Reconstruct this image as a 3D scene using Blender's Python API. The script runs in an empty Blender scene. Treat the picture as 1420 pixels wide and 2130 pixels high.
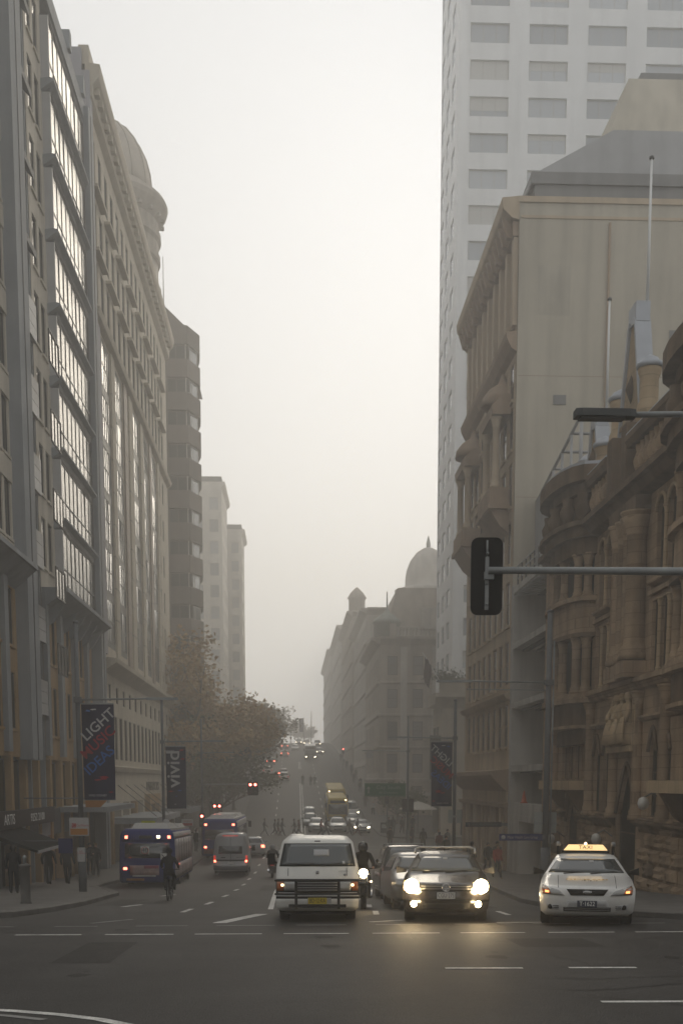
import bpy, bmesh, math, random
from math import sin, cos, pi, radians as R, sqrt
from mathutils import Vector, Matrix
random.seed(7)
SC = bpy.context.scene
COL = SC.collection
# ------------------------------------------------------------- camera
cd = bpy.data.cameras.new('camera')
cam = bpy.data.objects.new('camera', cd); COL.objects.link(cam); SC.camera = cam
cd.sensor_fit = 'VERTICAL'; cd.sensor_height = 36.0; cd.sensor_width = 24.0
cd.lens = 2400.0/2130.0*36.0
cd.shift_y = 0.405
cd.clip_start = 0.3; cd.clip_end = 3000
cam.location = (0, 0, 1.65)
cam.rotation_euler = (R(90-7.19), 0, R(-2.386))
# ------------------------------------------------------------- sky and sun (thin overcast over fog)
world = bpy.data.worlds.new('World'); SC.world = world; world.use_nodes = True
wn, wl = world.node_tree.nodes, world.node_tree.links
wn.clear()
SUN_EL, SUN_AZ = 23.0, 16.0          # azimuth from +Y towards +X
sky = wn.new('ShaderNodeTexSky'); sky.sky_type = 'NISHITA'; sky.sun_disc = False
sky.sun_elevation = R(SUN_EL); sky.sun_rotation = R(SUN_AZ)
sky.air_density = 1.0; sky.dust_density = 1.0; sky.ozone_density = 1.0
bw = wn.new('ShaderNodeRGBToBW'); wl.new(sky.outputs[0], bw.inputs[0])
pw = wn.new('ShaderNodeMath'); pw.operation = 'POWER'; pw.inputs[1].default_value = 0.3; wl.new(bw.outputs[0], pw.inputs[0])   # cloud evens the dome out
ml = wn.new('ShaderNodeVectorMath'); ml.operation = 'SCALE'; ml.inputs[0].default_value = (4.80, 4.85, 4.88); wl.new(pw.outputs[0], ml.inputs['Scale'])
mixs = wn.new('ShaderNodeMix'); mixs.data_type = 'RGBA'; mixs.inputs[0].default_value = 0.90
wl.new(sky.outputs[0], mixs.inputs[6]); wl.new(ml.outputs[0], mixs.inputs[7])
bg = wn.new('ShaderNodeBackground'); bg.inputs[1].default_value = 0.10
wl.new(mixs.outputs[2], bg.inputs[0])
wo = wn.new('ShaderNodeOutputWorld'); wl.new(bg.outputs[0], wo.inputs[0])
sd = bpy.data.lights.new('sun', 'SUN'); sun = bpy.data.objects.new('sun', sd); COL.objects.link(sun)
sd.energy = 1.3; sd.angle = R(32); sd.color = (1.0, 0.88, 0.70)
sun.rotation_euler = (R(90-SUN_EL), 0, R(180-SUN_AZ))
sun.location = (0, 0, 95)
# ------------------------------------------------------------- exposure and render settings
SC.view_settings.view_transform = 'Standard'
try: SC.view_settings.look = 'None'
except Exception: pass
SC.view_settings.gamma = 1.0; SC.view_settings.use_curve_mapping = False
SC.view_settings.exposure = 0.28
cy = SC.cycles
cy.max_bounces = 9; cy.diffuse_bounces = 6; cy.glossy_bounces = 3; cy.transmission_bounces = 3
cy.volume_bounces = 6; cy.transparent_max_bounces = 6
cy.sample_clamp_indirect = 4.0; cy.caustics_reflective = False; cy.caustics_refractive = False
cy.filter_width = 1.5
cy.use_denoising = True
try: cy.denoising_input_passes = 'RGB_ALBEDO_NORMAL'; cy.denoising_prefilter = 'ACCURATE'
except Exception: pass
# ------------------------------------------------------------- ground profile of the street
PROF = [(-60, 2.6), (0, 0), (10, -.5), (23, -1.2), (40, -2.35), (57, -3.4), (70, -3.85), (90, -3.98), (115, -3.98),
        (131, -3.75), (143, -3.2), (160, -1.9), (190, 1.0), (245, 6.0), (330, 12.2), (370, 13.6), (420, 14.2), (640, 17.)]
def g0(y):
    if y <= PROF[0][0]: return PROF[0][1]
    for (a, b), (c, d) in zip(PROF, PROF[1:]):
        if y <= c: return b+(d-b)*(y-a)/(c-a)
    return PROF[-1][1]
def g(y): return sum(g0(y+k) for k in (-6, -3, 0, 3, 6))/5.0
def slope(y): return math.atan((g(y+2)-g(y-2))/4.0)

# ------------------------------------------------------------- materials
MATS = {}
def nodes_of(name):
    m = bpy.data.materials.new(name); m.use_nodes = True
    nt = m.node_tree; b = nt.nodes['Principled BSDF']
    return m, nt, b
def mat(name, col, rough=.8, metal=0., var=.0, vscale=1.5, bump=0., bscale=30., emit=None, estr=0., spec=None, stain=0., ior=None, coat=0., objvar=0., grain=0., blocks=0.):
    """principled colour with two scales of noise, optional vertical streaks and bump"""
    if name in MATS: return MATS[name]
    m, nt, b = nodes_of(name)
    N, L = nt.nodes, nt.links
    b.inputs['Roughness'].default_value = rough; b.inputs['Metallic'].default_value = metal
    if spec is None: spec = .5 if rough < .45 else .14
    if spec is not None: b.inputs['Specular IOR Level'].default_value = spec
    if ior: b.inputs['IOR'].default_value = ior
    if coat: b.inputs['Coat Weight'].default_value = coat
    c = (*col, 1)
    b.inputs['Base Color'].default_value = c
    if var or stain or objvar:
        tc = N.new('ShaderNodeNewGeometry')
        n1 = N.new('ShaderNodeTexNoise'); n1.inputs['Scale'].default_value = vscale; n1.inputs['Detail'].default_value = 6
        n1.inputs['Roughness'].default_value = .65
        L.new(tc.outputs['Position'], n1.inputs['Vector'])
        mr = N.new('ShaderNodeMapRange'); mr.inputs[1].default_value = .25; mr.inputs[2].default_value = .75
        mr.inputs[3].default_value = 1-var; mr.inputs[4].default_value = 1+var
        L.new(n1.outputs[0], mr.inputs[0])
        val = mr.outputs[0]
        if grain:
            n4 = N.new('ShaderNodeTexNoise'); n4.inputs['Scale'].default_value = 38; n4.inputs['Detail'].default_value = 4
            L.new(tc.outputs['Position'], n4.inputs['Vector'])
            m4 = N.new('ShaderNodeMapRange'); m4.inputs[1].default_value = .3; m4.inputs[2].default_value = .7; m4.inputs[3].default_value = 1-grain; m4.inputs[4].default_value = 1+grain
            L.new(n4.outputs[0], m4.inputs[0])
            mp4 = N.new('ShaderNodeMapping'); mp4.inputs['Scale'].default_value = (.55, .03, 1); L.new(tc.outputs['Position'], mp4.inputs['Vector'])
            n5 = N.new('ShaderNodeTexNoise'); n5.inputs['Scale'].default_value = 1.6; n5.inputs['Detail'].default_value = 5; L.new(mp4.outputs[0], n5.inputs['Vector'])
            m5 = N.new('ShaderNodeMapRange'); m5.inputs[1].default_value = .35; m5.inputs[2].default_value = .65; m5.inputs[3].default_value = .80; m5.inputs[4].default_value = 1.12
            L.new(n5.outputs[0], m5.inputs[0])
            a4 = N.new('ShaderNodeMath'); a4.operation = 'MULTIPLY'; L.new(m4.outputs[0], a4.inputs[0]); L.new(m5.outputs[0], a4.inputs[1])
            b4_ = N.new('ShaderNodeMath'); b4_.operation = 'MULTIPLY'; L.new(val, b4_.inputs[0]); L.new(a4.outputs[0], b4_.inputs[1]); val = b4_.outputs[0]
        if blocks:
            sx_ = N.new('ShaderNodeSeparateXYZ'); L.new(tc.outputs['Position'], sx_.inputs[0]); cx_ = N.new('ShaderNodeCombineXYZ')
            ad = N.new('ShaderNodeMath'); L.new(sx_.outputs[0], ad.inputs[0]); L.new(sx_.outputs[1], ad.inputs[1]); L.new(ad.outputs[0], cx_.inputs[0]); L.new(sx_.outputs[2], cx_.inputs[1])
            bt = N.new('ShaderNodeTexBrick'); L.new(cx_.outputs[0], bt.inputs['Vector']); bt.inputs['Scale'].default_value = 1.0
            bt.inputs['Brick Width'].default_value = .95; bt.inputs['Row Height'].default_value = .42; bt.inputs['Mortar Size'].default_value = .018
            bt.inputs['Color1'].default_value = (1-blocks,)*3+(1,); bt.inputs['Color2'].default_value = (1+blocks,)*3+(1,); bt.inputs['Mortar'].default_value = (.76, .76, .76, 1)
            mb_ = N.new('ShaderNodeMath'); mb_.operation = 'MULTIPLY'; L.new(val, mb_.inputs[0]); L.new(bt.outputs['Color'], mb_.inputs[1]); val = mb_.outputs[0]
        if stain:
            mp = N.new('ShaderNodeMapping'); mp.inputs['Scale'].default_value = (1.3, 1.3, .09)
            L.new(tc.outputs['Position'], mp.inputs['Vector'])
            n2 = N.new('ShaderNodeTexNoise'); n2.inputs['Scale'].default_value = 1.0; n2.inputs['Detail'].default_value = 8
            L.new(mp.outputs[0], n2.inputs['Vector'])
            m2 = N.new('ShaderNodeMapRange'); m2.inputs[1].default_value = .42; m2.inputs[2].default_value = .7
            m2.inputs[3].default_value = 1.0; m2.inputs[4].default_value = 1-stain
            L.new(n2.outputs[0], m2.inputs[0])
            mm = N.new('ShaderNodeMath'); mm.operation = 'MULTIPLY'; L.new(val, mm.inputs[0]); L.new(m2.outputs[0], mm.inputs[1])
            val = mm.outputs[0]
        if objvar:
            oi = N.new('ShaderNodeObjectInfo')
            m3 = N.new('ShaderNodeMapRange'); m3.inputs[3].default_value = 1-objvar; m3.inputs[4].default_value = 1+objvar
            L.new(oi.outputs['Random'], m3.inputs[0])
            mm = N.new('ShaderNodeMath'); mm.operation = 'MULTIPLY'; L.new(val, mm.inputs[0]); L.new(m3.outputs[0], mm.inputs[1])
            val = mm.outputs[0]
        vm = N.new('ShaderNodeVectorMath'); vm.operation = 'SCALE'; vm.inputs[0].default_value = col
        L.new(val, vm.inputs['Scale']); L.new(vm.outputs[0], b.inputs['Base Color'])
    if bump:
        tc2 = N.new('ShaderNodeNewGeometry')
        n3 = N.new('ShaderNodeTexNoise'); n3.inputs['Scale'].default_value = bscale; n3.inputs['Detail'].default_value = 5
        L.new(tc2.outputs['Position'], n3.inputs['Vector'])
        bp = N.new('ShaderNodeBump'); bp.inputs['Strength'].default_value = bump; bp.inputs['Distance'].default_value = .02
        L.new(n3.outputs[0], bp.inputs['Height']); L.new(bp.outputs[0], b.inputs['Normal'])
    if emit is not None:
        b.inputs['Emission Color'].default_value = (*emit, 1); b.inputs['Emission Strength'].default_value = estr
    MATS[name] = m
    return m
def glassmat(name, col, rough=.06, ior=1.9, wob=.02, objvar=.5, spec=.5):
    """window glass: dark interior under a reflecting surface with slightly uneven panes"""
    if name in MATS: return MATS[name]
    m, nt, b = nodes_of(name); N, L = nt.nodes, nt.links
    b.inputs['Roughness'].default_value = rough; b.inputs['IOR'].default_value = ior; b.inputs['Specular IOR Level'].default_value = spec
    oi = N.new('ShaderNodeObjectInfo')
    mr = N.new('ShaderNodeMapRange'); mr.inputs[3].default_value = 1-objvar; mr.inputs[4].default_value = 1+objvar
    L.new(oi.outputs['Random'], mr.inputs[0])
    vm = N.new('ShaderNodeVectorMath'); vm.operation = 'SCALE'; vm.inputs[0].default_value = col
    L.new(mr.outputs[0], vm.inputs['Scale']); L.new(vm.outputs[0], b.inputs['Base Color'])
    ge = N.new('ShaderNodeNewGeometry')
    n3 = N.new('ShaderNodeTexNoise'); n3.inputs['Scale'].default_value = .9; n3.inputs['Detail'].default_value = 2
    L.new(ge.outputs['Position'], n3.inputs['Vector'])
    bp = N.new('ShaderNodeBump'); bp.inputs['Strength'].default_value = wob*10; bp.inputs['Distance'].default_value = .02
    L.new(n3.outputs[0], bp.inputs['Height']); L.new(bp.outputs[0], b.inputs['Normal'])
    MATS[name] = m
    return m
# ------------------------------------------------------------- mesh builder
class MB:
    def __init__(s): s.v = []; s.f = []; s.mi = []; s.m = 0; s.sm = []
    def face(s, idx, smooth=False): s.f.append(tuple(idx)); s.mi.append(s.m); s.sm.append(smooth)
    def quad(s, a, b, c, d):
        n = len(s.v); s.v += [a, b, c, d]; s.face((n, n+1, n+2, n+3)); return s
    def box(s, x0, x1, y0, y1, z0, z1):
        if x0 > x1: x0, x1 = x1, x0
        if y0 > y1: y0, y1 = y1, y0
        if z0 > z1: z0, z1 = z1, z0
        n = len(s.v)
        s.v += [(x0,y0,z0),(x1,y0,z0),(x1,y1,z0),(x0,y1,z0),(x0,y0,z1),(x1,y0,z1),(x1,y1,z1),(x0,y1,z1)]
        for q in ((0,3,2,1),(4,5,6,7),(0,1,5,4),(1,2,6,5),(2,3,7,6),(3,0,4,7)): s.face([n+i for i in q])
        return s
    def tube(s, pts, r, n=8, caps=True, smooth=True):
        """round bar through points; r a number or one per point"""
        pts = [Vector(p) for p in pts]
        rr = r if isinstance(r, (list, tuple)) else [r]*len(pts)
        base = len(s.v)
        up = Vector((0, 0, 1))
        for i, p in enumerate(pts):
            d = (pts[min(i+1, len(pts)-1)]-pts[max(i-1, 0)]).normalized()
            a = d.cross(up)
            if a.length < .02: a = d.cross(Vector((0, 1, 0)))
            a.normalize(); b = d.cross(a)
            for k in range(n):
                t = 2*pi*k/n
                s.v.append(tuple(p+a*(cos(t)*rr[i])+b*(sin(t)*rr[i])))
        for i in range(len(pts)-1):
            for k in range(n):
                s.face((base+i*n+k, base+i*n+(k+1) % n, base+(i+1)*n+(k+1) % n, base+(i+1)*n+k), smooth)
        if caps:
            s.face([base+k for k in range(n)][::-1]); s.face([base+(len(pts)-1)*n+k for k in range(n)])
        return s
    def lathe(s, prof, cx=0, cy=0, z=0, n=16, a0=0., a1=2*pi, smooth=True, caps=True):
        """profile of (r, z) turned about a vertical axis"""
        base = len(s.v); full = abs(a1-a0-2*pi) < 1e-4; m = n if full else n+1
        for (r, h) in prof:
            for k in range(m):
                t = a0+(a1-a0)*k/n; s.v.append((cx+r*cos(t), cy+r*sin(t), z+h))
        for i in range(len(prof)-1):
            for k in range(n):
                k2 = (k+1) % m
                s.face((base+i*m+k, base+i*m+k2, base+(i+1)*m+k2, base+(i+1)*m+k), smooth)
        if not caps: return s
        if prof[0][0] > 1e-4: s.face([base+k for k in range(m)][::-1])
        if prof[-1][0] > 1e-4: s.face([base+(len(prof)-1)*m+k for k in range(m)])
        return s
    def prism(s, poly, axis, a, b):
        """poly of 2D points extruded along 'x','y' or 'z' from a to b"""
        n = len(poly); base = len(s.v)
        for t in (a, b):
            for (p, q) in poly:
                s.v.append({'x': (t, p, q), 'y': (p, t, q), 'z': (p, q, t)}[axis])
        for i in range(n):
            j = (i+1) % n; s.face((base+i, base+j, base+n+j, base+n+i))
        s.face([base+i for i in range(n)][::-1]); s.face([base+n+i for i in range(n)])
        return s
    def loft(s, rings, caps=True, smooth=True, closed=True):
        base = len(s.v); n = len(rings[0])
        for r in rings: s.v += [tuple(p) for p in r]
        for i in range(len(rings)-1):
            for k in range(n if closed else n-1):
                k2 = (k+1) % n
                s.face((base+i*n+k, base+i*n+k2, base+(i+1)*n+k2, base+(i+1)*n+k), smooth)
        if caps:
            s.face([base+k for k in range(n)][::-1]); s.face([base+(len(rings)-1)*n+k for k in range(n)])
        return s
    def mesh(s, name, mats, fix=True):
        me = bpy.data.meshes.new(name)
        me.from_pydata(s.v, [], s.f)
        for m in (mats if isinstance(mats, (list, tuple)) else [mats]): me.materials.append(m)
        me.polygons.foreach_set('material_index', s.mi)
        me.polygons.foreach_set('use_smooth', s.sm)
        if fix and len(s.f) < 60000:
            bm = bmesh.new(); bm.from_mesh(me)
            bmesh.ops.recalc_face_normals(bm, faces=bm.faces); bm.to_mesh(me); bm.free()
        me.update()
        return me
    def build(s, name, mats, parent=None, loc=(0, 0, 0), rot=(0, 0, 0), fix=True):
        return put(name, s.mesh(name, mats, fix), parent, loc, rot)
def put(name, data, parent=None, loc=(0, 0, 0), rot=(0, 0, 0)):
    o = bpy.data.objects.new(name, data); COL.objects.link(o)
    o.location = loc; o.rotation_euler = rot
    if parent is not None: o.parent = parent
    return o
def thing(name, label, cat, loc=(0, 0, 0), rot=(0, 0, 0), group=None):
    o = put(name, None, None, loc, rot); o['label'] = label; o['category'] = cat
    if group: o['group'] = group
    return o
def tag(o, label, cat, group=None):
    o['label'] = label; o['category'] = cat
    if group: o['group'] = group
    return o
def struct(o): o['kind'] = 'structure'; return o
def copy_tree(o, parent=None, first=True):
    c = o.copy(); COL.objects.link(c)
    if parent is not None: c.parent = parent
    for ch in KIDS(o): copy_tree(ch, c, False)
    return c
def KIDS(o): return [x for x in bpy.data.objects if x.parent == o]
def text(name, body, size, m, parent=None, loc=(0, 0, 0), rot=(0, 0, 0), ext=.004, ax='CENTER', ay='CENTER', sx=1., spacing=1.0, bold=0.):
    cu = bpy.data.curves.new(name, 'FONT'); cu.body = body; cu.size = size; cu.extrude = ext; cu.offset = bold*size
    cu.align_x = ax; cu.align_y = ay; cu.space_character = spacing; cu.resolution_u = 3
    o = bpy.data.objects.new('tmp', cu); COL.objects.link(o)
    bpy.context.view_layer.update()
    me = bpy.data.meshes.new_from_object(o.evaluated_get(bpy.context.evaluated_depsgraph_get()))
    bpy.data.objects.remove(o); bpy.data.curves.remove(cu)
    me.materials.clear(); me.materials.append(m)
    q = put(name, me, parent, loc, rot); q.scale = (sx, 1, 1)
    return q
# facade frames: local x runs along the wall, local -y is outward, z up
class Face:
    def __init__(s, bld, ox, oy, rot):
        s.b = bld; s.o = Vector((ox, oy, 0)); s.r = rot
        s.off = s.o-Vector(bld.location) if bld is not None else s.o
    def add(s, name, mb, mats, u=0, d=0, z=0):
        c, n = cos(s.r), sin(s.r)
        p = s.off+Vector((u*c+d*n, u*n-d*c, z))
        data = mb if isinstance(mb, bpy.types.Mesh) else mb.mesh(name, mats)
        return put(name, data, s.b, p, (0, 0, s.r))
def wall_mb(u0, u1, z0, z1, holes, depth=.2, mb=None):
    """wall face at y=0 with rectangular holes (ua, ub, za, zb) and reveals going back"""
    mb = mb or MB()
    us = sorted({round(x, 4) for x in [u0, u1]+[h[0] for h in holes]+[h[1] for h in holes] if u0-1e-6 <= x <= u1+1e-6})
    zs = sorted({round(x, 4) for x in [z0, z1]+[h[2] for h in holes]+[h[3] for h in holes] if z0-1e-6 <= x <= z1+1e-6})
    def inside(u, z):
        for h in holes:
            if h[0] < u < h[1] and h[2] < z < h[3]: return True
        return False
    for j in range(len(zs)-1):
        zc = (zs[j]+zs[j+1])/2; start = None
        for i in range(len(us)):
            solid = i < len(us)-1 and not inside((us[i]+us[i+1])/2, zc)
            if solid and start is None: start = us[i]
            if not solid and start is not None:
                mb.quad((start, 0, zs[j]), (us[i], 0, zs[j]), (us[i], 0, zs[j+1]), (start, 0, zs[j+1])); start = None
    for (a, b, c, d) in holes:
        mb.quad((a, 0, c), (a, depth, c), (a, depth, d), (a, 0, d))
        mb.quad((b, 0, c), (b, 0, d), (b, depth, d), (b, depth, c))
        mb.quad((a, 0, c), (b, 0, c), (b, depth, c), (a, depth, c))
        mb.quad((a, 0, d), (a, depth, d), (b, depth, d), (b, 0, d))
    return mb
WC = {}
def frame_mesh(w, h, nx, ny, bar, fm, t=.06, split=None):
    k = ('f', round(w, 3), round(h, 3), nx, ny, bar, fm.name, split)
    if k not in WC:
        mb = MB()
        mb.box(0, bar, 0, t, 0, h); mb.box(w-bar, w, 0, t, 0, h)
        mb.box(bar, w-bar, 0, t, 0, bar); mb.box(bar, w-bar, 0, t, h-bar, h)
        for i in range(1, nx): mb.box(w*i/nx-bar*.4, w*i/nx+bar*.4, .004, t-.004, bar, h-bar)
        zs = [h*split] if split else [h*j/ny for j in range(1, ny)]
        for z in zs: mb.box(bar, w-bar, .008, t-.008, z-bar*.4, z+bar*.4)
        WC[k] = mb.mesh('window_frame', fm)
    return WC[k]
def pane_mesh(w, h, gm):
    k = ('p', round(w, 3), round(h, 3), gm.name)
    if k not in WC: WC[k] = MB().box(0, w, 0, .02, 0, h).mesh('pane', gm)
    return WC[k]
def window(F, u, z, w, h, depth, fm, gm, nx=1, ny=1, bar=.07, split=None, panes=False, tilt=.006):
    """window = frame mesh with pane children, set back in its hole"""
    o = F.add('window', frame_mesh(w, h, nx, ny, bar, fm, split=split), None, u, -depth+.07, z)
    if panes:
        zs = [0, h*split, h] if split else [h*j/ny for j in range(ny+1)]
        for i in range(nx):
            for j in range(len(zs)-1):
                p = put('pane', pane_mesh(w/nx-.01, zs[j+1]-zs[j]-.01, gm), o, (w*i/nx+.005, .03, zs[j]+.005))
                p.rotation_euler = (random.uniform(-tilt, tilt), 0, random.uniform(-tilt, tilt))
    else:
        p = put('pane', pane_mesh(w-.02, h-.02, gm), o, (.01, .03, .01))
        p.rotation_euler = (random.uniform(-tilt, tilt), 0, random.uniform(-tilt, tilt))
    return o
LEFT, RIGHT, FRONT = pi/2, -pi/2, 0.0
# ============================================================= ground, road, pavements
M_ASPH = mat('asphalt', (.037, .0352, .0335), .66, var=.30, vscale=.55, bump=.7, bscale=45, spec=.22, grain=.35)
M_GROUND = mat('far_ground', (.12, .115, .10), .9, var=.2, vscale=.3)
M_PAVE = mat('paving', (.12, .113, .105), .7, var=.25, vscale=.8, bump=.3, bscale=40)
M_KERB = mat('kerb_stone', (.13, .122, .112), .75, var=.3, vscale=2.0, bump=.3)
M_LINE = mat('road_paint', (.58, .57, .54), .6, var=.45, vscale=5.0, grain=.25)
M_LINEW = mat('worn_road_paint', (.24, .235, .225), .65, var=.4, vscale=2.5)
def sheet(xs, ys, dz, name, m, kind=True):
    mb = MB(); n = len(xs)
    for y in ys:
        for x in xs: mb.v.append((x, y, g(y)+dz))
    for j in range(len(ys)-1):
        for i in range(n-1):
            mb.face((j*n+i, j*n+i+1, (j+1)*n+i+1, (j+1)*n+i), True)
    return mb
YS = [-55+2.0*i for i in range(0, 316)]
struct(sheet([-282, -150, -70, 70, 150, 282], YS, -.06, '', 0).build('ground', M_GROUND))
road = struct(sheet([-70, -35, -10, 0, 10, 35, 70], YS, 0, '', 0).build('road', M_ASPH))

def interp(P, y):
    if y <= P[0][0]: return P[0][1]
    for (a, b), (c, d) in zip(P, P[1:]):
        if y <= c: return b+(d-b)*(y-a)/(c-a)
    return P[-1][1]
KL = [(24.9, -10.5), (25.1, -8.2), (25.6, -7.0), (26.6, -6.4), (29, -6.05), (33, -5.95), (42, -6.3), (46, -7.2), (50, -8.5), (54, -8.8), (67, -8.8),
      (71, -7.4), (75, -6.55), (94, -6.4), (97, -7.2), (98.6, -8.6), (99.2, -11)]
KL2 = [(113.2, -11), (113.8, -8.5), (115.2, -7), (118, -6.3), (600, -6.2)]
KR = [(23.7, 11.5), (23.9, 9.6), (24.5, 8.2), (25.6, 7.5), (27.5, 7.0), (30, 6.65), (34, 6.75), (39, 7.3), (50, 8.5), (60, 8.8), (94, 8.9), (97, 9.4), (98.6, 10.5), (99.2, 13)]
KR2 = [(113.2, 13), (113.8, 11), (115.2, 9.4), (118, 8.85), (140, 9.0), (600, 9.0)]
KN = [(-55, 6.9), (13.5, 6.9), (16.2, 7.3), (17.4, 8.4), (17.9, 10), (18.0, 12)]
def kerb_block(P, side, far=60.):
    """raised pavement from the kerb line outward, with a stone kerb in front"""
    ys = sorted(set([p[0] for p in P]+[y for y in [P[0][0]+2*i for i in range(400)] if y < P[-1][0]]))
    ys = [y for y in ys if y <= P[-1][0]]
    pv, kb = MB(), MB(); W = .32; H = .14
    for y in ys:
        x = interp(P, y); z = g(y)
        pv.v += [(x+side*W, y, z+H-.008), (side*far, y, z+H-.008), (side*far, y, z-.3), (x+side*W, y, z-.3)]
        kb.v += [(x, y, z-.2), (x+side*.02, y, z+H-.02), (x+side*.05, y, z+H), (x+side*(W-.004), y, z+H), (x+side*(W-.004), y, z-.2)]
    for j in range(len(ys)-1):
        a = j*4; pv.face((a, a+1, a+5, a+4), True)
        a = j*5
        for k in range(4): kb.face((a+k, a+k+1, a+k+6, a+k+5))
    pv.face((0, 1, 2, 3)); e = (len(ys)-1)*4; pv.face((e, e+1, e+2, e+3))
    struct(pv.build('pavement', M_PAVE)); struct(kb.build('kerb', M_KERB))
kerb_block(KL, -1); kerb_block(KL2, -1); kerb_block(KR, 1); kerb_block(KR2, 1); kerb_block(KN, 1)
# slab joints of the near pavements: recessed look by thin darker strips is left to the material; painted road markings
def mark(pts, w, m=M_LINE, dz=.006):
    """painted strip through plan points, following the slope"""
    mb = MB(); P = [Vector((x, y)) for x, y in pts]; L = []
    for i, p in enumerate(P):
        d = (P[min(i+1, len(P)-1)]-P[max(i-1, 0)]).normalized(); nrm = Vector((-d.y, d.x))*w/2
        for q in (p-nrm, p+nrm): mb.v.append((q.x, q.y, g(q.y)+dz))
    for i in range(len(P)-1): mb.face((2*i, 2*i+1, 2*i+3, 2*i+2))
    return mb.build('road_marking', m, road)
def seg(x0, y0, x1, y1, n):
    return [(x0+(x1-x0)*i/n, y0+(y1-y0)*i/n) for i in range(n+1)]
for k in range(-3, 10):
    x = -4.98+1.6*k; mark(seg(x, 20.72-.012*k, x+1.22+random.uniform(-.05, .05), 20.70-.012*k, 2), .14)
for k in range(-2, 9):
    x = -4.75+1.6*k
    mark(seg(x, 23.0+.02*k, x+.95+random.uniform(-.2, .25), 23.0+.02*k, 2), .13, M_LINEW)
mark(seg(1.95, 14.66, 2.95, 14.62, 2), .13); mark(seg(3.55, 14.62, 4.42, 14.58, 2), .13); mark(seg(5.05, 14.6, 6.0, 14.58, 2), .13)
mark(seg(3.12, 11.44, 4.3, 11.40, 2), .12)
mark([(-4.2, 11.6), (-3.3, 11.35), (-2.7, 11.12), (-2.2, 10.85), (-1.8, 10.55), (-1.4, 10.1)], .13)
mark([(-4.2, 11.3), (-3.3, 11.05), (-2.7, 10.82), (-2.3, 10.55)], .1, M_LINEW)
mark(seg(-1.55, 23.9, -.75, 27.5, 3), .3)                      # end of the centre line
mark(seg(-4.2, 24.0, -3.55, 25.4, 2), .12, M_LINEW)
for x, y in ((-2.75, 28.5), (-2.55, 33.5), (-2.45, 40), (-2.4, 47), (-2.4, 54), (-2.4, 61), (-2.3, 68), (-2.3, 76), (-2.2, 84)):
    mark(seg(x, y, x+.06, y+2.0, 2), .14)
for x, y in ((-4.75, 32.0), (-4.7, 41.0)): mark(seg(x, y, x+.35, y+1.6, 2), .13)
for x, y in ((1.95, 27.0), (2.05, 31.0), (2.2, 37.0), (2.5, 45), (2.9, 55), (3.2, 66), (3.4, 78), (3.6, 88)):
    mark(seg(x, y, x+.1, y+1.8, 2), .14)
for y in (26.5, 35.0): mark(seg(5.0, y, 5.05, y+1.8, 2), .13)
mark(seg(1.6, 24.0, 2.35, 24.6, 2), .14); mark(seg(4.2, 23.6, 5.2, 23.6, 2), .12)
mark([(-.6, 30), (-.7, 45), (-.6, 60), (-.4, 75), (-.2, 92)], .14)
mark([(.9, 117.5), (1.0, 150), (1.15, 190), (1.2, 240), (1.2, 300), (1.2, 360)], .16)
mark([(1.25, 117.5), (1.35, 150), (1.45, 190), (1.5, 240), (1.5, 300)], .12)
for y in range(121, 330, 9):
    mark(seg(-2.2, y, -2.2, y+3, 2), .15)
    mark(seg(4.0, y+2, 4.0, y+5, 2), .15)
mark(seg(-6.2, 99.6, 8.9, 99.6, 3), .18, M_LINEW); mark(seg(-6.2, 95.6, 8.9, 95.6, 3), .18, M_LINEW)
mark(seg(-6.2, 92.6, -.4, 92.6, 3), .4, M_LINEW)
mark(seg(-6.2, 116.8, 8.9, 116.8, 3), .18, M_LINEW); mark(seg(-6.2, 121.4, 8.9, 121.4, 3), .18, M_LINEW)
# wear of the junction: repaired trenches, cracks and oil drips
M_PATCH = mat('asphalt_patch', (.030, .0285, .027), .7, var=.3, vscale=3, bump=.6, bscale=45, spec=.15, grain=.35)
M_CRACK = mat('tar_crack', (.014, .0135, .013), .6, var=.2)
rw = random.Random(21)
for x, y, w, l in ((-2.9, 15.6, .8, 3.4), (4.2, 17.6, 1.3, 1.7), (-5.2, 33, .9, 5.0), (-.9, 47, 1.0, 7), (5.0, 30, .8, 5)):
    mark(seg(x, y, x+rw.uniform(-.1, .1), y+l, 4), w, M_PATCH, .003)
for k in range(11):
    x, y = rw.uniform(-4.5, 5.5), rw.uniform(11.2, 21.5); P_ = [(x, y)]; a = rw.choice((0, 0, pi/2))+rw.uniform(-.4, .4)
    for i in range(rw.randint(4, 9)): a += rw.uniform(-.5, .5); x += .4*cos(a); y += .4*sin(a); P_.append((x, y))
    mark(P_, rw.uniform(.015, .03), M_CRACK, .004)
for k in range(16):
    x = rw.choice((.5, 3.1, 5.7, -3.0))+rw.uniform(-.5, .5); y = rw.uniform(14, 22); r_ = rw.uniform(.05, .22); mb = MB(); n = 10
    mb.v = [(x, y, g(y)+.0045)]+[(x+r_*rw.uniform(.6, 1.2)*cos(2*pi*i/n), y+1.5*r_*rw.uniform(.6, 1.2)*sin(2*pi*i/n), g(y)+.0045) for i in range(n)]
    mb.v = [(a_, b_, g(b_)+.0045) for a_, b_, c_ in mb.v]
    for i in range(n): mb.face((0, 1+i, 1+(i+1) % n))
    mb.build('oil_stain', M_CRACK if k % 3 == 0 else M_PATCH, road)
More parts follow.
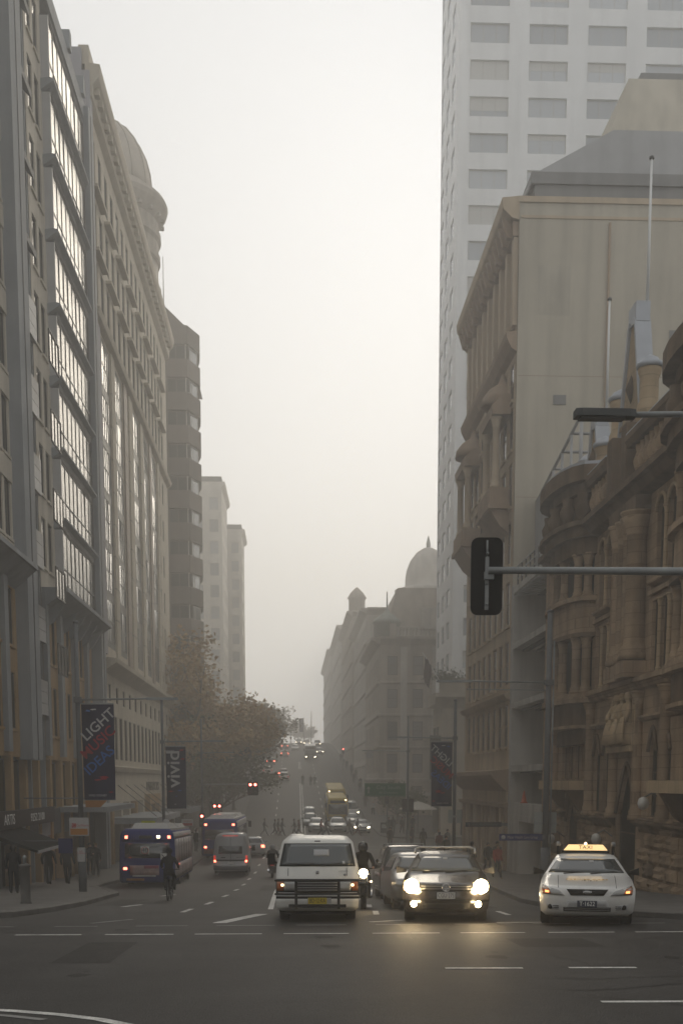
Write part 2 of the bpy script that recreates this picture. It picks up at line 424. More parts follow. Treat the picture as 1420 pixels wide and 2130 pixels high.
# the air: one box of even fog round the whole street
hz = MB().box(-285, 285, -58, 577, -9, 101).build('haze', [])
hz['kind'] = 'stuff'
hm = bpy.data.materials.new('fog'); hm.use_nodes = True; hn = hm.node_tree; hn.nodes.clear()
pv = hn.nodes.new('ShaderNodeVolumePrincipled'); pv.inputs['Color'].default_value = (.992, .981, .955, 1)
pv.inputs['Density'].default_value = .0036; pv.inputs['Anisotropy'].default_value = .50
ho = hn.nodes.new('ShaderNodeOutputMaterial'); hn.links.new(pv.outputs[0], ho.inputs['Volume'])
hz.data.materials.append(hm)
# ============================================================= left side of the street
M_CONC = mat('pale_concrete', (.52, .47, .39), .85, var=.12, vscale=.5, stain=.22, bump=.15)
M_BLUEG = mat('grey_cladding', (.25, .265, .28), .7, var=.12, vscale=.8, stain=.2)
M_DARKP = mat('dark_cladding', (.085, .085, .09), .6, var=.15, vscale=1)
M_METP = mat('pale_metal_panel', (.42, .42, .42), .5, var=.08, vscale=1, stain=.15)
M_STONEO = mat('ochre_stone', (.36, .235, .115), .8, var=.18, vscale=.9, stain=.2, bump=.2)
M_TAN = mat('tan_stone', (.46, .41, .33), .82, var=.12, vscale=.4, stain=.18, bump=.15)
M_LILAC = mat('grey_lilac_stone', (.33, .325, .345), .8, var=.12, vscale=.6, stain=.2)
M_RED = mat('reddish_granite', (.24, .19, .155), .6, var=.15, vscale=1.2)
M_STEEL = mat('window_steel', (.10, .098, .09), .5, var=.1)
M_DKFR = mat('dark_window_frame', (.045, .043, .04), .5)
M_LTFR = mat('pale_window_frame', (.42, .40, .36), .6)
G_DARK = glassmat('dark_glass', (.014, .015, .016), .12, 1.45, spec=.22)
G_SKY = glassmat('curtain_glass', (.06, .065, .07), .22, 1.5, .008, .35, spec=.22)
G_STRIP = glassmat('strip_glass', (.30, .30, .29), .15, 2.0, .012, .4)
M_BLACK = mat('shop_black', (.008, .008, .008), .45)
M_SHOP = glassmat('shop_glass', (.010, .009, .008), .15, 1.45, spec=.2)
M_ROOF = mat('roof_grey', (.16, .155, .15), .9, var=.2)
XL = -12.0
def ledge(F, name, u0, u1, z0, z1, d0, d1, m, slope_=0):
    mb = MB(); mb.prism([(-d0, z0), (-d1, z0+(z1-z0)*.35), (-d1, z1), (-d0, z1+.02)], 'x', u0, u1)
    return F.add(name, mb, m)

# ---- B1: grey and tan office building with glazed bays, ochre stone base
b1 = thing('office_building', 'grey and tan office block with stacked glazed bays above an ochre stone base', 'building', (XL, 54, g(54)))
F = Face(b1, XL, 0, LEFT)
BZ = 11.2; ST = 3.42; NF = 8; TOP = 39.0
holes = []; wins = []
def addw(u, z, w, h, nx=1, ny=1, fm=M_DKFR, gm=G_DARK, bar=.06, split=None, panes=False):
    holes.append((u, u+w, z, z+h)); wins.append((u, z, w, h, nx, ny, fm, gm, bar, split, panes))
for k in range(NF+1):
    z = BZ+.75+ST*k
    if z+2.4 > TOP-.4: break
    for u in (42.4, 43.9, 46.1, 47.6, 49.4, 50.8): addw(u, z, 1.05, 2.35)
    for u in (58.0, 59.5): addw(u, z, 1.0, 2.35)
# stone base: two storeys of tall windows
for z in (3.9, 7.45):
    for u in (43.0, 45.2, 47.8, 50.3): addw(u, z, 1.25, 2.4)
    for u in (58.3, 59.6, 62.0, 63.3, 65.9, 67.2): addw(u, z, .95, 2.4)
up = [h for h in holes if h[2] > BZ-.5]; lo = [h for h in holes if h[2] < BZ-.5]
F.add('upper_wall', wall_mb(36, 54.2, BZ-.6, TOP, [h for h in up if h[0] < 54.2]), M_CONC)
F.add('upper_wall', wall_mb(57.4, 61.3, BZ-.6, TOP, [h for h in up if h[0] > 54.2]), M_CONC)
F.add('base_wall', wall_mb(36, 54.2, 2.7, BZ-.6, [h for h in lo if h[0] < 54.2]), M_STONEO)
F.add('base_wall', wall_mb(57.4, 72.2, 2.7, BZ-.6, [h for h in lo if h[0] > 54.2]), M_STONEO)
for (u, z, w, h, nx, ny, fm, gm, bar, sp, pn) in wins:
    window(F, u, z, w, h, .13, fm, gm, nx, ny, bar, sp, pn)
    F.add('sill', MB().box(u-.08, u+w+.08, -.09, .05, z-.12, z-.005), M_CONC if z > BZ-1 else M_STONEO)
# concrete panel joints: each storey panel proud a little
for k in range(NF+1):
    z = BZ-.35+ST*k
    for u in (41.6, 45.4, 48.9): F.add('panel', MB().box(u+.04, u+3.3, -.05, .02, z+.04, z+.95), M_CONC)
# projecting vertical pilasters
for (u0, u1, d, m, zb) in ((52.1, 54.2, .55, M_BLUEG, 2.6), (71.2, 72.6, .62, M_BLUEG, -3.8), (72.7, 74.0, .4, M_LILAC, -3.8)):
    F.add('pilaster', MB().box(u0, u1, -d, .05, zb, TOP+.6), m)
    F.add('joint', MB().box((u0+u1)/2-.06, (u0+u1)/2+.06, -d-.03, -d+.01, zb, TOP+.4), M_DARKP)
for (u0, u1) in ((44.45, 44.95), (49.2, 49.85), (57.45, 58.0), (60.9, 61.6), (64.6, 65.4), (68.5, 69.1)):
    F.add('base_pilaster', MB().box(u0, u1, -.22, .05, 2.9, BZ-.5), M_BLUEG)
# recessed dark shaft with stacked pale panels
F.add('shaft_wall', MB().box(54.2, 57.4, 1.3, 1.5, -3.5, TOP), M_DARKP)
F.add('shaft_cheek', MB().box(57.2, 57.398, .03, 1.3, -3.5, TOP), M_BLUEG)
F.add('shaft_cheek', MB().box(54.202, 54.4, .03, 1.3, -3.5, TOP), M_BLUEG)
for k in range(-2, 9):
    z = BZ+ST*k+.4
    if k < 4:
        for j in range(3): F.add('panel', MB().box(55.2, 57.35, -.2, -.05, z+.03+j*.55, z+.55+j*.55), M_METP)
        F.add('balcony_slab', MB().box(54.45, 57.19, -.04, 1.29, z, z+.14), M_BLUEG)
    else:
        mb = MB(); mb.prism([(1.28, z+1.9), (-.35, z+.2), (-.35, z+.5), (1.28, z+2.2)], 'x', 54.5, 57.15)
        F.add('sloped_panel', mb, M_DARKP)
    o = window(F, 54.7, z+1.8, 2.2, 1.4, -1.22, M_DKFR, G_DARK, 3, 1) if k < 3 else None
# glazed bays
U0, U1, PJ = 61.3, 70.6, .42
for k in range(NF):
    z = BZ+ST*k
    F.add('bay_floor', MB().box(U0, U1, -PJ, .2, z-.2, z+.12), M_DARKP)
    F.add('bay_ledge', MB().prism([(0, z-.3), (-PJ-.22, z+.12), (-PJ-.22, z+.22), (-PJ+.02, z+.26), (0, z+.2)], 'x', U0-.35, U1+.2), M_BLUEG)
    w = U1-U0-.1
    f = F.add('window', frame_mesh(w, 2.85, 8, 2, .085, M_DKFR, split=.34), None, U0+.05, PJ-.05, z+.27)
    for i in range(8):
        for (za, zb) in ((0, .34*2.85), (.34*2.85, 2.85)):
            p = put('pane', pane_mesh(w/8-.012, zb-za-.012, G_SKY), f, (w*i/8+.006, .03, za+.006))
            p.rotation_euler = (random.uniform(-.008, .008), 0, random.uniform(-.008, .008))
    F.add('bay_cheek', MB().box(U0-.15, U0+.02, -PJ+.02, .2, z+.27, z+3.12), M_METP)
    F.add('bay_cheek', MB().box(U1-.02, U1+.15, -PJ+.02, .2, z+.27, z+3.12), M_DARKP)
    F.add('bay_soffit', MB().box(U0-.1, U1+.1, -PJ+.01, .2, z+3.13, z+ST-.21), M_DARKP)
F.add('bay_back', MB().box(U0, U1, .25, .4, BZ-.6, TOP), M_DARKP)
F.add('wall', MB().box(70.6, 72.2, .02, .3, BZ-.6, TOP), M_DARKP)
# base cornice under the bays and over the stone base
F.add('base_cornice', MB().prism([(0, BZ-1.3), (-1.15, BZ-.52), (-1.25, BZ-.5), (-1.25, BZ-.32), (0, BZ-.3)], 'x', 57.5, 71.1), M_BLUEG)
F.add('base_cornice', MB().prism([(0, BZ-1.3), (-.95, BZ-.52), (-1.05, BZ-.5), (-1.05, BZ-.32), (0, BZ-.3)], 'x', 36, 52.0), M_BLUEG)
for u in (62.3, 64.2, 66.1, 68.0, 69.9, 58.8): F.add('bracket', MB().prism([(-.02, BZ-1.9), (-.3, BZ-1.75), (-.9, BZ-.75), (-.02, BZ-1.2)], 'x', u, u+.22), M_BLUEG)
F.add('parapet', MB().box(36, 72.8, -.35, .3, TOP, TOP+.9), M_BLUEG)
for u in (62, 66.5, 70.5): F.add('parapet_post', MB().box(u, u+.5, -.5, .1, TOP+.9, TOP+1.8), M_BLUEG)
# body and roof
F.add('core', MB().box(36, 74.2, .5, 24, -8, TOP-.1), M_DARKP)
F.add('roof', MB().box(36, 74.2, .3, 24, TOP-.1, TOP+.1), M_ROOF)
# ground floor shopfronts
F.add('shop_wall', MB().box(36, 71.2, .35, .5, -4, 2.72), M_BLACK)
for u in (41.5, 44.8, 47.4, 50.0, 52.7, 55.3, 58.0, 60.7, 63.2, 65.8, 68.3):
    F.add('shop_pier', MB().box(u, u+.42, -.06, .4, -4.5, 2.75), M_STONEO if int(u*10) % 3 else M_BLUEG)
for i, u in enumerate((41.92, 45.22, 47.82, 50.42, 53.12, 55.72, 58.42, 61.12, 63.62, 66.22, 68.72)):
    w = 2.15
    f = F.add('window', frame_mesh(w, 2.3, 2, 1, .07, M_STEEL), None, u+.02, -.22, .3)
    put('pane', pane_mesh(w-.02, 2.28, M_SHOP), f, (.01, .03, .01))
    F.add('shop_spandrel', MB().box(u, u+2.3, .02, .3, -1.0, .28), M_BLUEG if i % 2 else M_DARKP)
F.add('street_door', MB().box(55.8, 58.0, .05, .3, -3.6, -1.05), M_DARKP)
aw = F.add('awning', MB().prism([(0, -.35), (-1.9, -1.05), (-1.9, -1.15), (0, -.55)], 'x', 46.0, 51.6), mat('awning_canvas', (.012, .012, .013), .95, spec=.02))
put('awning_edge', MB().box(46.2, 51.4, -1.93, -1.86, -1.2, -1.08).mesh('awning_edge', M_METP), aw)
F.add('street_canopy', MB().box(60.5, 71.0, -2.4, .1, .05, .33), M_BLUEG)
# shop fascia with name and telephone number
fas = thing('shop_sign', 'black shop fascia with white name and telephone number over the dark shopfront', 'sign', (XL, 49, -.25))
FF = Face(fas, XL, 0, LEFT)
FF.add('board', MB().box(46.4, 57.6, -.30, -.08, -.32, .42), M_BLACK)
M_WHT = mat('sign_white', (.75, .75, .73), .5)
text('lettering', 'ARTIS', .62, M_WHT, fas, (0.305, -.55, .3), (pi/2, 0, LEFT), ay='CENTER', sx=1.15)
text('lettering', '9252 2100', .5, M_WHT, fas, (0.305, 4.75, .27), (pi/2, 0, LEFT), ay='CENTER', sx=1.35)
MB().tube([(-.1, 0, 0), (0, 0, 0)], .02, 6)
rl = thing('tail_light_lamp', 'small red lamp glowing on the dark shop doorway', 'lamp', (XL+.25, 57.2, -1.6))
M_REDL = mat('red_lamp', (.4, .02, .01), .4, emit=(1, .12, .06), estr=8.55)
MB().lathe([(.01, -.07), (.07, -.05), (.09, 0), (.07, .05), (.01, .07)], n=10).build('bulb', M_REDL, rl)
MB().box(-.25, -.05, -.06, .06, -.08, .08).build('bracket', M_BLACK, rl)

# ---- B2: tall tan stone building with strips of steel windows
b2 = thing('stone_building', 'tall tan stone building with full height strips of narrow steel windows', 'building', (XL, 94, g(94)))
F = Face(b2, XL, 0, LEFT)
A0, A1, H2 = 74.2, 117.0, 43.6
strips = [(77.2, 81.0), (83.0, 86.6), (92.0, 95.6), (98.3, 101.4), (103.6, 107.2)]
holes = []; wl_ = []
ZB, ZS = 10.4, 29.6
n = 6
for i, (a, b) in enumerate(strips):
    top = ZS if i not in (1, 2, 3) else ZS
    holes.append((a, b, ZB, top))
# upper storeys: pairs of windows under the cornice
for k, z in enumerate((31.2, 34.6, 38.2)):
    for u in [75.9+2.42*i for i in range(16)]:
        if k == 0 and i == -1: continue
        holes.append((u, u+1.25, z, z+2.4)); wl_.append((u, z, 1.25, 2.4))
for z in [10.8+3.3*i for i in range(6)]:
    for u in (109.6, 112.2): holes.append((u, u+1.0, z, z+1.9)); wl_.append((u, z, 1.0, 1.9))
F.add('wall', wall_mb(A0, A1, 9.4, H2, holes, .2), M_TAN)
for (u, z, w, h) in wl_: window(F, u, z, w, h, .13, M_STEEL, G_DARK, 2, 1, .05)
for (a, b) in strips:
    w = (b-a); hh = (ZS-ZB)/6
    for k in range(6):
        f = F.add('window', frame_mesh(w-.02, hh-.35, 5, 2, .13, M_STEEL), None, a+.01, -.02, ZB+hh*k+.34)
        for i in range(5):
            p = put('pane', pane_mesh((w-.02)/5-.01, hh-.37, G_STRIP), f, ((w-.02)*i/5+.005, .03, .01))
            p.rotation_euler = (random.uniform(-.01, .01), 0, random.uniform(-.01, .01))
        F.add('spandrel', MB().box(a+.01, b-.01, .03, .19, ZB+hh*k, ZB+hh*k+.335), M_STEEL)
for (u0, u1, m) in ((81.2, 82.8, M_TAN), (87.0, 88.6, M_RED), (89.6, 91.6, M_TAN), (96.0, 97.8, M_TAN), (101.8, 103.2, M_RED), (75.0, 76.9, M_LILAC), (107.6, 109.0, M_TAN)):
    F.add('pier', MB().box(u0, u1, -.11, .02, ZB-.6, ZS+.3), m)
    for z in [ZB+2.1*i for i in range(1, 9)]: F.add('joint', MB().box(u0-.01, u1+.01, -.125, .01, z, z+.045), M_STEEL)
F.add('string_course', MB().prism([(0, 29.75), (-.35, 29.95), (-.45, 30.3), (0, 30.35)], 'x', A0+.6, A1), M_TAN)
for z in (33.8, 37.4):
    for u in [75.5+4.84*i for i in range(8)]: F.add('balcony_ledge', MB().box(u, u+3.6, -.4, .02, z, z+.18), M_TAN)
F.add('cornice', MB().prism([(0, 41.6), (-.35, 41.9), (-.4, 42.5), (-.75, 42.9), (-.85, 43.3), (-.85, 43.6), (0, 43.7)], 'x', A0+.2, A1+.3), M_TAN)
for u in [A0+.8+1.25*i for i in range(33)]: F.add('modillion', MB().box(u, u+.5, -.68, -.3, 42.25, 42.62), M_TAN)
F.add('parapet', MB().box(A0+.3, A1, -.2, .4, 43.65, 44.7), M_TAN)
F.add('quoin_strip', MB().box(A0+.05, A0+.95, -.25, .2, -4, 43.2), M_LILAC)
F.add('core', MB().box(A0, A1, .5, 26, -8, 43.5), M_DARKP)
F.add('side_wall', MB().box(A0-.02, A0+.3, .2, 26, 30, 44.4), M_LILAC)
F.add('end_wall', MB().box(A1-.3, A1+.02, .2, 26, -8, 44.4), M_TAN)
# penthouse corner seen above the neighbour
F.add('roof', MB().box(A0, A1, .4, 26, 43.5, 43.64), M_ROOF)
# lower part
F.add('belt_cornice', MB().prism([(0, 8.6), (-.25, 8.75), (-.85, 9.15), (-.9, 9.42), (0, 9.5)], 'x', A0+1.2, A1+.2), M_TAN)
sl = [(77.4+3.15*i, 77.4+3.15*i+1.1, 6.9, 8.0) for i in range(12)]
tl = [(77.2+2.33*i, 77.2+2.33*i+1.45, 3.1, 6.0) for i in range(16)]
F.add('lower_wall', wall_mb(A0+.9, A1, 2.45, 9.4, [h for h in sl+tl if h[1] < A1-.2], .2), M_TAN)
for (a, b, c, d) in sl+tl:
    if b < A1-.2: window(F, a, c, b-a, d-c, .13, M_DKFR, G_DARK, 1, 1, .05)
F.add('string_course', MB().prism([(0, 2.15), (-.3, 2.3), (-.42, 2.6), (0, 2.7)], 'x', A0+.9, A1), M_TAN)
F.add('fascia', MB().box(A0+.9, A1, -.08, .3, .2, 2.2), M_TAN)
F.add('shop_wall', MB().box(A0, A1, .35, .5, -5, .25), M_BLACK)
for i, u in enumerate([76.0+3.9*k for k in range(11)]):
    F.add('column', MB().box(u, u+.75, -.28, .4, -4.6, .2), M_TAN if i % 3 else M_STONEO)
    f = F.add('window', frame_mesh(2.9, 1.7, 3, 1, .07, M_LTFR), None, u+.85, -.25, -1.6)
    put('pane', pane_mesh(2.88, 1.68, M_SHOP), f, (.01, .03, .01))
M_BRZ = mat('bronze_letters', (.10, .085, .06), .5, metal=.4)
nm = text('name_lettering', 'DYMOCKS', 1.05, M_BRZ, b2, (.1, 99.5-94, 1.2-g(94)), (pi/2, 0, LEFT), ext=.05, sx=1.7)
F.add('door_surround', MB().box(94.2, 95.2, -.5, .3, -4, .6).box(100.6, 101.6, -.5, .3, -4, .6).box(95.2, 100.6, -.5, .3, -.2, .6), M_STONEO)
cn = F.add('street_canopy', MB().box(77, 93, -3.0, .0, -1.15, -.75), M_BLUEG)
F.add('street_canopy', MB().box(103, 116, -3.0, .0, -1.15, -.75), M_BLUEG)
for u in (80, 84, 88, 92, 105, 109): F.add('canopy_rod', MB().tube([(u, -2.7, -.78), (u, -.05, 1.4)], .03, 6), M_STEEL)
mast = thing('roof_mast', 'thin pale mast on the roof corner of the tan building', 'mast', (XL-2.1, 76.5, 43.6))
MB().tube([(0, 0, 0), (0, 0, 3.2)], .09, 8).tube([(0, 0, 3.2), (0, 0, 3.55)], .2, 8).build('pole', M_LTFR, mast)
MB().box(-.3, .3, -.3, .3, -.1, .15).build('base', M_ROOF, mast)

# ---- B3: round domed turret behind
dm = thing('domed_tower', 'round tan stone tower with dome and bulging cornice behind the tan building', 'tower', (-17.7, 118, 20))
M_DOME = mat('dome_stone', (.36, .32, .27), .8, var=.15, vscale=.6, stain=.2)
MB().lathe([(5.1, 0), (5.1, 27.5), (5.35, 27.6), (5.35, 28.4), (5.1, 28.5), (5.1, 30.6)], n=32).build('drum', M_DOME, dm)
MB().lathe([(5.15, 30.6), (5.3, 30.8), (5.3, 31.3), (5.15, 31.4), (5.15, 32.4), (5.4, 32.7), (5.4, 33.2), (5.2, 33.3), (5.2, 34.2), (5.6, 34.7), (6.0, 35.3), (6.1, 35.7), (5.9, 36.1), (5.0, 36.3), (4.8, 36.9)], n=36, smooth=False).build('cornice', M_DOME, dm)
MB().lathe([(4.6, 36.6), (4.6, 37.6), (4.45, 38.6), (4.1, 39.9), (3.5, 41.1), (2.6, 42.2), (1.5, 42.9), (.4, 43.2), (.01, 43.2)], n=36).build('dome', M_DOME, dm)
for k in range(16):
    a = 2*pi*k/16
    MB().tube([((r_+.04)*cos(a), (r_+.04)*sin(a), z_) for r_, z_ in ((4.6, 37.0), (4.45, 38.6), (4.1, 39.9), (3.5, 41.1), (2.6, 42.2), (1.5, 42.9), (.4, 43.2))], .09, 5).build('dome_rib', M_DOME, dm)
for k in range(24):
    a = 2*pi*k/24; MB().box(-.16, .16, -.3, .05, 0, .3).build('dentil', M_DOME, dm, (5.45*cos(a), 5.45*sin(a), 34.35), (0, 0, a+pi/2))
for k in range(14):
    a = 2*pi*k/14
    MB().box(-.35, .35, -.12, .05, 0, 2.6).build('window_niche', M_STEEL, dm, (5.12*cos(a), 5.12*sin(a), 24), (0, 0, a+pi/2))
MB().tube([(0, 0, 43.1), (0, 0, 44.6)], .12, 6).build('finial', M_DOME, dm)

# ---- B4: brown tower with bands of windows and angled corner
M_BROWN = mat('brown_precast', (.165, .135, .115), .85, var=.12, vscale=.5, stain=.15)
M_BROWN2 = mat('brown_precast_low', (.13, .108, .092), .85, var=.12, vscale=.5, stain=.15)
G_BAND = glassmat('band_glass', (.03, .03, .03), .1, 1.5, .02, .6, spec=.35)
G_BRIGHT = glassmat('bright_glass', (.10, .11, .11), .05, 2.6, .01, .3)
b4 = thing('brown_tower', 'brown precast office tower with dark ribbon windows and an angled glazed corner', 'building', (-16, 136, g(136)))
plan = [(-34, 135), (-11.4, 135), (-10.25, 138), (-10.5, 141), (-14.5, 160), (-34, 160)]
TB = 51.5; SB = 3.5
def ringmb(plan, z0, z1, grow=0):
    mb = MB(); cx = sum(p[0] for p in plan)/len(plan); cyy = sum(p[1] for p in plan)/len(plan)
    mb.prism([(x+grow*(1 if x > cx else -1)-b4.location.x, y+grow*(1 if y > cyy else -1)-b4.location.y) for x, y in plan], 'z', z0-b4.location.z, z1-b4.location.z)
    return mb
ringmb(plan, -8, TB, -.9).build('core', M_DARKP, b4)
nfl = int((TB-6)/SB)
for k in range(nfl+1):
    z = TB-1.9-SB*k
    ringmb(plan, z, z+1.9).build('spandrel', M_BROWN if k % 2 else M_BROWN2, b4)
    if k == 0: continue
    # ribbon windows: front face and the angled corner
    f = put('window', frame_mesh(22.6, SB-1.94, 15, 1, .1, M_BROWN2), b4, (-33.8+16, -.55, z+1.92-b4.location.z))
    for i in range(10, 15): put('pane', pane_mesh(22.6/15-.05, SB-1.98, G_BAND), f, (22.6*i/15+.02, .03, .02))
    a = math.atan2(3.0, 1.15)
    f = put('window', frame_mesh(3.0, SB-1.94, 2, 1, .1, M_LTFR), b4, (-11.62+16, 135.2-136, z+1.92-b4.location.z), (0, 0, a))
    for i in range(2): put('pane', pane_mesh(1.45, SB-1.98, G_BRIGHT), f, (1.5*i+.02, .03, .02))
for x in (-29, -24, -19, -14): MB().box(x+16, x+16.35, -1.04, -.9, 9-b4.location.z, TB+.3-b4.location.z).build('fin', M_BROWN2, b4)
MB().prism([(-18, TB-b4.location.z), (4.4, TB-b4.location.z), (1, TB+3.2-b4.location.z), (-18, TB+4.4-b4.location.z)], 'y', -.6, 24).build('roof', M_BROWN2, b4)
mb = thing('roof_aerial', 'very thin aerial rising from the brown tower roof', 'aerial', (-14.2, 138, TB+2.8))
MB().tube([(0, 0, 0), (0, 0, 5.5)], [.07, .04], 6).build('rod', M_LTFR, mb); MB().lathe([(.25, -.6), (.25, .1), (.1, .3)], n=8).build('base', M_ROOF, mb)
# low wing beside the trees
w4 = thing('low_wing', 'low dark brown building half hidden behind the autumn trees', 'building', (-10, 128, g(128)))
F = Face(w4, -10.6, 0, LEFT)
hs = [(119+2.6*i, 120.6+2.6*i, z, z+2.2) for i in range(11) for z in (-1.5, 2.0, 5.5)]
F.add('wall', wall_mb(117.6, 150, -5, 9, hs, .35), M_BROWN)
for h in hs: window(F, h[0], h[2], 1.6, 2.2, .13, M_DKFR, G_DARK, 2, 1)
F.add('core', MB().box(117.6, 150, .4, 20, -8, 8.9), M_DARKP); F.add('side_wall', MB().box(117.55, 117.8, 0.02, 20, -8, 9.2), M_BROWN)
# ---- B5, B6: pale blocks in the fog; part of the fade is put into their colours
G_FAR = glassmat('fog_paled_glass', (.36, .36, .35), .3, 1.5, .01, .3)
M_PALE = mat('fog_paled_render', (.66, .62, .55), .85, var=.1, vscale=.4, stain=.15)
def far_block(label, x0, x1, y0, y1, zt, m, rot_side, step=None, nfl=12, nu=7):
    b = thing('far_building', label, 'building', ((x0+x1)/2, y0, g(y0)))
    xs = x1 if rot_side == LEFT else x0
    s = 1 if rot_side == LEFT else -1
    F1 = Face(b, 0, y0, FRONT); zb = g(y0)-3
    hs = []
    st = (zt-max(zb, 2)-3)/nfl
    for k in range(nfl):
        for i in range(nu):
            wd = (x1-x0)/nu; hs.append((x0+wd*i+wd*.22, x0+wd*i+wd*.78, max(zb, 2)+2+st*k, max(zb, 2)+2+st*k+st*.58))
    F1.add('front_wall', wall_mb(x0, x1, zb, zt, hs, .3), m)
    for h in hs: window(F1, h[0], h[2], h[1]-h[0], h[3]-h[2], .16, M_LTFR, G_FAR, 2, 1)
    F2 = Face(b, xs, 0, rot_side); hs = []; n2 = int((y1-y0)/3.2)
    for k in range(nfl):
        for i in range(n2):
            u = (y0+.8+3.2*i) if s > 0 else -(y0+.8+3.2*i+1.7)
            hs.append((u, u+1.7, max(zb, 2)+2+st*k, max(zb, 2)+2+st*k+st*.58))
    ua, ub = (y0, y1) if s > 0 else (-y1, -y0)
    F2.add('street_wall', wall_mb(ua, ub, zb, zt, hs, .3), m)
    pm = MB()
    for h in hs: pm.box(h[0], h[1], .06, .12, h[2], h[3])
    q = F2.add('window_panes', pm, G_FAR); q['kind'] = 'stuff'
    F2.add('cornice', MB().prism([(0, zt-.9), (-.5, zt-.5), (-.6, zt), (0, zt+.02)], 'x', ua, ub), m)
    MB().box(x0+.6-b.location.x, x1-.6-b.location.x, .6, y1-y0, zb-b.location.z, zt-.1-b.location.z).build('core', M_DARKP, b)
    MB().box(x0-b.location.x, x1-b.location.x, .3, y1-y0, zt-.1-b.location.z, zt+.9-b.location.z).build('roof', M_ROOF, b)
    return b
far_block('pale rendered block with regular windows fading into fog beyond the brown tower', -30, -11.6, 200, 216, 51, M_PALE, LEFT, nfl=13)
far_block('faintest slab tower beside the road beyond the pale block', -26, -9.3, 222, 234, 48, M_PALE, LEFT, nfl=13)
far_block('low pale block behind the far roadside trees', -30, -10.5, 262, 300, 15, M_PALE, LEFT, nfl=5)
# ============================================================= right side of the street
XR = 12.5
M_SAND = mat('sandstone', (.37, .265, .17), .85, var=.28, vscale=.8, stain=.45, bump=.4, bscale=14, blocks=.11)
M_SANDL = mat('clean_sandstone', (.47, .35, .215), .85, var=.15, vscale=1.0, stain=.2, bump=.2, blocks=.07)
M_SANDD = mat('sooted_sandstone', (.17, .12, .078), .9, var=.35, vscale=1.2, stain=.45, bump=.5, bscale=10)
M_LEAD = mat('lead_sheet', (.42, .44, .47), .45, metal=.3, var=.12)
M_SLATE = mat('slate', (.07, .065, .065), .6, var=.3, vscale=3, bump=.3)
G_OLD = glassmat('old_glass', (.010, .010, .009), .35, 1.4, .03, spec=.06)
M_SASH = mat('brown_sash', (.10, .075, .05), .6)
q1 = thing('sandstone_hall', 'ornate brown sandstone building with round bays, giant columns, arches and gables', 'building', (XR, 46, g(46)))
Q = Face(q1, XR, 0, RIGHT)
def Y(y): return -y
def span(a, b): return (-max(a, b), -min(a, b))
def arch_fill(w, h, m, pointed=False, t=.2):
    """infill that turns the top of a rectangular hole w wide into an arch"""
    k = ('arch', round(w, 2), round(h, 2), m.name, pointed)
    if k not in WC:
        mb = MB(); n = 10; P = []
        for i in range(n+1):
            x = w*i/n; tt = abs(2*i/n-1)
            z = h*(sqrt(max(0, 1-tt*tt)) if not pointed else (1-tt**1.45)); P.append((x, z))
        for i in range(n):
            (x0, z0), (x1, z1) = P[i], P[i+1]
            for y in (.004, t): mb.quad((x0, y, z0), (x1, y, z1), (x1, y, h), (x0, y, h))
            mb.quad((x0, .004, z0), (x0, t, z0), (x1, t, z1), (x1, .004, z1))
        WC[k] = mb.mesh('arch', m)
    return WC[k]
def arch_mould(w, h, m, pointed=False, r=.09):
    k = ('mould', round(w, 2), round(h, 2), m.name, pointed, r)
    if k not in WC:
        n = 14; P = []
        for i in range(n+1):
            tt = 2*i/n-1
            z = h*(sqrt(max(0, 1-tt*tt)) if not pointed else (1-abs(tt)**1.45)); P.append((w/2+tt*(w/2+r*.6), -.03, z+r*.5))
        WC[k] = MB().tube(P, r, 6).mesh('arch_moulding', m)
    return WC[k]
def column_mesh(r, h, m, cap=.5, base=.35):
    k = ('col', round(r, 3), round(h, 3), m.name, cap)
    if k not in WC:
        WC[k] = MB().lathe([(r*1.45, 0), (r*1.45, base*.4), (r*1.2, base*.5), (r*1.3, base*.8), (r*1.05, base), (r, base+.1), (r*.92, h-cap-.08), (r*1.1, h-cap-.04), (r*.95, h-cap),
                            (r*1.15, h-cap*.6), (r*1.45, h-cap*.25), (r*1.35, h-cap*.2), (r*1.6, h-.08), (r*1.6, h)], n=14).mesh('column', m)
    return WC[k]
holes = []; jobs = []
def awin(y, z, w, h, arch=None, pointed=False, nx=1, ny=1, m=None):
    """opening centred at street position y"""
    u = Y(y)-w/2; holes.append((u, u+w, z, z+h)); jobs.append((u, z, w, h, arch, pointed, nx, ny, m))
for yc in (46.75, 39.3):
    for dy in (-.62, .62): awin(yc+dy, 8.5, .95, 2.75, .5)
    for dy in (-1.0, 0, 1.0): awin(yc+dy, 5.35, .8, 2.5, None, ny=2)
    for dy in (-.7, .75): awin(yc+dy, .4, .9, 3.1, .85, True)
# arched entrance and ground floor arches
awin(43.1, -2.9, 2.5, 5.2, 1.9, True)
awin(51.6, -3.1, 1.9, 4.2, 1.3, True); awin(35.2, -2.3, 1.9, 3.7, 1.3, True); awin(30.2, 5.35, .9, 2.5); awin(29.3, 5.35, .9, 2.5)
for yc in (53.3, 52.1, 50.9, 49.7, 36.4, 35.2, 34.0): awin(yc, 1.75, .72, 1.85, .45)
Q.add('street_wall', wall_mb(*span(28.5, 56.6), -3.6, 12.2, holes, .26), M_SAND)
for (u, z, w, h, ar, pt, nx, ny, m) in jobs:
    if ar:
        Q.add('arch', arch_fill(w, ar, M_SAND, pt), None, u, 0, z+h-ar)
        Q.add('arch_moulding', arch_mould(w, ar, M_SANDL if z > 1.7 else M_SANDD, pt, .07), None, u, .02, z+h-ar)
    f = window(Q, u, z, w, h, .2, M_SASH, G_OLD, nx, max(ny, 2), .07)
    if z > 4: Q.add('sill', MB().prism([(0, z-.22), (-.28, z-.12), (-.3, z), (0, z+.02)], 'x', u-.12, u+w+.12), M_SAND)
